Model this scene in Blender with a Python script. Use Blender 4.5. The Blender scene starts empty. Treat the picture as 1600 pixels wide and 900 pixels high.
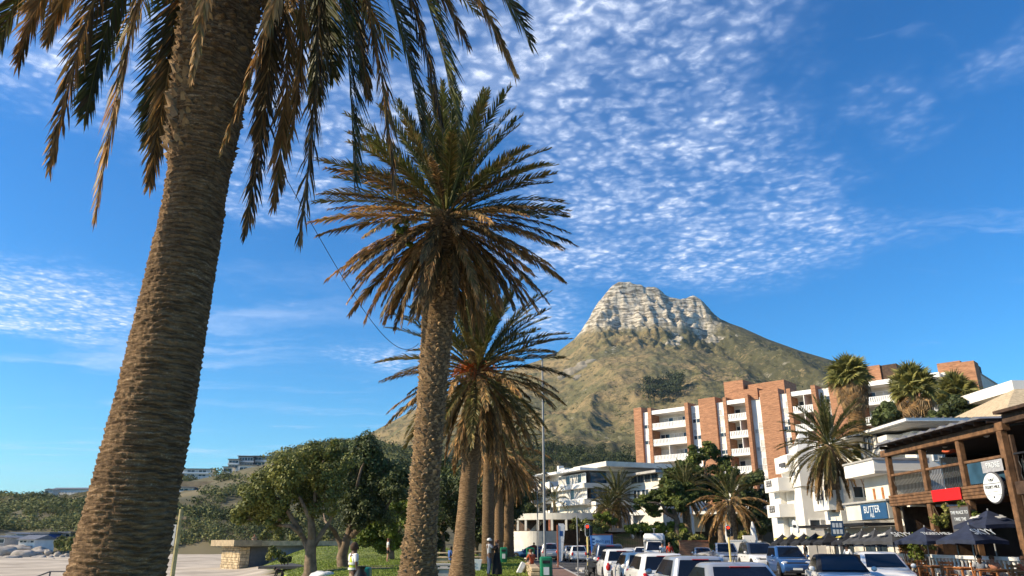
import bpy, math, random
import numpy as np
from mathutils import Vector, Matrix, Quaternion

# ---------------------------------------------------------------- camera, sky, sun, exposure
scene = bpy.context.scene
col = scene.collection
PI = math.pi
R = math.radians
CZ = 1.7; PITCH = R(19.0); FPX = 1150.0
SP, CP = math.sin(PITCH), math.cos(PITCH)
cam_d = bpy.data.cameras.new('camera'); cam = bpy.data.objects.new('camera', cam_d); col.objects.link(cam)
cam.location = (0, 0, CZ); cam.rotation_euler = (R(90) + PITCH, 0, 0)
cam_d.sensor_width = 36; cam_d.lens = FPX / 1600 * 36; cam_d.clip_start = 0.1; cam_d.clip_end = 20000
scene.camera = cam
scene.view_settings.view_transform = 'Standard'; scene.view_settings.look = 'None'
scene.view_settings.exposure = 0.72; scene.view_settings.gamma = 1.0
scene.cycles.max_bounces = 6; scene.cycles.transparent_max_bounces = 12

SUN_EL, SUN_AZ = R(31), R(-101)           # azimuth measured clockwise from +Y
sd = Vector((math.sin(SUN_AZ) * math.cos(SUN_EL), math.cos(SUN_AZ) * math.cos(SUN_EL), math.sin(SUN_EL)))
sl = bpy.data.lights.new('sun', 'SUN'); sl.energy = 5.0; sl.angle = R(0.5); sl.color = (1.0, 0.84, 0.60)
so = bpy.data.objects.new('sun', sl); col.objects.link(so); so.rotation_euler = sd.to_track_quat('Z', 'Y').to_euler()

class NT:
    def __init__(s, tree): s.t = tree
    def n(s, typ, ins=None, **kw):
        nd = s.t.nodes.new(typ)
        for k, v in kw.items(): setattr(nd, k, v)
        for k, v in (ins or {}).items():
            sock = nd.inputs[k]
            if hasattr(v, 'links') or isinstance(v, bpy.types.NodeSocket): s.t.links.new(v, sock)
            else: sock.default_value = v
        return nd
    def m(s, op, a, b=None, c=None, clamp=False):
        nd = s.t.nodes.new('ShaderNodeMath'); nd.operation = op; nd.use_clamp = clamp
        for i, v in enumerate((a, b, c)):
            if v is None: continue
            if isinstance(v, bpy.types.NodeSocket): s.t.links.new(v, nd.inputs[i])
            else: nd.inputs[i].default_value = v
        return nd.outputs[0]
    def mix(s, f, a, b, typ='MIX'):
        nd = s.t.nodes.new('ShaderNodeMix'); nd.data_type = 'RGBA'; nd.blend_type = typ
        for k, v in ((0, f), (6, a), (7, b)):
            if isinstance(v, bpy.types.NodeSocket): s.t.links.new(v, nd.inputs[k])
            else:
                nd.inputs[k].default_value = v if k == 0 else (tuple(v) + (1,) if len(v) == 3 else v)
        return nd.outputs[2]
    def ss(s, x, a, b):      # smoothstep a..b
        nd = s.t.nodes.new('ShaderNodeMapRange'); nd.interpolation_type = 'SMOOTHSTEP'
        nd.inputs[1].default_value = a; nd.inputs[2].default_value = b
        s.t.links.new(x, nd.inputs[0]); return nd.outputs[0]
    def link(s, a, b): s.t.links.new(a, b)

def make_world():
    w = bpy.data.worlds.new('World'); scene.world = w; w.use_nodes = True
    t = w.node_tree; t.nodes.clear(); N = NT(t)
    sky = N.n('ShaderNodeTexSky', sky_type='NISHITA', sun_disc=False, sun_elevation=SUN_EL, sun_rotation=SUN_AZ,
              altitude=200, air_density=1.15, dust_density=0.1, ozone_density=4.0)
    hs = N.n('ShaderNodeHueSaturation', {'Saturation': 1.24, 'Value': 1.0, 'Hue': 0.497, 'Color': sky.outputs[0]})
    gm = N.n('ShaderNodeGamma', {'Color': hs.outputs[0], 'Gamma': 1.12})
    skyc = N.mix(1.0, gm.outputs[0], (0.50, 0.97, 1.17), 'MULTIPLY')
    geo = N.n('ShaderNodeTexCoord')
    sep = N.n('ShaderNodeSeparateXYZ', {0: geo.outputs['Generated']})
    z = N.m('MAXIMUM', sep.outputs[2], 0.015)
    zz = N.m('ADD', z, 0.02)
    u = N.m('DIVIDE', sep.outputs[0], zz); v = N.m('DIVIDE', sep.outputs[1], zz)
    uv = N.n('ShaderNodeCombineXYZ', {0: u, 1: v}).outputs[0]
    # warped coordinates on the cloud plane
    wn = N.n('ShaderNodeTexNoise', {'Vector': uv, 'Scale': 1.6, 'Detail': 4.0, 'Roughness': 0.6})
    wv = N.n('ShaderNodeVectorMath', {0: wn.outputs['Color'], 1: (0.5, 0.5, 0.5)}, operation='SUBTRACT').outputs[0]
    wv = N.n('ShaderNodeVectorMath', {0: wv, 3: 0.75}, operation='SCALE').outputs[0]
    uw = N.n('ShaderNodeVectorMath', {0: uv, 1: wv}, operation='ADD').outputs[0]
    sw = N.n('ShaderNodeSeparateXYZ', {0: uw})
    def ell(cu, cv, ru, rv, ang, soft=0.55, wt=1.0):
        du = N.m('SUBTRACT', sw.outputs[0], cu); dv = N.m('SUBTRACT', sw.outputs[1], cv)
        c, s_ = math.cos(ang), math.sin(ang)
        a = N.m('DIVIDE', N.m('ADD', N.m('MULTIPLY', du, c), N.m('MULTIPLY', dv, s_)), ru)
        b = N.m('DIVIDE', N.m('SUBTRACT', N.m('MULTIPLY', dv, c), N.m('MULTIPLY', du, s_)), rv)
        d = N.m('SQRT', N.m('ADD', N.m('MULTIPLY', a, a), N.m('MULTIPLY', b, b)))
        return N.m('MULTIPLY', N.m('SUBTRACT', 1.0, N.ss(d, 1 - soft, 1 + soft * 0.35)), wt)
    main = None
    for e in CLOUDS:
        m_ = ell(*e)
        main = m_ if main is None else N.m('MAXIMUM', main, m_)
    # dappled cells
    fine = N.n('ShaderNodeTexNoise', {'Vector': uv, 'Scale': 14.0, 'Detail': 3.0, 'Roughness': 0.55})
    fv = N.n('ShaderNodeVectorMath', {0: fine.outputs['Color'], 1: (0.5, 0.5, 0.5)}, operation='SUBTRACT').outputs[0]
    fv = N.n('ShaderNodeVectorMath', {0: fv, 3: 0.05}, operation='SCALE').outputs[0]
    uf = N.n('ShaderNodeVectorMath', {0: uv, 1: fv}, operation='ADD').outputs[0]
    def cells(scale):
        vo = N.n('ShaderNodeTexVoronoi', {'Vector': uf, 'Scale': scale, 'Smoothness': 0.5, 'Randomness': 1.0}, feature='SMOOTH_F1')
        return N.m('SUBTRACT', 1.0, N.ss(vo.outputs['Distance'], 0.12, 0.66))
    c1 = cells(22.0); c2 = cells(42.0)
    puff = N.n('ShaderNodeTexNoise', {'Vector': uf, 'Scale': 48.0, 'Detail': 4.0, 'Roughness': 0.6})
    pf = N.ss(puff.outputs[0], 0.30, 0.72)
    med = N.n('ShaderNodeTexNoise', {'Vector': uw, 'Scale': 5.0, 'Detail': 3.0, 'Roughness': 0.55})
    md = N.ss(med.outputs[0], 0.30, 0.66)
    cell = N.m('ADD', N.m('MULTIPLY', c1, 0.55), N.m('MULTIPLY', c2, 0.35))
    cell = N.m('MULTIPLY', cell, N.m('ADD', N.m('MULTIPLY', pf, 0.75), 0.42))
    dens = N.m('MULTIPLY', main, N.m('ADD', N.m('MULTIPLY', cell, N.m('ADD', N.m('MULTIPLY', md, 0.62), 0.42)),
                                    N.m('MULTIPLY_ADD', N.m('MULTIPLY', md, md), 0.14, 0.05)))
    # thin streaks of high cloud everywhere
    mp = N.n('ShaderNodeMapping', {'Vector': uw, 'Scale': (0.35, 1.5, 1.0), 'Rotation': (0, 0, R(-25))})
    st = N.n('ShaderNodeTexNoise', {'Vector': mp.outputs[0], 'Scale': 1.7, 'Detail': 7.0, 'Roughness': 0.62})
    str_ = N.m('MULTIPLY', N.ss(st.outputs[0], 0.56, 0.80), 0.55)
    mp2 = N.n('ShaderNodeMapping', {'Vector': uw, 'Scale': (0.22, 0.9, 1.0), 'Rotation': (0, 0, R(12)), 'Location': (3.1, 1.7, 0)})
    st2 = N.n('ShaderNodeTexNoise', {'Vector': mp2.outputs[0], 'Scale': 1.1, 'Detail': 6.0, 'Roughness': 0.6})
    leftm = N.ss(N.m('MULTIPLY', u, -1.0), 0.2, 1.6)
    str2 = N.m('MULTIPLY', N.m('MULTIPLY', N.ss(st2.outputs[0], 0.50, 0.74), leftm), 0.8)
    dens = N.m('ADD', N.m('MULTIPLY', dens, 1.15), N.m('MAXIMUM', str_, str2), clamp=True)
    fade = N.ss(sep.outputs[2], 0.01, 0.10)
    dens = N.m('MULTIPLY', N.m('MULTIPLY', dens, fade), 0.86)
    cloudc = N.mix(N.m('MULTIPLY', dens, 1.0), (5.6, 7.0, 9.8), (8.6, 9.1, 10.4))
    out = N.mix(dens, skyc, cloudc)
    bg = N.n('ShaderNodeBackground', {'Color': out, 'Strength': 0.078})
    o = N.n('ShaderNodeOutputWorld', {0: bg.outputs[0]})

def cuv(px, py):     # cloud-plane coordinates of a sky direction
    a = (px - 800) / FPX; b = (450 - py) / FPX
    d = Vector((a, CP - b * SP, SP + b * CP)).normalized()
    zz = max(d.z, 0.015) + 0.02
    return d.x / zz, d.y / zz
def celf(px, py, rx, ry, ang=0, soft=0.55, wt=1.0):
    c = cuv(px, py); a = cuv(px + rx, py); b = cuv(px, py - ry); b2 = cuv(px, py + ry)
    ru = math.dist(c, a); rv = (math.dist(c, b) + math.dist(c, b2)) / 2
    return (c[0], c[1], ru, rv, R(ang), soft, wt)
CLOUDS = [celf(900, 90, 330, 150, -8), celf(1010, 260, 260, 130, -20), celf(1150, 385, 225, 85, -14), celf(900, 400, 170, 60, 0, .8),
          celf(830, 500, 90, 50, 0, .9), celf(170, 60, 400, 170, 12, .5), celf(420, 290, 150, 70, 0, .7), celf(60, 480, 190, 70, 22, .6), celf(560, 190, 220, 120, 0, .8),
          celf(420, 280, 120, 60, 0, .9), celf(1390, 200, 60, 60, -30, 1.0, .35), celf(1560, 110, 60, 60, 0, 1.0, .3), celf(600, 560, 90, 25, 0, 1.0),
          (0.6, -1.6, 1.3, 0.8, .4, .7), (-2.2, -0.9, 1.0, 0.7, .2, .8), (2.6, -.6, .7, 1.1, .3, .8)]
make_world()

def P(px, py, Y):            # the point of the place at forward distance Y that lies along this direction
    u = (px - 800) / FPX; v = (450 - py) / FPX
    dy = CP - v * SP; dz = SP + v * CP
    return Vector((u / dy * Y, Y, CZ + dz / dy * Y))
def X(px, Y, py=870): return P(px, py, Y).x
def Z(py, Y, px=800): return P(px, py, Y).z

# ---------------------------------------------------------------- numpy noise
def _h(ix, iy, iz, seed):
    n = (ix.astype(np.int64) * 374761393 + iy.astype(np.int64) * 668265263 + iz.astype(np.int64) * 2147483647 + seed * 974711) & 0xFFFFFFFF
    n = ((n ^ (n >> 13)) * 1274126177) & 0xFFFFFFFF
    n = (n ^ (n >> 16)) & 0xFFFF
    return n / 32767.5 - 1.0
def vnoise(x, y, z=None, seed=0):
    x = np.asarray(x, float); y = np.asarray(y, float); z = np.zeros_like(x) if z is None else np.asarray(z, float)
    fx, fy, fz = np.floor(x), np.floor(y), np.floor(z)
    tx, ty, tz = x - fx, y - fy, z - fz
    tx = tx * tx * (3 - 2 * tx); ty = ty * ty * (3 - 2 * ty); tz = tz * tz * (3 - 2 * tz)
    r = 0
    for a in (0, 1):
        for b in (0, 1):
            for c in (0, 1):
                w = (tx if a else 1 - tx) * (ty if b else 1 - ty) * (tz if c else 1 - tz)
                r = r + w * _h(fx + a, fy + b, fz + c, seed)
    return r
def fbm(x, y, z=None, oct=4, seed=0, gain=.5):
    r = 0; a = 1; f = 1
    for o in range(oct):
        r = r + a * vnoise(np.asarray(x) * f, np.asarray(y) * f, None if z is None else np.asarray(z) * f, seed + o * 17); a *= gain; f *= 2.03
    return r
def sstep(x, a, b):
    t = np.clip((x - a) / (b - a), 0, 1); return t * t * (3 - 2 * t)

# ---------------------------------------------------------------- materials
def mat(name, c, rough=.75, var=.18, scale=6., bump=.15, bscale=40., metal=0., spec=.4, c2=None, trans=0., island=0., rnd=0., coat=0., emit=None, detail=4.):
    m = bpy.data.materials.new(name); m.use_nodes = True; t = m.node_tree; N = NT(t)
    b = t.nodes['Principled BSDF']; out = t.nodes['Material Output']
    tc = N.n('ShaderNodeTexCoord')
    ns = N.n('ShaderNodeTexNoise', {'Vector': tc.outputs['Object'], 'Scale': scale, 'Detail': detail, 'Roughness': .6})
    f = N.ss(ns.outputs[0], .3, .7)
    lo = tuple(x * (1 - var) for x in c); hi = c2 if c2 else tuple(min(1, x * (1 + var)) for x in c)
    cc = N.mix(f, lo, hi)
    if island:
        g = N.n('ShaderNodeNewGeometry')
        cc = N.mix(1.0, cc, N.n('ShaderNodeCombineColor', {0: N.m('MULTIPLY_ADD', g.outputs['Random Per Island'], island * 2, 1 - island),
                   1: N.m('MULTIPLY_ADD', g.outputs['Random Per Island'], island * 1.7, 1 - island * .85), 2: N.m('MULTIPLY_ADD', g.outputs['Random Per Island'], island, 1 - island * .5)}).outputs[0], 'MULTIPLY')
    if rnd:
        oi = N.n('ShaderNodeObjectInfo')
        k = N.m('MULTIPLY_ADD', oi.outputs['Random'], rnd * 2, 1 - rnd)
        cc = N.mix(1.0, cc, N.n('ShaderNodeCombineColor', {0: k, 1: k, 2: k}).outputs[0], 'MULTIPLY')
    N.link(cc, b.inputs['Base Color'])
    b.inputs['Roughness'].default_value = rough; b.inputs['Metallic'].default_value = metal
    b.inputs['Specular IOR Level'].default_value = spec
    if coat: b.inputs['Coat Weight'].default_value = coat; b.inputs['Coat Roughness'].default_value = .05
    if bump:
        bn = N.n('ShaderNodeTexNoise', {'Vector': tc.outputs['Object'], 'Scale': bscale, 'Detail': 5., 'Roughness': .65})
        bp = N.n('ShaderNodeBump', {'Height': bn.outputs[0], 'Strength': bump, 'Distance': .05})
        N.link(bp.outputs[0], b.inputs['Normal'])
    if emit:
        b.inputs['Emission Color'].default_value = emit[:3] + (1,); b.inputs['Emission Strength'].default_value = emit[3]
    if trans:
        tr = N.n('ShaderNodeBsdfTranslucent', {0: cc})
        mx = N.n('ShaderNodeMixShader', {0: trans, 1: b.outputs[0], 2: tr.outputs[0]})
        N.link(mx.outputs[0], out.inputs[0])
    return m

def brick_mat(name, c1, c2, mortar, bw=.23, bh=.076):
    m = bpy.data.materials.new(name); m.use_nodes = True; N = NT(m.node_tree); b = m.node_tree.nodes['Principled BSDF']
    tc = N.n('ShaderNodeTexCoord'); s = N.n('ShaderNodeSeparateXYZ', {0: tc.outputs['Object']})
    v = N.n('ShaderNodeCombineXYZ', {0: N.m('ADD', s.outputs[0], s.outputs[1]), 1: s.outputs[2]})
    br = N.n('ShaderNodeTexBrick', {'Vector': v.outputs[0], 'Color1': c1 + (1,), 'Color2': c2 + (1,), 'Mortar': mortar + (1,), 'Scale': 1.0,
             'Mortar Size': .012, 'Brick Width': bw, 'Row Height': bh, 'Bias': 0.})
    mp = N.n('ShaderNodeMapping', {'Vector': tc.outputs['Object'], 'Scale': (1.2, 1.2, 9.)})
    ns = N.n('ShaderNodeTexNoise', {'Vector': mp.outputs[0], 'Scale': .9, 'Detail': 6., 'Roughness': .7})
    k = N.m('MULTIPLY_ADD', N.ss(ns.outputs[0], .3, .7), .75, .62)
    cc = N.mix(1.0, br.outputs[0], N.n('ShaderNodeCombineColor', {0: k, 1: k, 2: k}).outputs[0], 'MULTIPLY')
    N.link(cc, b.inputs['Base Color']); b.inputs['Roughness'].default_value = .85
    return m

def glass_mat(name, c=(.03, .045, .06), rough=.06):
    m = bpy.data.materials.new(name); m.use_nodes = True; N = NT(m.node_tree); b = m.node_tree.nodes['Principled BSDF']
    oi = N.n('ShaderNodeObjectInfo'); tc = N.n('ShaderNodeTexCoord')
    ns = N.n('ShaderNodeTexNoise', {'Vector': tc.outputs['Object'], 'Scale': 1.3, 'Detail': 2.})
    k = N.m('MULTIPLY_ADD', ns.outputs[0], 1.6, .2)
    cc = N.mix(1.0, c, N.n('ShaderNodeCombineColor', {0: k, 1: k, 2: k}).outputs[0], 'MULTIPLY')
    N.link(cc, b.inputs['Base Color']); b.inputs['Roughness'].default_value = rough; b.inputs['Specular IOR Level'].default_value = .45
    return m

MT = {}
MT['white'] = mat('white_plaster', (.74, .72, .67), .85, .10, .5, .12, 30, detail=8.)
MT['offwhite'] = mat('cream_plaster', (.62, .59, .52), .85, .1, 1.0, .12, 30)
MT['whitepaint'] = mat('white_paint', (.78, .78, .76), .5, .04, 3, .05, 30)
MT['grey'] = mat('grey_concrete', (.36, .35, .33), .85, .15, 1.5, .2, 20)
MT['dgrey'] = mat('dark_grey_paint', (.09, .09, .095), .6, .15, 2, .05)
MT['black'] = mat('black_paint', (.014, .014, .016), .5, .3, 5, .05)
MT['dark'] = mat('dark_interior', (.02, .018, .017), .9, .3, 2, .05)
MT['steel'] = mat('galvanised_steel', (.25, .255, .26), .5, .1, 8, .04, 30, metal=.2)
MT['timber'] = mat('weathered_timber', (.15, .078, .037), .75, .45, 3, .5, 22)
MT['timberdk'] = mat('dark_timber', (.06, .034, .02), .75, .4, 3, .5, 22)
MT['orangewood'] = mat('orange_wood', (.36, .14, .045), .55, .35, 6, .2, 40)
MT['brick'] = brick_mat('red_brick', (.37, .165, .08), (.29, .118, .054), (.34, .20, .12))
MT['terracotta'] = mat('terracotta_tile', (.36, .13, .07), .8, .3, 3, .2)
MT['glass'] = glass_mat('window_glass')
MT['bluglass'] = glass_mat('blue_glass', (.03, .075, .12))
MT['curtain'] = mat('pale_curtain', (.5, .49, .46), .9, .25, 1.7, .1)
MT['roofgrey'] = mat('grey_sheet_roof', (.19, .19, .2), .55, .2, 1.5, .05, metal=.2)
MT['asphalt'] = mat('asphalt', (.055, .054, .053), .9, .25, .6, .35, 60)
MT['paver'] = mat('brick_paving', (.19, .115, .085), .9, .25, 1.3, .3, 30)
MT['kerb'] = mat('kerb_concrete', (.4, .38, .35), .9, .15, 2, .2)
MT['sand'] = mat('beach_sand', (.47, .40, .31), .95, .2, .25, .6, 2.2, c2=(.56, .51, .44))
MT['earth'] = mat('dry_earth', (.19, .14, .085), .95, .3, .15, .4, 2, c2=(.12, .12, .05))
MT['lawn'] = mat('lawn_turf', (.11, .15, .025), .9, .3, .5, .6, 14, c2=(.19, .22, .045))
MT['grass'] = mat('grass_blade', (.18, .235, .035), .7, .25, .7, 0, trans=.3, island=.35)
MT['boulder'] = mat('granite_boulder', (.31, .28, .245), .9, .4, .5, .9, 1.6, detail=8.)
MT['stone'] = mat('stone_masonry', (.42, .33, .21), .9, .25, 2.5, .4, 14, rnd=.25)
MT['bark'] = mat('tree_bark', (.16, .115, .075), .9, .4, 3, .6, 14)
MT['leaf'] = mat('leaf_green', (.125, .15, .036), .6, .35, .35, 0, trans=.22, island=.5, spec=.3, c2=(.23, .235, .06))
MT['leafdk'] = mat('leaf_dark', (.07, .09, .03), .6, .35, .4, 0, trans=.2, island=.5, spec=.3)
MT['leafbr'] = mat('leaf_bright', (.15, .19, .03), .6, .35, .5, 0, trans=.3, island=.45, spec=.3)
MT['cypress'] = mat('cypress_green', (.075, .11, .028), .65, .35, .5, 0, trans=.2, island=.5, spec=.25, c2=(.15, .18, .04))
MT['scrub'] = mat('hill_scrub', (.085, .11, .04), .8, .4, .04, 0, trans=.15, island=.5, spec=.15, c2=(.22, .225, .09))
MT['pine'] = mat('pine_wood', (.035, .05, .022), .8, .35, .03, 0, trans=.12, island=.5, spec=.15, c2=(.07, .085, .035))
MT['palmtrunk'] = mat('palm_bark', (.19, .105, .05), .9, .5, 3, .5, 34, c2=(.34, .215, .115))
MT['palmtrunk2'] = mat('palm_bark_grey', (.17, .11, .06), .9, .45, 6, .7, 40, c2=(.31, .22, .13))
def scar_mat(name, dark, mid, light):
    m = bpy.data.materials.new(name); m.use_nodes = True; N = NT(m.node_tree); b = m.node_tree.nodes['Principled BSDF']; tc = N.n('ShaderNodeTexCoord')
    mp = N.n('ShaderNodeMapping', {'Vector': tc.outputs['Object'], 'Scale': (6., 6., 46.)}); n1 = N.n('ShaderNodeTexNoise', {'Vector': mp.outputs[0], 'Scale': 1., 'Detail': 6., 'Roughness': .72})
    n2 = N.n('ShaderNodeTexNoise', {'Vector': tc.outputs['Object'], 'Scale': 2.2, 'Detail': 5., 'Roughness': .65}); n3 = N.n('ShaderNodeTexNoise', {'Vector': tc.outputs['Object'], 'Scale': 70., 'Detail': 3.})
    c = N.mix(N.ss(n1.outputs[0], .36, .64), dark, mid); c = N.mix(N.m('MULTIPLY', N.ss(N.m('ADD', N.m('MULTIPLY', n1.outputs[0], .6), N.m('MULTIPLY', n3.outputs[0], .4)), .53, .66), N.ss(n2.outputs[0], .35, .65)), c, light)
    N.link(c, b.inputs['Base Color']); b.inputs['Roughness'].default_value = .92; b.inputs['Specular IOR Level'].default_value = .2
    bp = N.n('ShaderNodeBump', {'Height': N.m('ADD', n1.outputs[0], N.m('MULTIPLY', n3.outputs[0], .5)), 'Strength': .9, 'Distance': .03}); N.link(bp.outputs[0], b.inputs['Normal']); return m
MT['scar'] = scar_mat('palm_leaf_scars', (.085, .052, .028), (.26, .165, .088), (.52, .38, .23))
MT['scargrey'] = scar_mat('palm_leaf_scars_grey', (.06, .038, .02), (.21, .135, .07), (.44, .33, .20))
MT['boot'] = mat('palm_leaf_base', (.25, .165, .085), .9, .45, 7, .4, 30, island=.35)
MT['frond'] = mat('palm_frond_green', (.07, .09, .022), .5, .35, 1.2, 0, trans=.28, island=.35, rnd=.25, c2=(.11, .12, .032), spec=.4)
MT['frondol'] = mat('palm_frond_olive', (.15, .12, .035), .6, .35, 1.2, 0, trans=.28, island=.4, rnd=.25, c2=(.22, .165, .055))
MT['fronddry'] = mat('palm_frond_dry', (.33, .17, .06), .75, .4, 1.2, 0, trans=.3, island=.45, rnd=.3, c2=(.50, .30, .12))
MT['fronddark'] = mat('palm_frond_deep', (.07, .062, .026), .6, .35, 1.2, 0, trans=.25, island=.4, rnd=.25, c2=(.17, .115, .048))
MT['rachis'] = mat('palm_rachis', (.24, .16, .06), .6, .3, 5, 0, rnd=.2)
MT['rachisgr'] = mat('palm_rachis_green', (.13, .13, .035), .5, .3, 5, 0, rnd=.2)
MT['fan'] = mat('fan_leaf', (.20, .215, .05), .6, .35, 1, 0, trans=.3, island=.35, rnd=.25, c2=(.34, .31, .09))
MT['fandry'] = mat('fan_leaf_dry', (.34, .19, .075), .85, .35, 1, 0, trans=.15, island=.4, rnd=.3, c2=(.46, .31, .15))
MT['fruit'] = mat('palm_fruit_stalk', (.42, .11, .02), .6, .35, 4, 0, rnd=.3, trans=.15)
MT['tyre'] = mat('tyre_rubber', (.012, .012, .012), .85, .2, 8, .1)
MT['rim'] = mat('wheel_rim', (.45, .46, .47), .35, .1, 8, 0, metal=.8)
MT['carglass'] = glass_mat('car_glass', (.006, .009, .018), .07)
MT['redlamp'] = mat('red_lens', (.5, .02, .015), .2, .1, 9, 0, coat=.5)
MT['clearlamp'] = mat('clear_lens', (.62, .64, .66), .12, .1, 9, 0, metal=.3, coat=.5)
MT['plate'] = mat('number_plate', (.72, .72, .68), .5, .05, 9, 0)
MT['trim'] = mat('black_plastic', (.022, .022, .024), .6, .2, 9, .05)
def paint(n, c, metal=.0): return mat(n, c, .32, .05, 2, 0, metal=metal, coat=.8, spec=.5)
MT['p_white'] = paint('white_car_paint', (.70, .70, .69)); MT['p_silver'] = paint('silver_car_paint', (.40, .42, .45), .45)
MT['p_navy'] = paint('navy_car_paint', (.03, .05, .10), .2); MT['p_blue'] = paint('blue_car_paint', (.025, .085, .24), .2)
MT['p_dark'] = paint('charcoal_car_paint', (.03, .034, .04), .2); MT['p_cream'] = paint('cream_car_paint', (.55, .50, .42))
MT['p_red'] = paint('red_car_paint', (.3, .03, .03))
MT['canvas'] = mat('black_canvas', (.013, .014, .018), .75, .3, 3, .15, 25)
MT['canvasgr'] = mat('charcoal_canvas', (.045, .047, .052), .8, .25, 3, .15, 25)
MT['canvasnv'] = mat('navy_canvas', (.017, .024, .05), .75, .25, 3, .15, 25)
MT['yellow'] = mat('yellow_print', (.5, .4, .07), .6, .1, 3, 0)
MT['signwhite'] = mat('sign_white', (.66, .70, .72), .5, .05, 2, 0)
MT['signred'] = mat('sign_red', (.68, .012, .012), .5, .04, 2, 0)
MT['signblue'] = mat('sign_blue', (.02, .075, .17), .5, .1, 2, 0)
MT['bluepaint'] = mat('blue_trailer_paint', (.02, .11, .42), .45, .1, 2, 0)
MT['skyboard'] = mat('pale_blue_board', (.27, .47, .74), .5, .06, 2, 0)
MT['textblue'] = mat('deep_blue_print', (.01, .06, .22), .6, .05, 2, 0)
MT['green'] = mat('green_bin_plastic', (.01, .17, .085), .42, .12, 3, .05)
MT['teal'] = mat('teal_bin_plastic', (.01, .15, .13), .42, .12, 3, .05)
MT['poleyellow'] = mat('yellow_pole_paint', (.6, .5, .2), .6, .12, 3, .05)
MT['redlight'] = mat('lit_red_signal', (.8, .02, .01), .3, .05, 3, 0, emit=(1, .03, .01, 2.2))
MT['lensdark'] = mat('unlit_lens', (.02, .03, .02), .2, .1, 3, 0)
MT['skin'] = mat('skin', (.36, .19, .12), .6, .1, 12, 0); MT['skindk'] = mat('dark_skin', (.09, .047, .028), .55, .1, 12, 0)
MT['hair'] = mat('dark_hair', (.015, .011, .009), .7, .3, 20, .2); MT['hairbr'] = mat('brown_hair', (.13, .055, .025), .7, .3, 20, .2)
def cloth(n, c): return mat(n, c, .9, .15, 8, .3, 60)
MT['c_white'] = cloth('white_cloth', (.68, .68, .67)); MT['c_navy'] = cloth('navy_cloth', (.025, .04, .10)); MT['c_jeans'] = cloth('denim', (.05, .075, .13))
MT['c_black'] = cloth('black_cloth', (.012, .012, .013)); MT['c_grey'] = cloth('grey_cloth', (.33, .34, .37)); MT['c_red'] = cloth('red_cloth', (.55, .045, .02))
MT['c_hi'] = cloth('yellow_green_vest', (.42, .52, .06)); MT['c_brown'] = cloth('brown_knit', (.06, .035, .022)); MT['c_khaki'] = cloth('khaki_cloth', (.30, .23, .14))
MT['c_blue'] = cloth('blue_cloth', (.05, .12, .36)); MT['c_peach'] = cloth('peach_cloth', (.45, .2, .12)); MT['c_rust'] = cloth('rust_cloth', (.40, .075, .03))
MT['refl'] = mat('reflective_strip', (.6, .62, .58), .4, .05, 3, 0)
MT['plastic'] = mat('white_plastic_sheet', (.6, .6, .6), .4, .2, 6, .3)
MT['wire'] = mat('black_wire', (.01, .01, .012), .6, .1, 3, 0)

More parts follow.
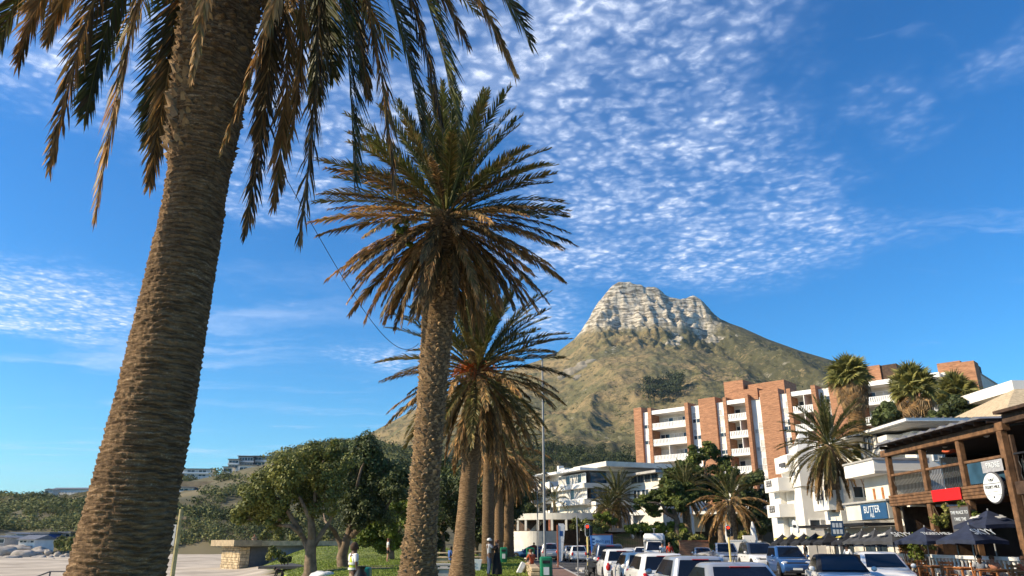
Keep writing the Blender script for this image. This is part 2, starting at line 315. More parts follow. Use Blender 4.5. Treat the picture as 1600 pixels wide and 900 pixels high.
# ---------------------------------------------------------------- mesh builder
class MB:
    def __init__(s): s.v = []; s.f = []; s.mi = []; s.k = 0
    def add(s, vs, fs, M=None):
        o = len(s.v)
        s.v += [tuple(M @ Vector(p)) for p in vs] if M is not None else [tuple(p) for p in vs]
        s.f += [tuple(i + o for i in f) for f in fs]; s.mi += [s.k] * len(fs); return s
    def box(s, x0, x1, y0, y1, z0, z1, M=None):
        vs = [(x, y, z) for z in (z0, z1) for y in (y0, y1) for x in (x0, x1)]
        return s.add(vs, [(0, 2, 3, 1), (4, 5, 7, 6), (0, 1, 5, 4), (2, 6, 7, 3), (0, 4, 6, 2), (1, 3, 7, 5)], M)
    def cbox(s, x0, x1, y0, y1, z0, z1, c=.02, M=None):      # box with chamfered edges
        vs = []; 
        for ax in range(3):
            for z in (0, 1):
                for y in (0, 1):
                    for x in (0, 1):
                        p = [(x0 + (0 if ax == 0 else c)) if x == 0 else (x1 - (0 if ax == 0 else c)),
                             (y0 + (0 if ax == 1 else c)) if y == 0 else (y1 - (0 if ax == 1 else c)),
                             (z0 + (0 if ax == 2 else c)) if z == 0 else (z1 - (0 if ax == 2 else c))]
                        vs.append(tuple(p))
        I = lambda ax, x, y, z: ax * 8 + z * 4 + y * 2 + x
        fs = [(I(0,0,0,0), I(0,0,0,1), I(0,0,1,1), I(0,0,1,0)), (I(0,1,0,0), I(0,1,1,0), I(0,1,1,1), I(0,1,0,1)),
              (I(1,0,0,0), I(1,1,0,0), I(1,1,0,1), I(1,0,0,1)), (I(1,0,1,0), I(1,0,1,1), I(1,1,1,1), I(1,1,1,0)),
              (I(2,0,0,0), I(2,0,1,0), I(2,1,1,0), I(2,1,0,0)), (I(2,0,0,1), I(2,1,0,1), I(2,1,1,1), I(2,0,1,1))]
        for a in (0, 1):
            for b in (0, 1):
                fs += [(I(0,a,b,0), I(0,a,b,1), I(1,a,b,1), I(1,a,b,0)), (I(0,a,0,b), I(0,a,1,b), I(2,a,1,b), I(2,a,0,b)), (I(1,0,a,b), I(1,1,a,b), I(2,1,a,b), I(2,0,a,b))]
                for d in (0, 1): fs.append((I(0,a,b,d), I(1,a,b,d), I(2,a,b,d)))
        return s.add(vs, fs, M)
    def tube(s, pts, rad, n=8, cap=True, M=None):
        pts = [Vector(p) for p in pts]
        if not hasattr(rad, '__len__'): rad = [rad] * len(pts)
        T = [(pts[min(i + 1, len(pts) - 1)] - pts[max(i - 1, 0)]).normalized() for i in range(len(pts))]
        a = T[0].orthogonal().normalized(); vs = []
        for p, t, r in zip(pts, T, rad):
            a = (a - t * a.dot(t)); a = a.normalized() if a.length > 1e-6 else t.orthogonal().normalized(); b = t.cross(a)
            vs += [p + (a * math.cos(2 * PI * k / n) + b * math.sin(2 * PI * k / n)) * r for k in range(n)]
        fs = [(i * n + k, i * n + (k + 1) % n, (i + 1) * n + (k + 1) % n, (i + 1) * n + k) for i in range(len(pts) - 1) for k in range(n)]
        if cap: fs += [tuple(range(n - 1, -1, -1)), tuple((len(pts) - 1) * n + k for k in range(n))]
        return s.add(vs, fs, M)
    def lathe(s, prof, n=16, M=None, cap=True):      # prof: (r, z)
        vs = [(r * math.cos(2 * PI * k / n), r * math.sin(2 * PI * k / n), z) for r, z in prof for k in range(n)]
        fs = [(i * n + k, i * n + (k + 1) % n, (i + 1) * n + (k + 1) % n, (i + 1) * n + k) for i in range(len(prof) - 1) for k in range(n)]
        if cap: fs += [tuple(range(n - 1, -1, -1)), tuple((len(prof) - 1) * n + k for k in range(n))]
        return s.add(vs, fs, M)
    def prism(s, poly, d0, d1, axis='y', M=None):    # poly of 2-D points, extruded along an axis
        n = len(poly)
        if axis == 'y': vs = [(a, d0, b) for a, b in poly] + [(a, d1, b) for a, b in poly]
        elif axis == 'x': vs = [(d0, a, b) for a, b in poly] + [(d1, a, b) for a, b in poly]
        else: vs = [(a, b, d0) for a, b in poly] + [(a, b, d1) for a, b in poly]
        fs = [tuple(range(n)), tuple(range(2 * n - 1, n - 1, -1))] + [(i, i + n, (i + 1) % n + n, (i + 1) % n) for i in range(n)]
        return s.add(vs, fs, M)
    def loft(s, secs, cap=True, M=None):
        n = len(secs[0]); vs = [p for q in secs for p in q]
        fs = [(i * n + k, i * n + (k + 1) % n, (i + 1) * n + (k + 1) % n, (i + 1) * n + k) for i in range(len(secs) - 1) for k in range(n)]
        if cap: fs += [tuple(range(n - 1, -1, -1)), tuple((len(secs) - 1) * n + k for k in range(n))]
        return s.add(vs, fs, M)
    def ball(s, c, r, n=10, m=6, sq=(1, 1, 1), M=None):
        vs = [(c[0] + r * sq[0] * math.sin(PI * j / m) * math.cos(2 * PI * k / n), c[1] + r * sq[1] * math.sin(PI * j / m) * math.sin(2 * PI * k / n), c[2] + r * sq[2] * math.cos(PI * j / m)) for j in range(1, m) for k in range(n)]
        fs = [(i * n + k, (i + 1) * n + k, (i + 1) * n + (k + 1) % n, i * n + (k + 1) % n) for i in range(m - 2) for k in range(n)]
        t = len(vs); vs += [(c[0], c[1], c[2] + r * sq[2]), (c[0], c[1], c[2] - r * sq[2])]
        fs += [(t, k, (k + 1) % n) for k in range(n)] + [(t + 1, (m - 2) * n + (k + 1) % n, (m - 2) * n + k) for k in range(n)]
        return s.add(vs, fs, M)
    def mesh(s, name, mats, smooth=None):
        me = bpy.data.meshes.new(name); me.from_pydata(s.v, [], s.f)
        if not isinstance(mats, (list, tuple)): mats = [mats]
        for m in mats: me.materials.append(MT[m] if isinstance(m, str) else m)
        if len(mats) > 1: me.polygons.foreach_set('material_index', s.mi)
        if smooth is not None:
            me.polygons.foreach_set('use_smooth', [True] * len(me.polygons))
            if smooth < 170: me.set_sharp_from_angle(angle=R(smooth))
        me.update(); return me
    def build(s, name, mats, parent=None, smooth=None, **kw): return link(name, s.mesh(name, mats, smooth), parent, **kw)

def link(name, me, parent=None, loc=None, rot=None, scale=None, label=None):
    o = bpy.data.objects.new(name, me); col.objects.link(o)
    if parent is not None: o.parent = parent
    if loc is not None: o.location = loc
    if rot is not None: o.rotation_euler = rot
    if scale is not None: o.scale = (scale,) * 3 if not hasattr(scale, '__len__') else scale
    if label: o['label'] = label
    return o
def np_mesh(name, v, q, mats, smooth=False, mi=None):
    v = np.asarray(v, np.float32); q = np.asarray(q, np.int32); k = q.shape[1]
    me = bpy.data.meshes.new(name); me.vertices.add(len(v)); me.vertices.foreach_set('co', v.ravel())
    me.loops.add(q.size); me.loops.foreach_set('vertex_index', q.ravel())
    me.polygons.add(len(q)); me.polygons.foreach_set('loop_start', np.arange(0, q.size, k, dtype=np.int32))
    if not isinstance(mats, (list, tuple)): mats = [mats]
    for m in mats: me.materials.append(MT[m] if isinstance(m, str) else m)
    if mi is not None: me.polygons.foreach_set('material_index', np.asarray(mi, np.int32))
    if smooth: me.polygons.foreach_set('use_smooth', np.ones(len(q), bool))
    me.update(calc_edges=True); return me
def grid_faces(nr, nc, wrap=False):
    i = np.arange(nr - 1)[:, None]; j = np.arange(nc if wrap else nc - 1)[None, :]; j2 = (j + 1) % nc
    return np.stack([i * nc + j, i * nc + j2, (i + 1) * nc + j2, (i + 1) * nc + j], -1).reshape(-1, 4)
def tag(o, label=None, cat=None, group=None, kind=None):
    if label: o['label'] = label
    if cat: o['category'] = cat
    if group: o['group'] = group
    if kind: o['kind'] = kind
    return o
def thing(name, label, cat, loc=(0, 0, 0), rz=0, group=None):
    o = bpy.data.objects.new(name, None); col.objects.link(o); o.location = loc; o.rotation_euler = (0, 0, rz); o.empty_display_size = .3
    return tag(o, label, cat, group)
def kids(o): return [c for c in bpy.data.objects if c.parent == o]
def copy_tree(o, parent=None):
    c = o.copy(); col.objects.link(c); c.parent = parent
    for ch in list(o.children): copy_tree(ch, c)
    return c
def text_mesh(name, s, size, m, ex=.006, align='CENTER'):
    cu = bpy.data.curves.new(name, 'FONT'); cu.body = s; cu.size = size; cu.align_x = align; cu.align_y = 'CENTER'; cu.extrude = ex; cu.resolution_u = 3
    ob = bpy.data.objects.new(name, cu); col.objects.link(ob)
    dg = bpy.context.evaluated_depsgraph_get(); me = bpy.data.meshes.new_from_object(ob.evaluated_get(dg))
    me.name = name; bpy.data.objects.remove(ob); me.materials.clear(); me.materials.append(MT[m]); return me
def frame_mat(o, xdir, zdir):     # matrix whose local x is xdir and local z (text normal) is zdir
    x = Vector(xdir).normalized(); z = Vector(zdir).normalized(); z = (z - x * z.dot(x)).normalized(); y = z.cross(x)
    return Matrix(((x.x, y.x, z.x, o[0]), (x.y, y.y, z.y, o[1]), (x.z, y.z, z.z, o[2]), (0, 0, 0, 1)))
# ---------------------------------------------------------------- terrain: ground, road, pavement, lawn
rng = np.random.default_rng(7); random.seed(7)
def ground_z(x, y):
    x = np.asarray(x, float); y = np.asarray(y, float)
    left = sstep(-x - (.30 * np.maximum(y, 12)), -1, 5)
    z = -.62 - .6 * left
    z = z + .05 * fbm(x / 3, y / 3, oct=3, seed=3) * (.3 + left) + .10 * left * fbm(x / 11, y / 9, oct=3, seed=5)
    q = x / np.maximum(y, 1)
    right = sstep(q, .03, .06) * sstep(y, 70, 80)
    z = z + right * (3.9 * sstep(y, 88, 104) + np.maximum(y - 100, 0) * .075 * (y < 400) + (y >= 400) * 22)
    z = z + sstep(q, .36, .42) * sstep(y, 56, 66) * 1.5
    z = np.where(y > 290, np.minimum(z, 8.), z) - 6 * sstep(y, 290, 420)
    return z
def strip(a, b, n): return np.linspace(a, b, n)
gx = np.concatenate([[-6000, -2500, -900, -500], strip(-300, -90, 22), strip(-85, 90, 120), strip(100, 300, 15), [500, 900, 2500, 6000]])
gy = np.concatenate([[-3000, -800, -200, -60, -20], strip(-8, 130, 110), strip(135, 300, 26), [360, 420, 600, 1200, 3000, 9000]])
GX, GY = np.meshgrid(gx, gy)
gv = np.stack([GX, GY, ground_z(GX, GY)], -1).reshape(-1, 3)
m_ground = mat('ground_mix', (.42, .35, .265), .95, .25, .16, .9, 1.1, c2=(.58, .50, .39), detail=8.)
N_ = NT(m_ground.node_tree); b_ = m_ground.node_tree.nodes['Principled BSDF']
tcg = N_.n('ShaderNodeTexCoord'); sg = N_.n('ShaderNodeSeparateXYZ', {0: tcg.outputs['Object']})
lk = b_.inputs['Base Color'].links[0].from_socket
ng = N_.n('ShaderNodeTexNoise', {'Vector': tcg.outputs['Object'], 'Scale': .35, 'Detail': 5.})
gcol = N_.mix(N_.ss(ng.outputs[0], .42, .58), (.17, .13, .075), (.075, .095, .028))
fac = N_.ss(N_.m('ADD', sg.outputs[2], N_.m('MULTIPLY', ng.outputs[0], .2)), -.75, -.55)
N_.link(N_.mix(fac, lk, gcol), b_.inputs['Base Color'])
g = link('ground', np_mesh('ground', gv, grid_faces(len(gy), len(gx)), m_ground, True)); tag(g, kind='structure')

# road: along +Y from x = 3.6 to 17.4, with a cross street beyond the traffic lights
def slab(name, x0, x1, y0, y1, z, m, th=.2):
    mb = MB(); mb.box(x0, x1, y0, y1, z - th, z); return tag(mb.build(name, m), kind='structure')
ROADZ = -.15
slab('road', 3.6, 17.5, -30, 74, ROADZ, 'asphalt')
slab('side_road', -20, 3.59, 62, 74, ROADZ, 'asphalt')
mb = MB()
for k in range(20): mb.box(7.6, 7.72, -6 + k * 4.0, -4.2 + k * 4.0, ROADZ - .02, ROADZ + .006)
mb.box(3.75, 7.5, 49.0, 49.4, ROADZ - .02, ROADZ + .006)
tag(mb.build('road_marking', 'whitepaint'), kind='structure')
slab('pavement', 1.35, 3.44, -30, 61.5, -.02, 'paver', .3)
slab('kerb', 3.445, 3.6, -30, 61.5, -.015, 'kerb', .4)
slab('terrace_paving', 17.66, 60, -30, 50, -.02, 'paver', .3)
slab('terrace_kerb', 17.5, 17.655, -30, 49.9, -.015, 'kerb', .4)
slab('far_pavement', 20.5, 60, 50.01, 60, -.025, 'paver', .3)
slab('road_apron', 17.51, 22, 50.02, 86, -.154, 'asphalt')
slab('car_park', -4, 20, 74.01, 89, -.154, 'asphalt')
slab('traffic_island', 4.45, 5.55, 50, 55, -.02, 'kerb')
slab('traffic_island', 15.0, 16.0, 54.5, 58, -.02, 'kerb')

def lawn_z(x, y):
    z = .12 + .10 * fbm(x / 9, y / 9, oct=3, seed=11) + .35 * sstep(30 - y, 0, 14) * sstep(1.5 - x, 0, 4)
    z = z + 1.0 * sstep(y, 64, 84) * sstep(-x, 2, 9)
    e = sstep(x + .327 * np.maximum(y, 14), -1.5, 4.5 + .03 * y)       # bank down to the beach
    z = -1.25 + (z + 1.25) * e
    z = -.45 + (z + .45) * sstep(92 - y, 0, 6) if False else z
    r = sstep(1.34 - x, 0, .9); return np.where(x > .3, -.05 + (z + .05) * r, z)
ly = strip(-12, 92, 209); nx = 130; rows = []
for yy in ly:
    xl = -.327 * max(yy, 14) - 2.5; xs = strip(xl, 1.34, nx); xs = xs + np.concatenate([[0], rng.normal(0, .02, nx - 2), [0]])
    xs[0] += .8 * vnoise(yy / 2.5, 0 * yy, seed=4); rows.append(np.stack([xs, np.full(nx, yy), lawn_z(xs, np.full(nx, yy))], -1))
lv = np.concatenate(rows)
lawn = link('lawn', np_mesh('lawn', lv, grid_faces(len(ly), nx), 'lawn', True)); tag(lawn, kind='structure')
# grass blades over the part of the lawn in view
n = 70000
by = 20 + 66 * rng.random(n) ** 1.3; bx = -.327 * by + (1.2 + .327 * by) * rng.random(n)
bz = lawn_z(bx, by); keep = (bz > -.55); bx, by, bz = bx[keep], by[keep], bz[keep]; n = len(bx)
a = rng.random(n) * 2 * PI; hgt = rng.uniform(.04, .11, n); w = rng.uniform(.02, .06, n)
b0 = np.stack([bx - np.cos(a) * w, by - np.sin(a) * w, bz - .01], -1); b1 = np.stack([bx + np.cos(a) * w, by + np.sin(a) * w, bz - .01], -1)
tp = np.stack([bx + rng.normal(0, .04, n), by + rng.normal(0, .04, n), bz + hgt], -1)
link_o = link('grass', np_mesh('grass', np.stack([b0, b1, tp], 1).reshape(-1, 3), np.arange(3 * n).reshape(-1, 3), 'grass'))
tag(link_o, 'short sunlit green grass covering the park lawn beneath the palms', 'grass', kind='stuff')
# path across the lawn
mb = MB(); pts = [(P(300 + 40 * i, 0, 1).x, 0) for i in range(2)]
def path_strip(name, pl, m, w):
    vs = []; fs = []
    for (x, y) in pl:
        for s in (-1, 1): vs.append((x, y + s * w, float(lawn_z(np.array(x), np.array(y + s * w))) + .035))
    for i in range(len(pl) - 1): fs.append((2 * i, 2 * i + 2, 2 * i + 3, 2 * i + 1))
    q = MB(); q.add(vs, fs); return tag(q.build(name, m), kind='structure')
path_strip('path', [(-16 + k * .5, 48 + .5 * math.sin(k * .13)) for k in range(18)], 'earth', 1.6)
path_strip('footpath', [(-11.5 + k * .4, 51.5 + .15 * k) for k in range(14)], 'earth', 1.0)

# ---------------------------------------------------------------- mountain
Y0 = 1600.
sky_px = [(300, 800), (430, 745), (500, 722), (560, 692), (580, 676), (610, 660), (640, 644), (680, 625), (730, 604), (790, 580), (840, 564), (870, 551), (897, 530), (908, 517), (918, 500), (926, 484), (938, 466), (946, 455), (957, 445),
          (966, 440), (985, 438.5), (1000, 442), (1010, 446), (1026, 452), (1040, 459), (1055, 463), (1064, 467), (1075, 463), (1088, 463), (1098, 469), (1108, 478), (1116, 489), (1126, 498), (1140, 505), (1160, 512),
          (1200, 530), (1250, 548), (1300, 563), (1340, 573), (1400, 590), (1500, 618), (1600, 648), (1800, 700), (2200, 780)]
sx = np.array([P(a_, b_2, Y0).x for a_, b_2 in sky_px]); sz = np.array([P(a_, b_2, Y0).z for a_, b_2 in sky_px])
ZR = P(1000, 520, Y0).z
def mount_z(x, y, detail=True):
    x = np.asarray(x, float); y = np.asarray(y, float); s = Y0 - y
    k = np.clip(s / 1270., 0, 1.05)
    xs = x * (1 + .28 * np.clip(k, 0, 1) ** 1.2) - 40 * np.sin(k * 3) * sstep(k, 0, .5)
    c = np.interp(xs, sx, sz)
    cs = np.interp(x, sx, sz)
    drop = np.clip((cs - ZR + 22 * sstep(x, 340, 420)) * .93, 0, 200) * (1 - sstep(x, 425, 500))
    jag = 6 * fbm(x / 30, y * 0, oct=3, seed=21) * sstep(drop, 2, 40)
    body = c - np.clip((c - ZR + 22 * sstep(xs, 340, 420)) * .93, 0, 200) * (1 - sstep(xs, 425, 500))
    f = 1 - np.clip(k, 0, 1); prof = .74 * f ** 1.15 + .26 * f ** 2.4
    z = 14 + (body - 14) * prof
    # spurs and gullies running down the slope
    wx = x + 60 * fbm(x / 300, y / 300, oct=2, seed=31)
    rid = 1 - np.abs(fbm(wx / 170 + s * .0006, s / 900, oct=3, seed=33))
    z = z + (rid - .62) * 24 * sstep(k, .02, .3) * (1 - sstep(k, .75, 1.0)) * np.clip((body - 10) / 200, .12, 1)
    z = z + 7 * fbm(wx / 48, y / 70, oct=4, seed=37) * sstep(k, .01, .15) * np.clip((body - 10) / 150, .15, 1)
    if detail: z = z + 2.2 * fbm(x / 9, y / 9, oct=3, seed=41) * sstep(k, 0.005, .08)
    # rock cap: stepped cliffs
    wob = 22 * fbm(x / 60, y * 0 + 3, oct=3, seed=43)
    ks = np.clip((s + wob * sstep(s, 4, 60)) / 150, 0, 1)
    st = 0
    for (p0, p1, w_) in ((0, .10, .24), (.16, .26, .17), (.31, .37, .19), (.50, .57, .17), (.72, .80, .14)): st = st + w_ * sstep(ks, p0, p1)
    st = st + .09 * ks
    cap = drop * (1 - st)
    rough = (10. * fbm(x / 16, y / 16, z / 14, oct=4, seed=47) + 10 * np.abs(fbm(x / 23, z / 60, y / 40, oct=3, seed=49))) * sstep(drop, 6, 50) * (1 - sstep(s, 130, 210)) * sstep(s, -2, 10)
    z = np.where(s < 0, np.interp(x, sx, sz) + s * 1.1, z + cap + rough) + jag * (1 - sstep(np.abs(s), 0, 60))
    return z
ms = np.concatenate([[-500, -120, -30, -6], strip(0, 200, 110), strip(206, 1270, 190)])
mx = np.concatenate([strip(-760, -330, 40), strip(-325, 900, 480), strip(910, 1900, 40)])
MX, MS = np.meshgrid(mx, ms); MY = Y0 - MS
MX2 = MX * (1 - .62 * np.clip(MS / 1270, 0, 1))       # the mesh narrows towards the viewer
mv = np.stack([MX2, MY, mount_z(MX2, MY)], -1).reshape(-1, 3)
mm = bpy.data.materials.new('mountain_rock_and_scrub'); mm.use_nodes = True; N = NT(mm.node_tree); pb = mm.node_tree.nodes['Principled BSDF']
pb.inputs['Roughness'].default_value = .95; pb.inputs['Specular IOR Level'].default_value = .1
tc = N.n('ShaderNodeTexCoord'); g_ = N.n('ShaderNodeNewGeometry'); sp_ = N.n('ShaderNodeSeparateXYZ', {0: tc.outputs['Object']}); nz = N.n('ShaderNodeSeparateXYZ', {0: g_.outputs['True Normal']})
n1 = N.n('ShaderNodeTexNoise', {'Vector': tc.outputs['Object'], 'Scale': .011, 'Detail': 7., 'Roughness': .62})
n2 = N.n('ShaderNodeTexNoise', {'Vector': tc.outputs['Object'], 'Scale': .075, 'Detail': 6., 'Roughness': .75})
n3 = N.n('ShaderNodeTexNoise', {'Vector': tc.outputs['Object'], 'Scale': .33, 'Detail': 3., 'Roughness': .7})
grassc = N.mix(N.ss(n1.outputs[0], .42, .6), (.285, .215, .11), (.15, .14, .07))
scrubm = N.m('ADD', N.m('MULTIPLY', n2.outputs[0], .7), N.m('MULTIPLY', n3.outputs[0], .3))
east_shade = N.ss(N.m('ADD', sp_.outputs[0], N.m('MULTIPLY', n1.outputs[0], 260.)), 330., 620.)    # scrub colour deepened on the eastern flank to paint in its shade
scrubm = N.m('ADD', scrubm, N.m('MULTIPLY', east_shade, .12))
lowm = N.m('SUBTRACT', 1.0, N.ss(N.m('ADD', sp_.outputs[2], N.m('MULTIPLY', n1.outputs[0], 60.)), 95., 165.))
scrubm = N.m('ADD', scrubm, N.m('MULTIPLY', lowm, .10))
slopec = N.mix(N.ss(scrubm, .49, .60), grassc, (.088, .084, .042))
mpv = N.n('ShaderNodeMapping', {'Vector': tc.outputs['Object'], 'Scale': (.035, .035, .20)})
n4 = N.n('ShaderNodeTexNoise', {'Vector': mpv.outputs[0], 'Scale': 1.0, 'Detail': 8., 'Roughness': .72})
mpv2 = N.n('ShaderNodeMapping', {'Vector': tc.outputs['Object'], 'Scale': (.16, .16, .03)})
n5 = N.n('ShaderNodeTexNoise', {'Vector': mpv2.outputs[0], 'Scale': 1.0, 'Detail': 6., 'Roughness': .7})
rockc = N.mix(N.ss(n4.outputs[0], .40, .57), (.15, .13, .10), (.62, .56, .46))
rockc = N.mix(N.ss(n5.outputs[0], .52, .70), rockc, (.15, .135, .075))
steep = N.m('SUBTRACT', 1.0, N.ss(N.m('ADD', nz.outputs[2], N.m('MULTIPLY_ADD', n2.outputs[0], .5, -.25)), .52, .80))
high = N.ss(N.m('ADD', sp_.outputs[2], N.m('MULTIPLY_ADD', n1.outputs[0], 90., -45.)), ZR - 30., ZR + 12.)
high = N.m('MULTIPLY', high, N.m('SUBTRACT', 1.0, N.m('MULTIPLY', N.ss(N.m('ADD', sp_.outputs[0], N.m('MULTIPLY', n2.outputs[0], 60.)), 440., 510.), .85)))
outc = N.ss(n1.outputs[0], .60, .66)
rk = N.m('MAXIMUM', N.m('MULTIPLY', high, N.m('MULTIPLY_ADD', steep, .75, .25)), N.m('MULTIPLY', N.m('MULTIPLY', outc, steep), .8), clamp=True)
N.link(N.mix(rk, slopec, rockc), pb.inputs['Base Color'])
bpn = N.n('ShaderNodeBump', {'Height': N.m('ADD', n4.outputs[0], N.m('ADD', N.m('MULTIPLY', n5.outputs[0], .6), N.m('MULTIPLY', n3.outputs[0], .35))), 'Strength': .75, 'Distance': 6.})
N.link(bpn.outputs[0], pb.inputs['Normal'])
mo = link('mountain', np_mesh('mountain', mv, grid_faces(len(ms), len(mx)), mm, True)); tag(mo, kind='structure')

# ---------------------------------------------------------------- leaf clouds
def leaf_quads(cent, rad, per, size, rs, flat=.75, up=.35, thick=.45):
    """quads scattered over the outer shells of blobs; returns verts, quads"""
    cent = np.asarray(cent, float); rad = np.asarray(rad, float); k = len(cent)
    idx = np.repeat(np.arange(k), per); n = len(idx)
    d = rs.normal(size=(n, 3)); d /= np.linalg.norm(d, axis=1)[:, None]
    r = rad[idx] * (1 + .38 * rs.random(n) ** 9) * (1 - thick * rs.random(n) ** 1.6) * (1 + .22 * vnoise(d[:, 0] * 3 + idx, d[:, 1] * 3, d[:, 2] * 3, 9))
    c = cent[idx] + d * r[:, None] * np.array([1, 1, flat])
    nr = d + rs.normal(size=(n, 3)) * .55 + np.array([0, 0, up]); nr /= np.linalg.norm(nr, axis=1)[:, None]
    t = np.cross(nr, rs.normal(size=(n, 3))); t /= np.linalg.norm(t, axis=1)[:, None] + 1e-9; b = np.cross(nr, t)
    s = size * rs.uniform(.55, 1.35, n)[:, None]
    v = np.stack([c - t * s, c - b * s * .55, c + t * s, c + b * s * .55], 1)
    return v.reshape(-1, 3), np.arange(4 * n).reshape(-1, 4)
def sub_blobs(blobs, rs, k=7, f=.48):
    cs, rd = [], []
    for (c, r) in blobs:
        for i in range(k):
            d = rs.normal(size=3); d /= np.linalg.norm(d); d[1] *= .9
            cs.append(np.array(c) + d * r * rs.uniform(.45, .85)); rd.append(r * f * rs.uniform(.7, 1.25))
    return cs, rd

# forest of pines on the lower mountain slope
rs = np.random.default_rng(21)
def forest(name, pts, h, label, cat, m, per=110, dome=.62):
    vs, qs, o = [], [], 0; tv, tf = [], []
    for (x, y, z) in pts:
        hh = h * rs.uniform(.65, 1.25); rad = hh * rs.uniform(.34, .5)
        bl = [((x + rs.normal() * rad * .45, y + rs.normal() * rad * .45, z + hh * rs.uniform(.62, .88)), rad * rs.uniform(.45, .7)) for _ in range(5)]
        v, q = leaf_quads([b[0] for b in bl], [b[1] for b in bl], per // 5, hh * .055, rs, dome, .5)
        vs.append(v); qs.append(q + o); o += len(v)
        mbt = MB(); mbt.tube([(x, y, z - .5), (x + rs.normal() * .3, y, z + hh * .75)], [hh * .022, hh * .012], 5); tb = len(tv); 
        vv = np.array(mbt.v); vs.append(vv); qs.append(np.array([f for f in mbt.f if len(f) == 4]) + o); o += len(vv)
    ob = link(name, np_mesh(name, np.concatenate(vs), np.concatenate(qs), m)); return tag(ob, label, cat, kind='stuff')
pts = []
while len(pts) < 620:
    y = rs.uniform(345, 640); px = rs.uniform(480, 1010); x = X(px, y, 740); z = float(mount_z(np.array(x), np.array(y)))
    py = 846 - (z - CZ) / y * 1150
    if rs.random() < np.clip((py - 664 - 14 * math.sin(px * .025)) / 26, 0, 1) : pts.append((x, y, z))
    elif rs.random() < .012: pts.append((x, y, z))
pine_wood = forest('pine_forest', pts, 11, 'dark green pine forest covering the foot of the mountain behind the white houses', 'forest', 'pine')
def y_at(px, py, f, y0=1500, y1=340):      # where the slope meets a direction
    for y in np.arange(y1, y0, 4.):
        p = P(px, py, y)
        if float(f(np.array(p.x), np.array(y))) >= p.z: return y
    return (y0 + y1) / 2
yg = y_at(1040, 622, mount_z)
pts = []
for i in range(46):
    px = rs.uniform(1012, 1066); y = yg + rs.uniform(-30, 26); x = X(px, y, 600); pts.append((x, y, float(mount_z(np.array(x), np.array(y)))))
forest('pine_grove', pts, 30 * yg / 1290, 'isolated dark pine grove on the grassy mountain slope above the brick flats', 'grove', 'pine', 150)
# scattered scrub on the upper slopes
pts = []
while len(pts) < 1500:
    y = rs.uniform(620, 1480); x = rs.uniform(-.25, .55) * y; z = float(mount_z(np.array(x), np.array(y)))
    if z > ZR - 10: continue
    if vnoise(x / 90, y / 90, seed=77) + .5 * sstep(x, 250, 600) > rs.uniform(-.6, 1.3): pts.append((x, y, z - 1))
vs, qs, o = [], [], 0
for (x, y, z) in pts:
    v, q = leaf_quads([(x, y, z + .8)], [rs.uniform(1.6, 4.2)], 16, 1.2, rs, .7, .6); vs.append(v); qs.append(q + o); o += len(v)
tag(link('mountain_scrub', np_mesh('mountain_scrub', np.concatenate(vs), np.concatenate(qs), 'scrub')), 'dark shrubs dotted over the tan mountain slope', 'scrub', kind='stuff')

# rock outcrop on the left spur of the mountain
def boulder(name, label, cat, loc, size, seed, m='boulder', group=None):
    mb = MB(); mb.ball((0, 0, 0), 1, 20, 12); v = np.array(mb.v)
    d = 1 + .36 * fbm(v[:, 0] * 1.3 + seed, v[:, 1] * 1.3, v[:, 2] * 1.3, oct=3, seed=seed) + .07 * np.abs(fbm(v[:, 0] * 5, v[:, 1] * 5 + seed, v[:, 2] * 5, oct=2, seed=seed))
    v = v * d[:, None] * np.array(size); mb.v = [tuple(p) for p in v]
    return tag(link(name, mb.mesh(name, m, 60), None, loc), label, cat, group)
for i, (px, py, s) in enumerate([(895, 584, 22), (912, 574, 24), (905, 590, 14), (880, 590, 12), (924, 566, 14)]):
    y = y_at(px, py, mount_z); p = P(px, py, y)
    boulder('rock_outcrop', ['broad grey rock face low on the left spur of the mountain', 'tallest pale rock face on the left spur of the mountain', 'small rock below the two pale faces on the mountain spur',
                             'leftmost small rock on the mountain spur beside the lamp head', 'uppermost small rock at the right end of the mountain outcrop'][i], 'rock', (p.x, y + s * .1, p.z - s * .12), (s * .95, s * .45, s * .55), 50 + i, mat('spur_rock', (.27, .235, .18), .95, .35, .05, .8, .4), 'rock faces on the mountain spur')

# ---------------------------------------------------------------- left hill with houses
H0 = 520.
hp = [(-700, 800), (-300, 790), (0, 780), (70, 781), (140, 781), (200, 772), (280, 757), (330, 751), (380, 738), (420, 728), (470, 708), (520, 696), (580, 694), (650, 712), (760, 770)]
hx = np.array([P(a_, b_2, H0).x for a_, b_2 in hp]); hz = np.array([P(a_, b_2, H0).z for a_, b_2 in hp])
def hill_z(x, y):
    x = np.asarray(x, float); y = np.asarray(y, float)
    k = np.clip((H0 - y) / 330, 0, 1); c = np.interp(x * (1 + .35 * k), hx, hz)
    f = 1 - k; z = -1.6 + (c + 1.6) * (f ** .85)
    z = z + 2.6 * fbm(x / 28, y / 40, oct=3, seed=61) * sstep(k, .02, .15) * (1 - sstep(k, .85, 1))
    return np.where(y > H0, c - (y - H0) * .12, z)
hyy = np.concatenate([strip(190, H0, 90), [560, 640, 760]]); hxx = strip(-480, 60, 200)
HX, HY = np.meshgrid(hxx, hyy); HXX = HX * (.45 + .55 * np.clip((HY - 190) / 330, 0, 1)) - 10
m_hill = mat('hill_earth', (.085, .088, .04), .95, .35, .02, .5, .3, c2=(.17, .14, .075))
hill = link('hill', np_mesh('hill', np.stack([HXX, HY, hill_z(HXX, HY)], -1).reshape(-1, 3), grid_faces(len(hyy), len(hxx)), m_hill, True)); tag(hill, kind='structure')
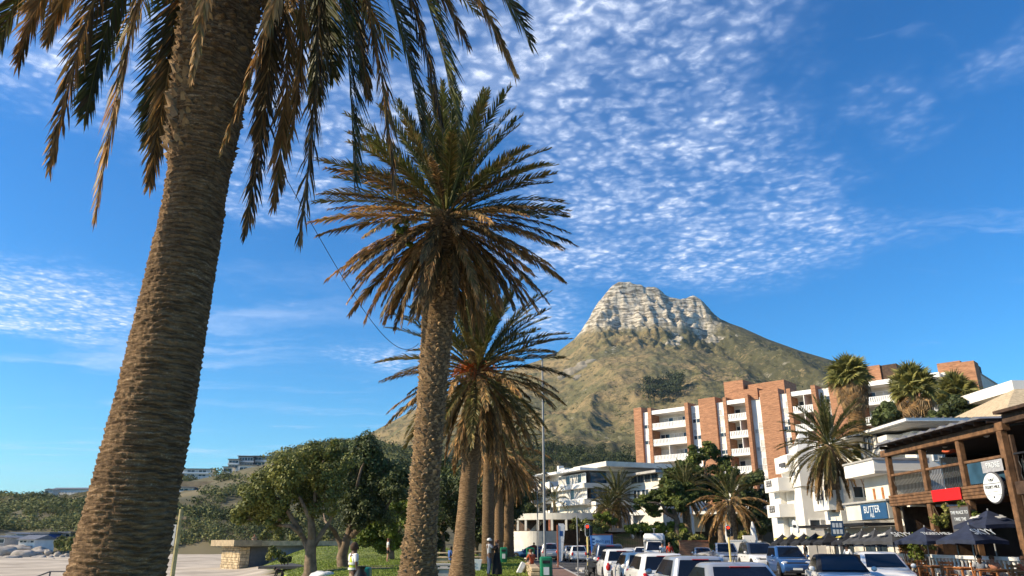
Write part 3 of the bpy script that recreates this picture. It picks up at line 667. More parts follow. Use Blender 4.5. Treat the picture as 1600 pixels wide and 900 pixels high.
HBOX = [(82, 150, 765, 780), (69, 82, 765, 774), (279, 325, 733, 746), (366, 416, 713, 731), (351, 367, 718, 733), (368, 396, 727, 743), (344, 358, 730, 740), (272, 300, 762, 783), (374, 396, 773, 788), (300, 316, 770, 778), (330, 345, 762, 770), (350, 368, 783, 792), (20, 36, 800, 806), (60, 78, 809, 815), (0, 92, 833, 850), (108, 122, 833, 840)]
vs, qs, o = [], [], 0; rs = np.random.default_rng(5); cnt = 0
while cnt < 4600:
    y = rs.uniform(196, 525); px = rs.uniform(-60, 680); x = X(px, y, 800); z = float(hill_z(np.array(x), np.array(y)))
    py = 846 - (z - CZ) / y * 1190
    if 300 < px < 400 and abs(py - 762) < 5: continue
    if 74 < px < 145 and py < 777: continue
    if 280 < px < 420 and py < 752 and rs.random() < .6: continue
    if any(a_ - 5 < px < b_5 + 5 and c_ - 3 < py < d_ + 12 for a_, b_5, c_, d_ in HBOX): continue
    if vnoise(x / 34, y / 60, seed=88) > .62: continue
    r = rs.uniform(1.2, 3.4) * (y / 330) ** .8
    bl = [((x + rs.normal() * r * .6, y + rs.normal() * r * .6, z + r * rs.uniform(.2, .8)), r * rs.uniform(.5, .9)) for _ in range(4)]
    v, q = leaf_quads([b[0] for b in bl], [b[1] for b in bl], 20, r * .19, rs, .8, .4); vs.append(v); qs.append(q + o); o += len(v); cnt += 1
tag(link('hillside_bush', np_mesh('hillside_bush', np.concatenate(vs), np.concatenate(qs), 'scrub')), 'dense green coastal bush covering the hillside behind the beach', 'bush', kind='stuff')

# beach boulders
for i, (px, py, w_, h_) in enumerate([(8, 864, 30, 12), (30, 856, 34, 10), (45, 868, 30, 10), (20, 874, 22, 7), (62, 862, 20, 8), (66, 872, 18, 6), (2, 852, 26, 9), (52, 852, 20, 7), (80, 872, 9, 5), (90, 868, 8, 5), (98, 871, 8, 4), (106, 868, 7, 4), (86, 876, 7, 3), (76, 863, 9, 6)]):
    Yb = 130 + (880 - py) * 2.2; s = Yb / 1150; x = X(px, Yb, 860); z = Z(py, Yb)
    lab = ['big rounded grey boulder at the left edge of the beach', 'widest flat grey boulder below the beach bungalows', 'smooth grey boulder in front of the wide flat one', 'low slab boulder nearest the sand at far left', 'grey boulder right of the wide flat one',
           'low boulder beside the palm foot end of the rocks', 'highest boulder against the grey bungalow at far left', 'small boulder under the blue roofed bungalow'][i] if i < 8 else 'small pale rubble rock heaped on the sand just left of the huge trunk'
    boulder('boulder', lab, 'boulder', (x, Yb, min(z, -.2)), (w_ * s * .62, w_ * s * .5, h_ * s * .75), 80 + i, 'boulder', 'boulders on the beach' if i < 8 else 'rubble rocks on the beach')
# ---------------------------------------------------------------- palms
def bez(p0, p1, p2, n):
    return [p0 * (1 - t) ** 2 + p1 * 2 * t * (1 - t) + p2 * t * t for t in [i / (n - 1) for i in range(n)]]
def frond_mesh(name, pts, nl, ll, mats, seed=0, lw=.028, hang=.35, sweep=52, rr=.022, start=.13, vee=.35):
    """pinnate leaf: rachis tube along pts, leaflets on both sides. mats = [rachis, leaflet, leaflet tip]"""
    rs = random.Random(seed); pts = [Vector(p) for p in pts]; n = len(pts)
    mb = MB(); mb.tube(pts, [rr * (1.9 - 1.75 * min(1, (i / (n - 1)) ** .5)) for i in range(n)], 5)
    # arc-length lookup
    L = [0.]
    for i in range(1, n): L.append(L[-1] + (pts[i] - pts[i - 1]).length)
    def at(t):
        d = t * L[-1]
        for i in range(1, n):
            if L[i] >= d or i == n - 1:
                f = (d - L[i - 1]) / max(1e-6, L[i] - L[i - 1]); return pts[i - 1].lerp(pts[i], f), (pts[i] - pts[i - 1]).normalized()
    side0 = None
    for k in range(nl):
        t = start + (1 - start) * (k + .5) / nl
        p, T = at(t)
        S = T.cross(Vector((0, 0, 1)))
        if S.length < .15 and side0 is not None: S = side0
        S = S.normalized()
        if side0 is not None and S.dot(side0) < 0: S = -S
        side0 = S; U = S.cross(T).normalized()
        prof = (.35 + .65 * math.sin(PI * min(1, (t - start) / (1 - start) * .95 + .08)) ** .7)
        if t < start + .1: prof *= .55
        for sg in (-1, 1):
            if rs.random() < .06: continue
            l = ll * prof * rs.uniform(.8, 1.12); sw = R(sweep + rs.uniform(-11, 11)) * (1 - .45 * t)
            d = (S * sg * math.sin(sw) + T * math.cos(sw) + U * (vee + rs.uniform(-.22, .22))).normalized()
            wv = d.cross(U); wv = wv.normalized() * lw * rs.uniform(.75, 1.2)
            g = Vector((0, 0, -1)) * hang
            q1 = p + d * l * .55 + g * l * .22; q2 = q1 + (d + g * 1.6).normalized() * l * .5
            mb.k = 1 if rs.random() < .75 else 2
            tw = U * lw * rs.uniform(-.5, .5)
            mb.add([p - wv * .4, p + wv * .4, q1 + wv * .6 + tw, q1 - wv * .6 - tw, q2], [(0, 1, 2, 3), (3, 2, 4)])
    return mb.mesh(name, mats)

def palm_trunk(name, H, prof, seed, parent, m='palmtrunk', ring=.07, amp=.022, rows=None, seg=72, top_rag=.0, lean=(0, 0), curve=None, smooth=True):
    rows = rows or int(H / ring * 7)
    h = np.linspace(0, H, rows)[:, None] * np.ones((1, seg)); th = np.linspace(0, 2 * PI, seg, endpoint=False)[None, :] * np.ones((rows, 1))
    r = np.interp(h, [p[0] for p in prof], [p[1] for p in prof])
    cx, cy = np.cos(th), np.sin(th)
    hn = h + ring * (.7 * fbm(cx * 1.3, cy * 1.3, h * .6, oct=2, seed=seed) + .3 * vnoise(cx * 6, cy * 6, h * 2, seed + 2))
    ph = (hn / ring) % 1.0; idx = np.floor(hn / ring)
    a = amp * (.6 + .7 * np.abs(vnoise(cx * 3 + idx * 7.3, cy * 3, idx * .37, seed + 3)))
    saw = a * (ph ** 1.4) - a * .45
    rag = top_rag * sstep(h, H * .45, H * .9)
    sc = .42 * amp * fbm(cx * 16, cy * 16, h * 30, oct=3, seed=seed + 5) + rag * np.maximum(0, vnoise(cx * 8 + idx * 3.1, cy * 8, idx * 1.7, seed + 8)) * ph
    big = .02 * fbm(cx * 1.4, cy * 1.4, h * .7, oct=2, seed=seed + 7)
    rr = r * (1 + big) + saw + sc
    cv = np.interp(h, [q[0] for q in curve], [q[1] for q in curve]) if curve else 0
    v = np.stack([rr * cx + cv + lean[0] * h / H, rr * cy + lean[1] * h / H, h], -1).reshape(-1, 3)
    return link(name, np_mesh(name, v, grid_faces(rows, seg, True), m, smooth), parent)

def leaf_bases(name, H0_, H1, prof, n, seed, parent, size=.12, m='boot', lean=(0, 0), H=10):
    rs = random.Random(seed); mb = MB()
    for k in range(n):
        h = H0_ + (H1 - H0_) * (k + rs.random()) / n; th = k * 2.39996 + rs.uniform(-.15, .15)
        r = float(np.interp(h, [p[0] for p in prof], [p[1] for p in prof])); s = size * rs.uniform(.65, 1.3)
        Mx = Matrix.Translation((lean[0] * h / H, lean[1] * h / H, h)) @ Matrix.Rotation(th, 4, 'Z') @ Matrix.Translation((r * .97, 0, 0)) @ Matrix.Rotation(rs.uniform(-.3, .3), 4, 'X') @ Matrix.Rotation(rs.uniform(-.15, .3), 4, 'Y')
        w = s * .55; d = s * rs.uniform(.3, .6)
        mb.add([(-.02, -w, -s * .5), (-.02, w, -s * .5), (-.02, w * .5, s * .5), (-.02, -w * .5, s * .5), (d * .7, -w * .35, s * .30), (d * .7, w * .35, s * .30), (d, 0, s * .42)],
               [(0, 1, 5, 4), (1, 2, 5), (0, 4, 3), (4, 5, 6), (5, 2, 6), (4, 6, 3), (6, 2, 3)], Mx)
    o = mb.build(name, m, parent); o['kind'] = 'stuff'; return o

# ---- foreground palm
C1x, C1y = -2.95, 6.0
palm = thing('date_palm', 'huge foreground date palm with ringed brown trunk crossing the left of the picture', 'palm tree', (C1x, C1y, -.2), 0, 'date palms along the lawn')
prof1 = [(0, .50), (.8, .41), (1.7, .345), (2.4, .318), (3.2, .293), (4.2, .266), (4.75, .252), (5.1, .255), (5.6, .295), (6.1, .32), (6.6, .325), (7.2, .35), (7.9, .40), (8.3, .36)]
tr1 = palm_trunk('trunk', 8.3, prof1, 3, palm, 'scar', .050, .020, 1150, 128, .08, (.06, 0), [(0, -.12), (1.66, -.07), (3, .01), (4.6, .065), (5.6, .06), (6.8, .01), (8.3, 0)], False)
leaf_bases('leaf_bases', 5.2, 8.3, prof1, 520, 4, palm, .09, 'boot', (.06, 0), 8.3)
crown = Vector((.06, 0, 8.35))
base1 = Vector((C1x, C1y, -.2))
fr = [(-4, 80, 6.4, 'g'), (28, 98, 6.0, 'd'), (74, 64, 6.6, 'd'), (-60, -30, 5.2, 'g'), (78, 264, 5.9, 'k'), (133, 182, 6.5, 'g'), (150, 334, 5.6, 'd'), (232, 222, 6.9, 'g'), (234, 287, 6.4, 'k'), (300, 120, 4.9, 'd'), (312, 55, 5.3, 'd'),
      (346, 232, 5.3, 'd'), (384, 362, 6.6, 'k'), (428, 320, 6.9, 'd'), (402, 215, 6.9, 'k'), (468, 372, 5.9, 'k'), (455, 205, 6.5, 'd'), (487, 160, 7.2, 'g'), (520, 120, 7.2, 'g'), (553, 282, 6.1, 'g'), (616, 292, 5.6, 'd'), (575, 150, 7.3, 'k'), (660, 220, 6.3, 'g'), (690, 195, 6.0, 'k'), (714, 188, 5.6, 'g'),
      (730, 68, 6.4, 'd'), (803, 112, 5.9, 'd'), (828, 66, 6.3, 'g'), (782, -40, 7.0, 'g')]
fmats = {'g': ['rachisgr', 'frond', 'fronddark'], 'k': ['rachis', 'fronddark', 'fronddry'], 'd': ['rachis', 'fronddry', 'frondol']}
for i, (px, py, yt, kd) in enumerate(fr):
    T = P(px, py, yt) - base1; C = crown.copy(); h = T - C; hh = Vector((h.x, h.y, 0)); rch = hh.length
    C = C + hh.normalized() * .22
    kf = .62 if px > 500 else .9
    ctl = C + hh * kf + Vector((0, 0, .35 + .16 * rch))
    if kd == 'd': ctl = C + hh * (.62 if px > 500 else .86) + Vector((0, 0, .0 + .12 * rch))
    over = 290 < px < 350
    if over and px > 340: ctl = ctl + Vector((.75, .1, .2))
    pts = bez(C, ctl, T, 22)
    me = frond_mesh('frond', pts, 190, .26 if over else .48 if kd == 'g' else .42, fmats[kd], i, .0165, .35 if kd != 'g' else .25, 20 if over else 46 if kd == 'g' else 34, .02, .10, .25 if kd == 'g' else .05)
    link('frond', me, palm)
rs_ = random.Random(9)
for i in range(26):           # the upper crown, above the picture, which shades the trunk
    az = i * 2.39996; el = R(rs_.uniform(0, 75)); Lf = rs_.uniform(3.2, 4.2)
    d = Vector((math.cos(az) * math.cos(el), math.sin(az) * math.cos(el), math.sin(el))); C = crown + d * .2
    T = C + Vector((d.x, d.y, 0)) * Lf * .8 + Vector((0, 0, d.z * Lf * .75 - 1.0)); ctl = C + d * Lf * .55
    if T.y < 0 and abs(T.x) < 4 and T.y < -2.6: T.z += 1.0
    link('frond', frond_mesh('frond', bez(C, ctl, T, 14), 60, .42, fmats['g'], 100 + i, .02, .3, 46, .02, .1, .3), palm)

# ---- frond prototypes shared by the other date palms (length 1 in reach, scaled per palm)
PROTO = {}
def proto(el, bend, kind, seed, L=3.9, nl=92, ll=.48, lw=.030):
    key = (el, bend, kind, seed)
    if key not in PROTO:
        pts = [Vector((0, 0, 0))]; n = 14
        for i in range(1, n):
            e = R(max(-86, el - bend * ((i - .5) / (n - 1)) ** 1.35)); pts.append(pts[-1] + Vector((math.cos(e), 0, math.sin(e))) * L / (n - 1))
        PROTO[key] = frond_mesh('frond', pts, nl, ll, {'g': ['rachisgr', 'frond', 'frondol'], 'o': ['rachisgr', 'frondol', 'frond'], 'd': ['rachis', 'fronddry', 'frondol'], 'k': ['rachis', 'fronddark', 'fronddry']}[kind], seed, lw, .22 if kind in 'go' else .5, 42 if kind in 'go' else 33, .024, .14, .35 if kind in 'go' else .12)
    return PROTO[key]
def date_palm(label, x, y, zb, zc, prof, seed, R_=1.0, tiers=None, group=None, m='scargrey', ring=.09, amp=.02, boots=0, seg=40, lean=(0, 0), fruit=0, rows=None):
    H = zc - zb; t = thing('date_palm', label, 'palm tree', (x, y, zb), 0, group)
    palm_trunk('trunk', H, prof, seed, t, m, ring, amp, rows or int(H / ring * 4), seg, .05, lean)
    if boots: leaf_bases('leaf_bases', boots[0], H, prof, boots[1], seed, t, boots[2], 'boot', lean, H)
    rs = random.Random(seed); top = Vector((lean[0], lean[1], H))
    for (el, bend, kind, num, dz, sc) in tiers:
        for k in range(num):
            az = 2 * PI * (k + rs.random() * .8) / num + el * .13
            me = proto(el, bend, kind, k % 2)
            o = link('frond', me, t, top + Vector((math.cos(az) * .2, math.sin(az) * .2, dz + rs.uniform(-.12, .12))), None, R_ * sc * rs.uniform(.85, 1.1))
            o.rotation_euler = (rs.uniform(-.25, .25), R(rs.uniform(-9, 9)), az)
    if fruit:
        for k in range(fruit):
            az = 2 * PI * k / fruit + rs.random(); mb = MB()
            for q in range(26):
                a2 = az + rs.uniform(-.5, .5); r_ = rs.uniform(.5, 1.15); zz = rs.uniform(-.25, .45)
                p0 = Vector((0, 0, 0)); p1 = Vector((math.cos(a2) * r_ * .6, math.sin(a2) * r_ * .6, .35 + zz)); p2 = Vector((math.cos(a2) * r_, math.sin(a2) * r_, zz - .25))
                mb.tube(bez(p0, p1, p2, 6), .016, 3, False)
            mb.build('fruit_stalk', 'fruit', t, None).location = top + Vector((0, 0, -.1 + rs.uniform(-.1, .2)))
    return t
GP = 'date palms along the lawn'
T2 = [(82, 22, 'g', 12, 0.35, 0.95), (66, 28, 'g', 16, 0.3, 1.0), (48, 30, 'g', 16, 0.2, 1.0), (28, 30, 'o', 18, 0.1, 1.0), (14, 26, 'g', 16, 0.05, 1.02), (2, 26, 'k', 19, -0.05, 1.03), (-10, 26, 'd', 20, -0.15, 1.0), (-24, 28, 'k', 19, -0.3, 0.98), (-38, 30, 'd', 16, -0.4, 0.92), (-52, 28, 'k', 18, -0.55, 0.88), (-66, 16, 'd', 11, -0.7, 0.62)]
z2 = P(690, 338, 22).z
date_palm('second date palm with stubbly trunk and dry and green crown right of the huge trunk', P(650, 900, 22).x, 22, -.15, z2, [(0, .72), (.8, .60), (1.2, .50), (2.5, .42), (5.5, .40), (8.0, .46), (9.6, .58), (10.8, .72), (z2 + .2, .45)], 11, 1.02, T2, GP, 'scargrey', .10, .025, (1.0, 1500, .15), 64, (P(690, 340, 22).x - P(650, 900, 22).x + .15, 0), 0, 520)
T3 = [(82, 22, 'g', 11, 0.35, 1.0), (68, 28, 'g', 14, 0.3, 1.0), (52, 30, 'g', 17, 0.2, 1.0), (34, 32, 'g', 14, 0.1, 1.0), (18, 30, 'o', 13, 0.0, 1.0), (4, 34, 'k', 14, -0.1, 1.0), (-10, 40, 'd', 14, -0.2, 0.98), (-26, 40, 'o', 17, -0.3, 0.98), (-42, 36, 'd', 14, -0.4, 0.95), (-56, 28, 'k', 11, -0.5, 0.8280000000000001), (-68, 18, 'd', 9, -0.6, 0.81)]
z3 = P(752, 578, 30).z
date_palm('third date palm with orange fruit stalks and green topped crown before the mountain', P(720, 900, 30).x, 30, -.1, z3, [(0, .62), (.5, .52), (1.2, .43), (3, .35), (6, .33), (7.6, .38), (z3 + .1, .42)], 12, 1.02, T3, GP, 'scar', .085, .02, (4.6, 380, .13), 48, (P(745, 580, 30).x - P(720, 900, 30).x, 0), 6)
T4 = [(75, 25, 'g', 8, 0.3, 0.9), (50, 32, 'o', 9, 0.2, 0.95), (25, 40, 'o', 11, 0.1, 1.0), (0, 45, 'd', 12, -0.1, 1.0), (-25, 42, 'd', 12, -0.3, 1.0), (-48, 34, 'd', 15, -0.4, 1.0), (-66, 18, 'd', 12, -0.5, 0.95)]
rowp = [(762, 57, 645, .44, 'fourth palm of the row with shaded thick trunk behind the embracing couple'), (779, 65, 700, .36, 'slender palm with sunlit brown trunk rising behind the woman in black'),
        (795, 78, 716, .50, 'thick dark trunked palm beside the green bin on the lawn'), (806, 100, 730, .45, 'dark palm trunk right of the thick trunked palm by the bin'), (814, 116, 742, .42, 'farthest palm of the row at the edge of the car park')]
for i, (px, y, pyc, r_, lab) in enumerate(rowp):
    zc = Z(pyc, y); date_palm(lab, X(px, y), y, -.1, zc, [(0, r_ * 1.35), (.6, r_ * 1.1), (2, r_), (zc * .8, r_ * .95), (zc + .1, r_ * 1.15)], 20 + i, 1.1, T4, GP, 'scargrey' if i != 1 else 'scar', .1, .02, None, 28)
TR = [(80, 24, 'g', 8, 0.3, 0.9), (58, 34, 'g', 12, 0.2, 1.0), (36, 40, 'g', 12, 0.1, 1.0), (16, 44, 'o', 12, 0.0, 1.0), (-6, 48, 'o', 12, -0.1, 1.0), (-28, 42, 'd', 12, -0.2, 0.95), (-50, 30, 'd', 13, -0.3, 0.9)]
def place_palm(label, px, pyb, pyc, y, r_, Rs, tiers, seed, group, lean=0.):
    zb = Z(pyb, y, px); zc = Z(pyc, y, px); H = zc - zb
    return date_palm(label, X(px, y, 800), y, zb, zc, [(0, r_ * 1.2), (H * .2, r_), (H * .8, r_), (H + .1, r_ * 1.3)], seed, Rs, tiers, group, 'palmtrunk2', .1, .02, None, 24, (lean, 0), 0)
GQ = 'date palms by the houses'
place_palm('date palm with long skirt of hanging fronds beside the white stepped building', 1310, 800, 695, 47, .33, .80, [(82, 25, 'g', 6, .3, .9), (60, 34, 'g', 13, .2, 1.), (40, 40, 'g', 15, .1, 1.), (18, 46, 'o', 15, 0, 1.), (-6, 52, 'o', 17, -.1, 1.02), (-28, 50, 'o', 18, -.2, 1.), (-50, 36, 'd', 14, -.3, 1.0), (-66, 20, 'k', 12, -.4, .98)], 41, GQ)
place_palm('wide palm with drooping dry fronds and orange heart behind the right traffic light', 1143, 862, 782, 68, .32, .98, [(80, 25, 'g', 5, .3, .9), (56, 34, 'g', 8, .2, 1.), (34, 42, 'o', 8, .1, 1.), (10, 52, 'd', 10, 0, 1.), (-12, 55, 'd', 12, -.1, 1.), (-34, 45, 'd', 12, -.2, .98)], 42, GQ)
place_palm('small green date palm in front of the white modern house', 966, 825, 778, 88, .34, .85, TR, 43, GQ)
place_palm('young date palm leaning left of the small green palm by the white house', 950, 825, 795, 86, .28, .6, TR, 44, GQ)
place_palm('date palm half hidden under the dark cypress tree', 1072, 835, 765, 82, .4, .85, TR, 45, GQ)
place_palm('small palm in the garden of the white flats behind the lamp pole', 866, 802, 782, 98, .16, .6, [(70, 40, 'g', 7, .2, .9), (30, 60, 'g', 8, 0, 1.0), (-10, 55, 'o', 8, -.1, 1.0)], 46, GQ)

# ---- fan palms behind the white gabled house
def fan_mesh(name, kind, seed):
    rs = random.Random(seed); mb = MB(); mb.k = 0; mb.tube([(0, 0, 0), (.35, 0, .02), (.75, 0, -.02)], [.022, .018, .012], 4)
    mb.k = 1; n = 22; rad = .78
    for i in range(n):
        a = R(-128 + 256 * i / (n - 1)); a2 = R(256 / (n - 1) * .5); l = rad * (1 - .25 * abs(a) / R(128)) * rs.uniform(.85, 1.08)
        def pt(r, an, z): return (.72 + r * math.cos(an), r * math.sin(an), z)
        drop = -.24 * l if kind == 'g' else -.5 * l
        mb.add([pt(.02, a, 0), pt(l * .6, a - a2 * .9, -.02), pt(l * .6, a, .05), pt(l * .6, a + a2 * .9, -.02), pt(l, a + rs.uniform(-.06, .06), drop)], [(0, 1, 2), (0, 2, 3), (1, 4, 2), (2, 4, 3)])
    return mb.mesh(name, [MT['rachisgr'], MT['fan']] if kind == 'g' else [MT['rachis'], MT['fandry']])
FAN = {('g', 0): fan_mesh('fan_leaf', 'g', 0), ('g', 1): fan_mesh('fan_leaf', 'g', 1), ('d', 0): fan_mesh('fan_leaf', 'd', 2), ('d', 1): fan_mesh('fan_leaf', 'd', 3)}
def fan_palm(label, px, pyb, pyc, y, r_, Rs, seed, nskirt=70, skirt=2.2):
    Rs *= 1.18
    zb = Z(pyb, y, px); zc = Z(pyc, y, px); H = zc - zb
    t = thing('fan_palm', label, 'palm tree', (X(px, y, 640), y, zb), 0, 'fan palms behind the houses')
    palm_trunk('trunk', H, [(0, r_ * 1.2), (H * .3, r_), (H, r_)], seed, t, 'palmtrunk2', .1, .02, int(H / .1 * 3), 20)
    rs = random.Random(seed)
    for k in range(60):
        az = k * 2.39996; el = 88 - 112 * (k / 60)
        o = link('fan_leaf', FAN[('g', k % 2)], t, (0, 0, H + .1), None, Rs * rs.uniform(.85, 1.15)); o.rotation_euler = (rs.uniform(-1.3, 1.3), R(-el), az)
    for k in range(nskirt):
        az = k * 2.39996; f = k / nskirt; el = -35 - 48 * min(1, f * 2)
        o = link('fan_leaf', FAN[('d', k % 2)], t, (math.cos(az) * r_ * .8, math.sin(az) * r_ * .8, H - skirt * f), None, Rs * rs.uniform(.75, 1.05)); o.rotation_euler = (rs.uniform(-.4, .4), R(-el), az)
    return t
fan_palm('tall fan palm with thick tan skirt against the brick flats', 1336, 700, 592, 62, .28, 1.15, 51, 110, 3.6)
fan_palm('broad fan palm with golden skirt rising behind the grey roof', 1432, 690, 612, 58, .32, 1.25, 52, 80, 2.6)
fan_palm('scruffy olive fan palm in front of the brick tower at the right', 1500, 680, 618, 60, .28, 1.1, 53, 50, 1.5)
# ---------------------------------------------------------------- broad-leaved trees, cypresses, hedges
def tree(name, label, cat, Y, blobs, trunk, limbs, leaf, lsize, per, seed, bark='bark', r0=.3, group=None, flat=.85, ksub=7, base_y=None, up=.35):
    """blobs: (px, py, r px); trunk: list of (px, py) from the ground up; limbs: lists of (px, py)"""
    rs = np.random.default_rng(seed); k = Y / 1150 * 1.03
    b0 = P(trunk[0][0], trunk[0][1], Y)
    t = thing(name, label, cat, (b0.x, Y, b0.z), 0, group)
    L = lambda p, dy=0: P(p[0], p[1], Y + dy) - b0
    mb = MB(); n = len(trunk)
    pts = [Vector((0, 0, -.4))] + [L(p) for p in trunk]; sm = [pts[0]]
    rr = [r0 * 1.5] + [r0 * (1.15 - .55 * i / max(1, n - 1)) for i in range(n)]
    mb.tube(pts, rr, 9)
    for i, lm in enumerate(limbs):
        dy0 = rs.normal() * .3; pl = []
        for j, p in enumerate(lm): pl.append(L(p, dy0 * j + (rs.normal() * .25 * j)))
        pl[0] = L(lm[0])
        # wiggle extra points
        out = [pl[0]]
        for a, b in zip(pl, pl[1:]): out += [a.lerp(b, .5) + Vector(rs.normal(size=3) * .06 * (b - a).length), b]
        mb.tube(out, [r0 * .62 * (1 - .8 * j / (len(out) - 1)) for j in range(len(out))], 6)
    v = mb.build('trunk', bark, t, 60)
    cs, rd = [], []
    for (px, py, r) in blobs:
        p = L((px, py), rs.normal() * r * k * .7); cs.append((p, r * k))
    c2, r2 = sub_blobs([((p.x, p.y, p.z), r) for p, r in cs], rs, ksub + 4, .42)
    # twigs from limbs into the crown
    tw = MB()
    for c, r in zip(c2[::2], r2[::2]):
        near = min(cs, key=lambda q: (q[0] - Vector(c)).length)[0]
        tw.tube([near * .8 + Vector((0, 0, near.z * .1)), (near + Vector(c)) / 2, Vector(c)], [r0 * .12, r0 * .09, r0 * .04], 4, False)
    tw.build('branches', bark, t)['kind'] = 'stuff'
    vv, q = leaf_quads(c2, r2, per, lsize, rs, flat, up)
    link('crown', np_mesh('crown', vv, q, leaf), t); return t

GT = 'broad leaved trees on the lawn'
tree('broadleaf_tree', 'wide crowned broadleaf tree with forked trunk and lit yellow green left side', 'tree', 46,
     [(398, 800, 26), (415, 768, 34), (447, 735, 36), (488, 718, 36), (512, 728, 36), (470, 772, 34), (508, 772, 34), (392, 775, 22), (428, 806, 24), (440, 770, 30), (520, 705, 18), (375, 805, 13)],
     [(485, 893), (485, 870), (487, 845), (488, 825)],
     [[(485, 868), (474, 840), (455, 822), (420, 815), (395, 812)], [(487, 845), (484, 810), (470, 780), (450, 750)], [(488, 826), (492, 790), (500, 750), (505, 720)], [(487, 858), (505, 830), (515, 815), (528, 790)], [(470, 833), (450, 800), (430, 775)]],
     'leaf', .10, 260, 1, 'bark', .34, GT)
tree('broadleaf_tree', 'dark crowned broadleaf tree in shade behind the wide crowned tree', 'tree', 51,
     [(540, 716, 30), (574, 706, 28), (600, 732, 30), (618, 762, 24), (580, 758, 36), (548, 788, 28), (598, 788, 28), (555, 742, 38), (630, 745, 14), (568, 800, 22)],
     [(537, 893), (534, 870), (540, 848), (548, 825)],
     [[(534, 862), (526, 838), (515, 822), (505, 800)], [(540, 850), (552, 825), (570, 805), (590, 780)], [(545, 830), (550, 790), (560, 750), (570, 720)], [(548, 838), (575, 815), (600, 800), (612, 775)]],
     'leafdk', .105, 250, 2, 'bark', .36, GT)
tree('broadleaf_tree', 'low bright green bushy tree behind the man in the yellow vest', 'tree', 68,
     [(575, 838, 20), (600, 822, 24), (625, 800, 24), (585, 815, 22), (615, 845, 18), (565, 812, 14), (640, 780, 18), (596, 852, 14)],
     [(612, 868), (612, 850), (610, 825)], [[(612, 850), (590, 835)], [(611, 840), (628, 815)]], 'leafbr', .14, 170, 3, 'bark', .2, GT)
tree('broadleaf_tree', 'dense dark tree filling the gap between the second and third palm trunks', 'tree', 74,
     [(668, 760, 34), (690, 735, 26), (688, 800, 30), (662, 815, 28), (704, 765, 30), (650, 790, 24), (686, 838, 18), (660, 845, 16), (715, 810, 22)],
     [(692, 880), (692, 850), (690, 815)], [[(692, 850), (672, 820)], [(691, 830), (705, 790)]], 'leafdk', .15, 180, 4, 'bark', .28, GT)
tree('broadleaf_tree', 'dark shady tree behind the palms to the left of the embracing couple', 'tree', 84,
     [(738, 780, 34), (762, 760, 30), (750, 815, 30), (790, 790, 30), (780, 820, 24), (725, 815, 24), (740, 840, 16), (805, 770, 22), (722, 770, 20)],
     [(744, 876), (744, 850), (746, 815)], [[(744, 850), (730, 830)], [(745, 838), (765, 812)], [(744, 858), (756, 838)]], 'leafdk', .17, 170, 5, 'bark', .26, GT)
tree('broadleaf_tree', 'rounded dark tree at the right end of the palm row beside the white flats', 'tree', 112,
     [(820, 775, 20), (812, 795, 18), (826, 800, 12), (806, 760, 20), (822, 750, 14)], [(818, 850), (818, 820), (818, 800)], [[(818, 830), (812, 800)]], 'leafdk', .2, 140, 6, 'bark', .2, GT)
GC = 'cypress trees before the brick flats'
tree('cypress_tree', 'tall layered dark cypress standing in front of the brick flats', 'tree', 86,
     [(1090, 712, 18), (1106, 700, 13), (1060, 735, 18), (1080, 735, 22), (1126, 724, 16), (1140, 735, 14), (1108, 745, 24), (1048, 748, 13), (1132, 752, 16), (1075, 755, 20), (1100, 770, 20), (1122, 775, 14), (1038, 757, 8), (1118, 708, 9)],
     [(1128, 842), (1124, 800), (1118, 770), (1108, 740)], [[(1122, 785), (1095, 760), (1070, 745), (1050, 748)], [(1112, 755), (1100, 730), (1105, 705)], [(1118, 770), (1135, 750)], [(1120, 775), (1095, 775), (1080, 770)]],
     'cypress', .16, 170, 7, 'bark', .34, GC, .55, 8, up=.9)
tree('cypress_tree', 'spreading flat topped cypress lower and left of the tall cypress', 'tree', 80,
     [(1008, 783, 13), (1028, 772, 15), (1052, 765, 16), (1074, 768, 18), (1092, 772, 14), (1040, 785, 18), (1062, 785, 16), (998, 788, 9), (1018, 795, 12), (1048, 757, 10), (1025, 798, 10)],
     [(1058, 845), (1058, 815), (1052, 795)], [[(1057, 810), (1035, 790), (1012, 785)], [(1054, 800), (1070, 775)]],
     'cypress', .15, 180, 8, 'bark', .38, GC, .5, 8, up=.9)
tree('broadleaf_tree', 'dark green leafy tree against the left wall of the white stepped building', 'tree', 70,
     [(1182, 762, 22), (1196, 790, 22), (1170, 788, 20), (1205, 812, 15), (1185, 815, 20), (1162, 808, 14), (1190, 745, 10), (1208, 770, 10)],
     [(1188, 848), (1188, 820), (1186, 795)], [[(1188, 820), (1174, 795)]], 'leafdk', .15, 170, 9, 'bark', .25, GC)
tree('broadleaf_tree', 'yellow green bush between the hanging palm skirt and the concrete balcony', 'bush', 50,
     [(1352, 697, 12), (1366, 702, 12), (1344, 705, 9), (1362, 690, 9)], [(1356, 748), (1356, 720), (1356, 705)], [], 'leafbr', .13, 150, 10, 'bark', .1)
tree('broadleaf_tree', 'dark leafy shrub mass below the fan palms beside the grey roof', 'bush', 56,
     [(1385, 645, 18), (1400, 655, 16), (1375, 660, 14), (1478, 650, 20), (1510, 645, 18), (1495, 632, 14), (1460, 655, 14), (1528, 640, 12)], [(1440, 720), (1440, 690), (1440, 660)], [], 'leafdk', .16, 150, 11, 'bark', .15)
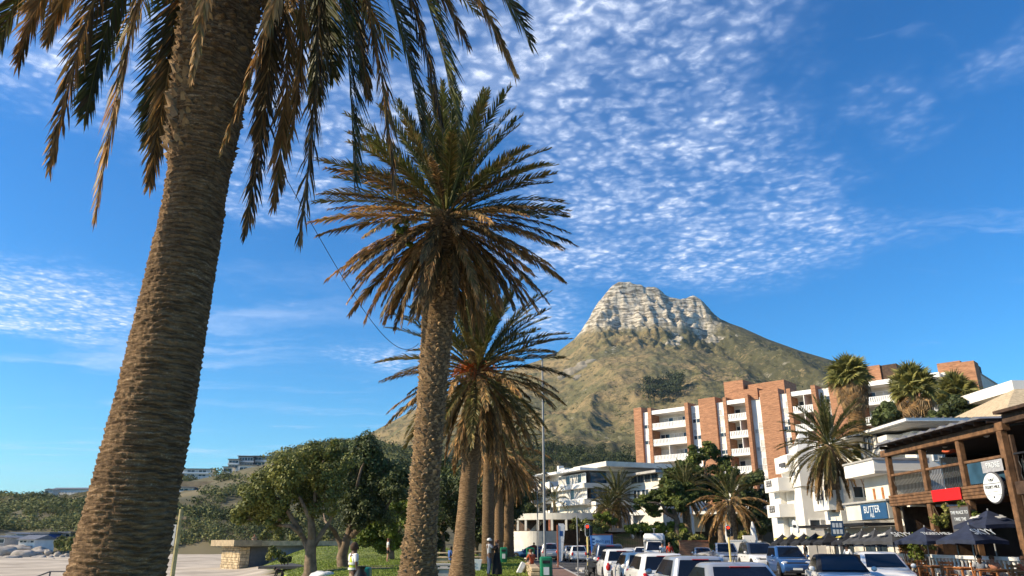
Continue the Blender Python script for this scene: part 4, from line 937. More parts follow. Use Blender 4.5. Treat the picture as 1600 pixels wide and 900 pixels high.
def bush(name, label, cat, Y, blobs, leaf, ls, per, seed, group=None):
    rs = np.random.default_rng(seed); b0 = P(blobs[0][0], blobs[0][1] + blobs[0][2], Y); k = Y / 1150 * 1.03
    t = thing(name, label, cat, tuple(b0), 0, group); cs = []
    for (px, py, r) in blobs: q = P(px, py, Y + rs.normal() * r * k * .5) - b0; cs.append(((q.x, q.y, q.z), r * k))
    c2, r2 = sub_blobs(cs, rs, 6); v, q = leaf_quads(c2, r2, per, ls, rs, .85, .4); link('foliage', np_mesh('foliage', v, q, leaf), t)
    mb = MB()
    for c, r in cs: mb.tube([(c[0] * .8, c[1], -r * .6), (c[0], c[1], c[2])], [.06, .02], 5)
    mb.build('stem', 'bark', t); return t
bush('hedge', 'clipped bright green hedge in front of the brick flats above the fence', 'hedge', 80, [(985 + 9 * i, 826 + (i % 2) - .25 * i, 8) for i in range(10)], 'leafbr', .13, 150, 31)
bush('hedge', 'dark rounded hedge with yellow top below the white modern house', 'hedge', 82, [(905, 824, 13), (918, 818, 14), (932, 822, 13), (944, 828, 10), (925, 832, 10)], 'leaf', .14, 150, 32)
bush('shrub', 'yellow flowering shrub on top of the dark rounded hedge', 'shrub', 84, [(935, 808, 7), (946, 809, 8), (957, 813, 7)], 'leafbr', .13, 120, 33)
bush('shrub', 'dark round shrub on the bank beside the red suited person', 'shrub', 72, [(1052, 842, 12), (1060, 852, 11), (1044, 850, 9), (1066, 838, 8)], 'leaf', .13, 120, 34)
bush('shrub', 'olive shrub at the foot of the bank palms behind the right traffic light', 'shrub', 72, [(1082, 835, 9), (1092, 842, 9), (1160, 840, 9), (1172, 836, 8)], 'leaf', .13, 120, 35)
bush('shrub', 'rounded clipped shrub on the roof side of the stone beach hut', 'shrub', 84, [(428, 862, 9), (436, 866, 8), (424, 870, 7)], 'leaf', .12, 120, 36)
bush('shrub', 'spreading low shrubs on the slope behind the stone beach hut', 'shrub', 104, [(415, 838, 9), (440, 838, 10), (460, 840, 9), (395, 842, 7), (505, 845, 9), (480, 842, 8)], 'leaf', .15, 120, 37)
bush('shrub', 'fuzzy low plant on the lawn edge above the stooping dark figure', 'shrub', 60, [(445, 876, 4), (451, 874, 4), (439, 874, 4)], 'leafdk', .1, 90, 38)
bush('climber', 'tuft of green ivy growing at the neck of the second palm trunk', 'plant', 21.3, [(628, 362, 9), (640, 380, 6), (619, 352, 5), (634, 345, 5)], 'leafbr', .06, 60, 39)

# ---------------------------------------------------------------- buildings
def bframe(name, label, cat, p0, p1, z0, group=None):
    """an Empty at p0 whose local x runs to p1, y points into the building, z up"""
    d = Vector((p1[0] - p0[0], p1[1] - p0[1])); t = thing(name, label, cat, (p0[0], p0[1], z0), math.atan2(d.y, d.x), group); return t, d.length
def bpart(name, m, par, *boxes, **kw):
    mb = MB()
    for b in boxes: mb.box(*b)
    return mb.build(name, m, par, **kw)
def window(par, x0, x1, z0, z1, y, fr='whitepaint', cols=2, rows=1, gl='glass', fw=.06, dep=.06, pane_name='pane'):
    """frame bars standing proud at y - dep, panes behind; frame is a part, the panes its sub-parts"""
    mb = MB(); 
    for i in range(cols + 1):
        xx = x0 + (x1 - x0) * i / cols; mb.box(xx - fw / 2, xx + fw / 2, y - dep, y + .02, z0, z1)
    for j in range(rows + 1):
        zz = z0 + (z1 - z0) * j / rows
        for i in range(cols): mb.box(x0 + (x1 - x0) * i / cols + fw / 2, x0 + (x1 - x0) * (i + 1) / cols - fw / 2, y - dep + .008, y + .015, zz - fw / 2, zz + fw / 2)
    f = mb.build('window', fr, par)
    for i in range(cols):
        for j in range(rows):
            g = gl if isinstance(gl, str) else gl[(i * 7 + j * 3 + int(x0 * 10)) % len(gl)]
            bpart(pane_name, g, f, (x0 + (x1 - x0) * i / cols + fw / 2, x0 + (x1 - x0) * (i + 1) / cols - fw / 2, y - .012, y + .01, z0 + (z1 - z0) * j / rows + fw / 2, z0 + (z1 - z0) * (j + 1) / rows - fw / 2))
    return f

# ---- brick block of flats: facade line in plan
HB = 23.0
A = Vector((24.7 - .727 * 2.3, 139.4 + .686 * 2.3)); D = Vector((.727, -.686)).normalized()
flats, _ = bframe('apartment_block', 'long block of flats with red brick piers and white balconies below the mountain', 'apartment block', A, A + D * 50, 1.7)
def ft(px, py):      # distance along the facade of a direction
    q = P(px, py, 1.); r = Vector((q.x, 1.)); den = D.x - r.x * D.y; return (r.x * A.y - A.x) / den
ZT = HB       # roof height in local z (base 1.7)
bays = [  # kind, px of left edge and right edge at roof height
    ('brick', 992.5, 1004.4), ('panel', 1004.4, 1017), ('fin', 1017, 1022), ('balc', 1022, 1074), ('fin', 1074, 1079.5), ('panel', 1079.5, 1093.5), ('brick', 1093.5, 1119.5), ('panel', 1119.5, 1134),
    ('fin', 1134, 1139), ('balc', 1139, 1168), ('fin', 1168, 1173), ('panel', 1173, 1189), ('brick', 1189, 1218), ('panel', 1218, 1233), ('fin', 1233, 1239), ('balc', 1239, 1271), ('fin', 1271, 1278), ('panel', 1278, 1296), ('brick', 1296, 1330),
    ('panel', 1330, 1340), ('fin', 1340, 1346), ('balc', 1346, 1400), ('fin', 1400, 1408), ('panel', 1408, 1430), ('fin', 1430, 1436), ('balc', 1436, 1470), ('panel', 1470, 1486), ('brick', 1486, 1526)]
e = [ft(b[1], 643 - (b[1] - 992) * .125) for b in bays] + [ft(bays[-1][2], 580)]
pys = lambda px: 643 - (px - 992) * .125
FH = 2.92; nf = 8
bpart('core', 'offwhite', flats, (e[0] + .3, e[-1] - .1, 2.05, 13, -4, ZT - .5))
rsb = random.Random(3)
for (kd, pa, pb_), x0, x1 in zip(bays, e, e[1:]):
    if kd == 'brick': bpart('brick_pier', 'brick', flats, (x0, x1, -.55, 2.0, -4, ZT + 1.0))
    elif kd == 'fin': bpart('brick_fin', 'brick', flats, (x0, x1, -1.15, 2.0, -4, ZT + .55))
    elif kd == 'panel':
        bpart('white_panel', 'white', flats, (x0, x1, .0, 1.9, -4, ZT))
        for f in range(nf):
            zt = ZT - .5 - f * FH
            if rsb.random() < .12: continue
            pm = rsb.random()
            gl = ['glass', 'curtain', 'curtain', 'whitepaint'] if pm < .5 else ['curtain', 'whitepaint']
            window(flats, x0 + .14, x1 - .14, zt - 1.75, zt - .75, -.02, 'whitepaint', 2, 1, gl, .07)
            window(flats, x0 + .14, x1 - .14, zt - 2.55, zt - 1.85, -.02, 'whitepaint', 2, 1, ['glass'] if rsb.random() < .45 else ['curtain'], .07)
    else:
        bpart('roof_fascia', 'whitepaint', flats, (x0, x1, -1.0, 2.0, ZT - .75, ZT - .05))
        bpart('balcony_back_wall', 'offwhite', flats, (x0, x1, 1.55, 1.9, -4, ZT - .76))
        for f in range(nf):
            zf = ZT - .75 - (f + 1) * FH + .25
            b = bpart('balcony', 'white', flats, (x0 + .01, x1 - .01, -1.0, 1.54, zf - .2, zf))
            mb = MB(); w = x1 - x0; nb = max(6, int(w / .30))
            mb.box(x0 + .01, x1 - .01, -1.02, -.94, zf + .92, zf + 1.0); mb.box(x0 + .01, x1 - .01, -1.02, -.94, zf + .001, zf + .18)
            for i in range(nb): xx = x0 + .05 + (w - .1) * (i + .5) / nb; mb.box(xx - .095, xx + .095, -1.0, -.96, zf + .181, zf + .919)
            mb.build('balustrade', 'whitepaint', b)
            nc = max(3, int(w / 1.0))
            window(flats, x0 + .15, x1 - .2, zf + .03, zf + 2.1, 1.53, 'whitepaint', nc, 1, ['glass', 'curtain', 'glass', 'curtain', 'offwhite'] if f % 2 else ['curtain', 'glass', 'offwhite'], .08)
            if rsb.random() < .5: xx = x0 + w * rsb.uniform(.45, .65); bpart('divider', 'white', flats, (xx, xx + .12, -.9, 1.5, zf + .002, zf + FH - .25))
mb = MB(); mb.box(e[0], e[-1], 2.0, 12.8, ZT - .5, ZT - .3); mb.build('roof', 'grey', flats)
q0, q1 = ft(1125, 604), ft(1152, 602)
bpart('lift_tower', 'brick', flats, (q0 - .4, q1, 2.2, 6.0, ZT - .3, ZT + 3.9)); bpart('lift_tower', 'brick', flats, (q1 + .3, q1 + 7, 3.0, 8.0, ZT - .3, ZT + 3.0)); bpart('lift_tower', 'brick', flats, (q1 + .2, q1 + 3.6, -.2, 2.9, ZT - .3, ZT + 1.6))
q0 = ft(1352, 575); bpart('lift_tower', 'brick', flats, (q0 - .6, q0 + 1.9, .6, 6.0, ZT - .3, ZT + 2.6)); bpart('shade_side', 'timberdk', flats, (q0 + 1.92, q0 + 4.2, .9, 6.0, ZT - .3, ZT + 2.5))  # dark box paints in the shaded right side of this brick tower
q0 = ft(1463, 575); bpart('lift_tower', 'brick', flats, (q0, q0 + 3.0, .6, 5, ZT - .3, ZT + 1.5)); bpart('lift_tower', 'timberdk', flats, (q0 + 3.01, q0 + 4.6, .9, 5, ZT - .3, ZT + 1.0))  # its dark half likewise carries the tower's shaded side in colour

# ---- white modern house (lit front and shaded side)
h0 = P(874, 800, 106); h1 = P(921, 800, 98)
house, w = bframe('modern_house', 'white modern house with two rows of tall windows and flat overhanging roof', 'house', h0, h1, Z(806, 100))
zz = lambda py, y=101: Z(py, y) - Z(806, 100)
zb1, zt1, zb2, zt2, zr = zz(763), zz(756), zz(780), zz(785), zz(738)
zrf = zz(737); z_u0 = zz(757); z_u1 = zz(744); z_l0 = zz(781); z_l1 = zz(768)
bpart('core', 'dgrey', house, (.5, w - .06, .3, 9, -2, zrf - .12))
bpart('wall', 'white', house, (.0, w + 1.6, .05, .28, -2, zz(786)))
bpart('garage_door', 'offwhite', house, (1.0, w + 1.2, .0, .045, -.4, zz(788)))
bpart('balcony_slab', 'white', house, (-.35, w + .25, -1.0, .299, zz(765), zz(757.5))); bpart('balcony_slab', 'white', house, (-.35, w + .15, -1.0, .299, zz(790), zz(781.5)))
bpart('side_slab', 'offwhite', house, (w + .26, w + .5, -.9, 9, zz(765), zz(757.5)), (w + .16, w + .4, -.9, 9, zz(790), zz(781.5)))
window(house, .8, w, z_u0 + .05, z_u1 + .15, -.35, 'whitepaint', 7, 1, ['curtain', 'glass', 'curtain'], .1); window(house, .8, w + .15, z_l0 + .05, z_l1 + .3, -.35, 'whitepaint', 7, 1, ['curtain', 'glass', 'curtain', 'curtain'], .1)
bpart('roof', 'whitepaint', house, (-.6, w + .6, -1.5, 10, zrf - .11, zrf + .22)); bpart('roof', 'offwhite', house, (2.6, w + 3, 1.0, 11, zrf + .23, zrf + .85))
bpart('side_wall', 'bluglass', house, (w + .0, w + .12, .3, 2.6, z_u0, z_u1 + .2), (w + .0, w + .12, .3, 3.6, z_l0, z_l1 + .3))
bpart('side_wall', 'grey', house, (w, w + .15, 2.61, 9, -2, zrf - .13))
bpart('rear_wing', 'offwhite', house, (w + .2, w + 7.5, 6, 12, -2, zrf - .8)); bpart('rear_roof', 'grey', house, (w + .1, w + 8, 5, 12.4, zrf - .79, zrf - .5))
for i in range(4): window(house, w + .8 + 1.6 * i, w + 2.1 + 1.6 * i, z_u0, z_u1, 5.98, 'dgrey', 2, 1, 'glass', .07)
for i in range(3): window(house, w + 1.2 + 2. * i, w + 2.8 + 2. * i, z_l0, z_l1, 5.98, 'whitepaint', 2, 1, 'glass', .07)

# ---- white flats left of it, behind the lamp pole
k0 = P(826, 800, 124); k1 = P(866, 800, 112)
fl2, w = bframe('white_flats', 'tiered white flats with deep balconies partly hidden by the palm row', 'flats', k0, k1, Z(812, 112))
FT = Z(746, 117) - Z(812, 112)
bpart('core', 'offwhite', fl2, (-6, w + 1.5, .6, 10, -2, FT))
for f in range(3):
    zf = .3 + f * (FT - .4) / 3; b = bpart('balcony', 'white', fl2, (-6, w * (1.12 if f % 2 == 0 else .95), -1.2 - .3 * (f % 2), .59, zf, zf + .95))
    window(fl2, -5.5, w * .9, zf + 1.05, zf + 2.35, .55, 'whitepaint', 9, 1, ['glass', 'curtain', 'glass', 'offwhite'], .09)
bpart('roof', 'whitepaint', fl2, (-6.4, w + .6, -1.6, 10.3, FT + .002, FT + .25)); bpart('chimney', 'white', fl2, (w - 2.6, w - 1.9, 1.5, 2.3, FT + .251, FT + 1.5)); bpart('roof_room', 'offwhite', fl2, (w - 1.4, w + 1.4, 1.2, 5, FT + .251, FT + .9))
# ---- curved concrete pavilion under it
cp0 = P(802, 840, 96); cp1 = P(935, 840, 93)
cpv, w = bframe('concrete_pavilion', 'low curved concrete pavilion with slim columns and a sloping white wall', 'building', cp0, cp1, -.55)
def arc_wall(par, name, m, y0, bow, x0, x1, z0, z1, th=.3, n=18):
    mb = MB(); secs = []
    for i in range(n + 1):
        t_ = i / n; x = x0 + (x1 - x0) * t_; y = y0 - bow * math.sin(PI * t_); secs.append([(x, y, z0), (x, y, z1), (x, y + th, z1), (x, y + th, z0)])
    mb.loft(secs); return mb.build(name, m, par)
ZZ = lambda py: Z(py, 94) + .55
arc_wall(cpv, 'roof_band', 'offwhite', 0, 1.6, 0, w, ZZ(812), ZZ(802), 5)
arc_wall(cpv, 'parapet', 'offwhite', -.5, 2.0, 0, w * .6, 0, ZZ(830), .4)
arc_wall(cpv, 'back_wall', 'timberdk', 2.6, 1.4, 0, w, 0, ZZ(812) - .02, .3)
for fx in (.06, .17, .33, .47, .50, .66, .82): x = w * fx; bpart('column', 'offwhite' if fx != .47 else 'terracotta', cpv, (x - .13, x + .13, .1 - 1.7 * math.sin(PI * fx), .4 - 1.7 * math.sin(PI * fx), ZZ(829), ZZ(812) - .01))
mb = MB(); mb.add([(w * .18, .9, ZZ(829)), (w * .24, .9, ZZ(829)), (w * .34, .9, ZZ(814)), (w * .28, .9, ZZ(814)), (w * .18, 1.3, ZZ(829)), (w * .24, 1.3, ZZ(829)), (w * .34, 1.3, ZZ(814)), (w * .28, 1.3, ZZ(814))], [(0, 1, 2, 3), (7, 6, 5, 4), (0, 4, 5, 1), (1, 5, 6, 2), (2, 6, 7, 3), (3, 7, 4, 0)]); mb.build('stair', 'offwhite', cpv)

# ---- small red roofed house and far roofs behind
rh0 = P(978, 775, 128)
rh = thing('cottage', 'small cottage with red tiled roof squeezed against the left end of the brick flats', 'house', (rh0.x, 128, Z(790, 128)))
bpart('wall', 'offwhite', rh, (0, 6, 0, 6, -3, 4.4)); mb = MB(); mb.prism([(-.5, 4.41), (6.5, 4.41), (5.5, 5.9), (.5, 5.9)], -.5, 6.5, 'y'); mb.build('roof', 'terracotta', rh); window(rh, .6, 2.6, 2.0, 3.6, -.02, 'whitepaint', 2, 1, 'glass')
# carport and low white buildings below the brick flats
cpt = thing('carport', 'long low white carport under the cypress trees below the brick flats', 'carport', (P(985, 830, 98).x, 98, Z(835, 98)), -.5)
bpart('roof', 'whitepaint', cpt, (0, 24, 0, 6, 2.3, 2.65)); bpart('back_wall', 'dgrey', cpt, (0, 24, 5.5, 5.9, -1, 2.29))
for i in range(7): bpart('post', 'whitepaint', cpt, (.1 + 3.9 * i, .35 + 3.9 * i, .1, .35, -1.5, 2.29))

# ---- bank fence (vertical black bars) and low brick wall
fp0 = P(930, 850, 90.5); fp1 = P(1092, 850, 88)
fen, w = bframe('bank_fence', 'tall thin black bar fence along the grassy bank behind the truck', 'fence', fp0, fp1, -.7)
for i in range(int(w / .30)):
    pass
mb = MB(); mb.box(0, w, -.03, .03, 2.75, 2.81); mb.box(0, w, -.03, .03, .45, .51); mb.build('rail', 'black', fen)
bar = MB(); bar.box(-.018, .018, -.018, .018, -.2, 2.95); bar_me = bar.mesh('bar', MT['black'])
for i in range(int(w / .28)): link('bar', bar_me, fen, (i * .28 + .1, 0, 0))
bw = thing('brick_wall', 'low orange brick garden wall behind the parked cars near the right traffic light', 'wall', (P(1062, 850, 69).x, 69, -.5))
bpart('wall_face', 'brick', bw, (0, X(1108, 69) - X(1062, 69), 0, .3, 0, Z(846, 69) + .5)); bpart('coping', 'terracotta', bw, (-.05, X(1108, 69) - X(1062, 69) + .05, -.05, .35, Z(846, 69) + .501, Z(846, 69) + .6))
ww = thing('white_wall', 'white boundary wall behind the silver pickup and pale four wheel drive', 'wall', (X(1142, 64), 64, -.5), -.18)
wl = X(1216, 60) - X(1142, 64); bpart('wall_face', 'white', ww, (0, wl, 0, .3, 0, Z(845, 62) + .5)); bpart('pillar', 'white', ww, (wl - 1.4, wl - .5, -.08, .38, 0, Z(836, 60) + .5)); bpart('coping', 'whitepaint', ww, (0, wl - 1.41, -.04, .34, Z(845, 62) + .501, Z(845, 62) + .57))
# vent blocks: a lattice of dark square openings in the white walls
def lattice(par, x, y0, y1, z0, z1, n=3, face='x'):
    mb = MB(); mb.box(x - .03, x + .02, y0, y1, z0, z1) if face == 'x' else mb.box(y0, y1, x - .03, x + .02, z0, z1)
    f = mb.build('vent_panel', 'dgrey', par); q = MB()
    for i in range(n):
        for j in range(2):
            a = y0 + (y1 - y0) * (i + .5) / n; zc = z0 + (z1 - z0) * (j + .5) / 2; s = (y1 - y0) / n * .2
            q.box(x - .05, x - .031, a - s * .4, a + s * .4, zc - .3 * (z1 - z0) / 2, zc + .3 * (z1 - z0) / 2) if face == 'x' else q.box(a - s * .4, a + s * .4, x - .05, x - .031, zc - .3 * (z1 - z0) / 2, zc + .3 * (z1 - z0) / 2)
    q.build('vent_bar', 'white', f)

# ---- white stepped building (mediterranean) on the right of the street
sb = thing('stepped_building', 'bright white stepped building with lattice vents and a pointed corner finial', 'building', (20.0, 52.7, -.5))
o5 = .5
def zl(py, y): return Z(py, y) + .5
bpart('main_wall', 'white', sb, (.0, 9, 0, 3.0, 0, zl(760, 52.7)))
bpart('upper_storey', 'white', sb, (-.12, 9, -.4, 3.1, zl(760, 52.7) + .002, zl(706, 52.7)))
bpart('front_upper', 'white', sb, (-.6, -.121, .3, 2.9, zl(737, 53.5), zl(712, 53.5)))
bpart('front_balcony', 'white', sb, (-1.1, -.01, 1.2, 4.2, zl(768, 55), zl(748, 55))); bpart('front_balcony', 'white', sb, (-1.1, -.01, 1.6, 4.2, zl(808, 55), zl(788, 55)))
bpart('front_wing', 'white', sb, (-.4, 3, 3.11, 5.5, 0, zl(757, 56)))
bpart('door_recess', 'offwhite', sb, (-.02, -.003, 1.3, 2.6, zl(786, 54), zl(769, 54))); bpart('door_recess', 'offwhite', sb, (-.02, -.003, 1.2, 2.4, .05, zl(812, 54)))
lattice(sb, -1.12, 2.6, 3.7, zl(759, 55), zl(750, 55)); lattice(sb, -1.12, 2.5, 3.6, zl(800, 55), zl(790, 55)); 
mb = MB(); mb.add([(-.1, -.38, 0), (1.25, -.38, 0), (1.25, .97, 0), (-.1, .97, 0), (.57, .3, 1.65)], [(0, 1, 4), (1, 2, 4), (2, 3, 4), (3, 0, 4), (3, 2, 1, 0)]); mb.build('finial', 'white', sb).location = (0, 0, zl(706, 52.7) + .003)
window(sb, 2.9, 3.7, zl(745, 52.7), zl(722, 52.7), -.42, 'offwhite', 1, 2, 'glass'); window(sb, .3, 3.2, zl(823, 52.7), zl(812, 52.7), -.02, 'whitepaint', 4, 1, ['curtain', 'glass'])
bpart('unit', 'dgrey', sb, (-.75, -.601, .7, 1.7, zl(729, 54), zl(724, 54)))
bpart('roof_tiles', 'terracotta', sb, (1.3, 4.5, .4, 3.0, zl(706, 52.7) + .004, zl(700, 52.7)))
sb2 = thing('white_annex', 'white annex with a square lattice vent and bright balcony beside the blue sign shop', 'building', (19.6, 46.5, -.5))
bpart('wall', 'white', sb2, (.6, 6, 0, 3.2, 0, zl(745, 47))); bpart('balcony', 'white', sb2, (-.3, .59, .2, 2.6, zl(797, 47), zl(766, 47))); lattice(sb2, -.32, .9, 2.0, zl(781, 47.5), zl(768, 47.5))
bpart('wall_step', 'offwhite', sb2, (.3, .599, 0, 1.6, 0, zl(798, 47))); window(sb2, 1.2, 2.4, zl(778, 46.5), zl(760, 46.5), -.02, 'whitepaint', 2, 1, 'glass')

# ---- shop with the blue sign
sh = thing('shop', 'flat roofed shop with blue fascia sign and dark awning edge beside the timber restaurant', 'shop', (19.4, 39.4, -.35))
zs = lambda py, y: Z(py, y) + .35
bpart('fascia', 'offwhite', sh, (0, 1.0, .2, 5.2, zs(812, 42), zs(786, 42))); bpart('roof_edge', 'grey', sh, (-.15, 5, .0, 5.3, zs(786, 42) + .002, zs(783, 42)))
bpart('sign_board', 'signblue', sh, (-.06, -.005, .25, 3.2, zs(811, 41), zs(787, 41)))
for i, (tx, sz_, zz_) in enumerate([('BUTTER', .52, zs(796, 41)), ('ALL', .3, zs(805, 41))]):
    o = link('sign_text', text_mesh('sign_text', tx, sz_, 'signwhite'), sh); o.matrix_local = frame_mat((-.068, 1.9, zz_), (0, -1, 0), (-1, 0, 0))
bpart('awning', 'black', sh, (-1.3, .5, .3, 10.2, zs(822, 42), zs(818, 42))); 
bpart('front_wall', 'offwhite', sh, (.5, .8, .2, 10, 0, zs(822.5, 42)))
for i in range(6): window(sh, -1, 0, 0, 0, 0) if False else None
for i in range(7):
    y = .6 + i * 1.35; mb = MB(); mb.box(.44, .499, y, y + 1.1, .3, 2.2); mb.build('shop_window', 'glass' if i % 3 else 'curtain', sh)
bpart('downlight', 'signwhite', sh, *[(-.9, -.7, y, y + .2, zs(822, 42) - .12, zs(822, 42) - .002) for y in (1.2, 3.4, 5.8, 8.4)])
# ---- concrete balcony block
cb = thing('concrete_balcony', 'pale cantilevered concrete balcony between the drooping palm and the timber restaurant', 'balcony', (19.4, 40.4, 0))
bpart('parapet', 'white', cb, (0, 3, 0, 3.7, Z(741, 41), Z(720, 41))); bpart('cap', 'grey', cb, (-.06, 3, -.06, 3.76, Z(720, 41) + .002, Z(717, 41))); bpart('band', 'grey', cb, (-.03, 3, -.05, -.001, Z(741, 41), Z(737, 41)))
bpart('support_wall', 'offwhite', cb, (.9, 3, .6, 3.4, Z(786, 41), Z(741, 41) - .002)); bpart('door_frame', 'orangewood', cb, (.86, .899, 1.2, 1.4, Z(784, 41), Z(760, 41)), (.86, .899, 2.2, 2.4, Z(784, 41), Z(760, 41)))
# ---- gabled white house behind the restaurant
gh = thing('gabled_house', 'white house with a low grey roof and deep white eaves behind the timber restaurant', 'house', (22.0, 41.2, 0))
ze = Z(656, 41); bpart('wall', 'white', gh, (1.3, 10, 2.0, 12, 1, ze - .3)); bpart('bay_wall', 'white', gh, (.35, 1.29, 3.2, 6.8, Z(705, 44), ze - .35))
mb = MB(); mb.box(-.15, 11, -.2, .15, ze - .05, ze + .12); mb.box(-.15, .15, .151, 12, ze - .05, ze + .12); mb.build('eave_board', 'whitepaint', gh)
mb = MB(); mb.box(.151, 11, .151, 12, ze - .12, ze - .05); mb.build('soffit', 'offwhite', gh)
mb = MB(); mb.add([(-.2, -.25, ze + .125), (11, -.25, ze + .125), (11, 12, ze + .125), (-.2, 12, ze + .125), (3.0, 5.5, ze + .95), (11, 5.5, ze + .95)], [(0, 1, 5, 4), (2, 3, 4, 5), (3, 0, 4), (3, 2, 1, 0), (1, 2, 5)]); mb.build('roof', 'roofgrey', gh)
mb = MB()
for i in range(26): mb.box(.3 + i * .42, .34 + i * .42, -.24, 0.0, ze + .12, ze + .17)
mb.build('roof_rib', 'roofgrey', gh)
f = window(gh, 3.6, 5.2, Z(697, 45), Z(677, 45), .0, 'dgrey', 3, 1, 'curtain'); f.matrix_local = Matrix.Translation((.33, 0, 0)) @ Matrix.Rotation(R(-90), 4, 'Z') @ Matrix.Translation((-9.6, 0, 0)); 
bpart('pipe', 'whitepaint', gh, (4.05, 4.2, 1.9, 1.999, ze - 1.2, ze - .35))
window(gh, 2.2, 3.2, ze - 2.0, ze - .9, 1.98, 'whitepaint', 2, 1, 'curtain')

# ---- white flat-roofed villas at the far right
vv0 = P(1538, 640, 66)
vl = thing('villa', 'white flat roofed villa glimpsed between the fan palms and the tiled roof', 'house', (vv0.x, 66, 4)); bpart('wall', 'white', vl, (0, 14, 0, 8, 0, Z(650, 66) - 4)); bpart('roof', 'whitepaint', vl, (-.6, 15, -.6, 8, Z(632, 66) - 4, Z(625, 66) - 4)); bpart('band', 'offwhite', vl, (-.3, 14.5, -.3, 8, Z(640, 66) - 4, Z(632, 66) - 4.002))
for i in range(4): window(vl, 1 + 3 * i, 3 + 3 * i, Z(650, 66) - 4, Z(640, 66) - 4.05, -.02, 'dgrey', 2, 1, 'glass')
vs0 = P(1582, 600, 50); v2 = thing('white_canopy', 'white slab canopy jutting into the sky at the right edge', 'canopy', (vs0.x, 50, 4)); bpart('slab', 'white', v2, (0, 12, 0, 8, Z(610, 50) - 4, Z(594, 50) - 4)); bpart('support', 'white', v2, (6, 12, 1, 8, 0, Z(610, 50) - 4.002))
tr0 = P(1565, 650, 44); trf = thing('tiled_roof', 'pale straw coloured hipped roof at the right edge above the restaurant', 'roof', (tr0.x, 44, Z(652, 44)))
mb = MB(); mb.add([(-1.2, -2, -.2), (9, -2, -.2), (9, 9, -.2), (-1.2, 9, -.2), (3.2, 3, 2.3), (9, 3, 2.3)], [(0, 1, 5, 4), (2, 3, 4, 5), (3, 0, 4), (3, 2, 1, 0), (1, 2, 5)]); mb.build('roof', mat('straw_tile', (.48, .38, .24), .85, .25, 5, .4, 14), trf); bpart('wall', 'offwhite', trf, (0, 8, -1, 8, -5, -.21))

# ---- stone beach hut
bh = thing('stone_hut', 'flat roofed sandstone beach hut with boarded window at the edge of the lawn', 'hut', (X(374, 86, 870), 86, -1.35), R(38))
hw = 10.5; hz_ = 3.0
bpart('wall_core', 'grey', bh, (.12, hw, .12, 6, -.5, hz_)); 
rsn = random.Random(4); proto_st = []
def stones(par, x0, x1, z0, z1, y, axis, rs):
    z = z0; 
    while z < z1 - .05:
        hh = min(rs.uniform(.24, .4), z1 - z); x = x0
        while x < x1 - .05:
            ww_ = min(rs.uniform(.35, .8), x1 - x); d = rs.uniform(.0, .05); mb = MB()
            if axis == 'x': mb.cbox(x + .012, x + ww_ - .012, y - .04 - d, y + .12, z + .012, z + hh - .012, .03)
            else: mb.cbox(y - .04 - d, y + .12, x + .012, x + ww_ - .012, z + .012, z + hh - .012, .03)
            mb.build('stone', 'stone', par); x += ww_
        z += hh
stones(bh, 0, 1.1, -.3, hz_ - .5, 0, 'x', rsn); stones(bh, 3.4, 6.6, -.3, 1.0, 0, 'x', rsn); stones(bh, .1, 6, -.3, hz_ - .5, 0, 'y', rsn); stones(bh, 1.1, 3.4, -.3, .35, 0, 'x', rsn)
bpart('roof_slab', 'stone', bh, (-1.1, 2.0, -1.0, 7, hz_ - .45, hz_ + .2)); bpart('roof_slab', 'stone', bh, (2.001, hw + 6, -.6, 7, hz_ - .4, hz_ + .12))
bpart('window_board', 'dgrey', bh, (1.15, 3.3, .02, .118, .4, hz_ - .5)); bpart('side_wall', 'grey', bh, (6.61, hw + 6, .0, .5, -.3, 1.4)); bpart('post', 'stone', bh, (3.35, 3.65, -.1, .1, 1.01, hz_ - .46))

# ---- houses on the left hill
def hill_house(name, label, px0, px1, pyb, pyt, Y, floors, wallm='white', roof='flat', cols=5, gl=None, rz=.12, group='houses on the left hill', dep=8):
    x0, x1 = X(px0, Y, 770), X(px1, Y, 770); w = x1 - x0; zb = Z(pyb, Y, px0); zt = Z(pyt, Y, px0); H = zt - zb
    t = thing(name, label, 'house', (x0, Y, zb), rz, group); bpart('wall', wallm, t, (0, w, 0, dep, -5, H))
    fh = H / floors
    for f in range(floors): window(t, w * .06, w * .94, f * fh + fh * .28, f * fh + fh * .82, -.02, 'whitepaint', cols, 1, gl or ['glass', 'curtain', 'glass'], w * .012 + .05)
    if roof == 'flat': bpart('roof', 'roofgrey', t, (-.5, w + .5, -.9, dep, H + .002, H + .4))
    elif roof == 'gable': mb = MB(); mb.prism([(-.4, H + .002), (w + .4, H + .002), (w / 2, H + w * .14)], -.6, dep, 'y'); mb.build('roof', 'roofgrey', t)
    else: mb = MB(); mb.prism([(-.8, H + .002), (dep + .4, H + .002), (dep * .5, H + dep * .13)], -.4, w + .4, 'x'); mb.build('roof', roof, t)
    for f in range(1, floors): bpart('balcony', 'whitepaint', t, (-.2, w + .2, -.9, -.021, f * fh - .12, f * fh + .5))
    return t
hill_house('long_house', 'long cream house with grey roof on the hilltop left of the huge palm trunk', 82, 150, 784, 764, 470, 1, 'offwhite', 'roofgrey', 12, ['offwhite', 'curtain'], -.02)
hill_house('cottage', 'small gabled cream cottage at the left end of the long hilltop house', 69, 82, 774, 765, 460, 1, 'offwhite', 'gable', 2, None, 0, 'houses on the left hill', 7)
hill_house('hill_house', 'wide white terraced house on the ridge right of the huge palm trunk', 279, 325, 746, 733, 440, 2, 'white', 'flat', 7)
hill_house('hill_house', 'topmost dark glass house on the ridge left of the wide crowned tree', 366, 390, 731, 713, 450, 2, 'dgrey', 'flat', 5, ['bluglass', 'glass'])
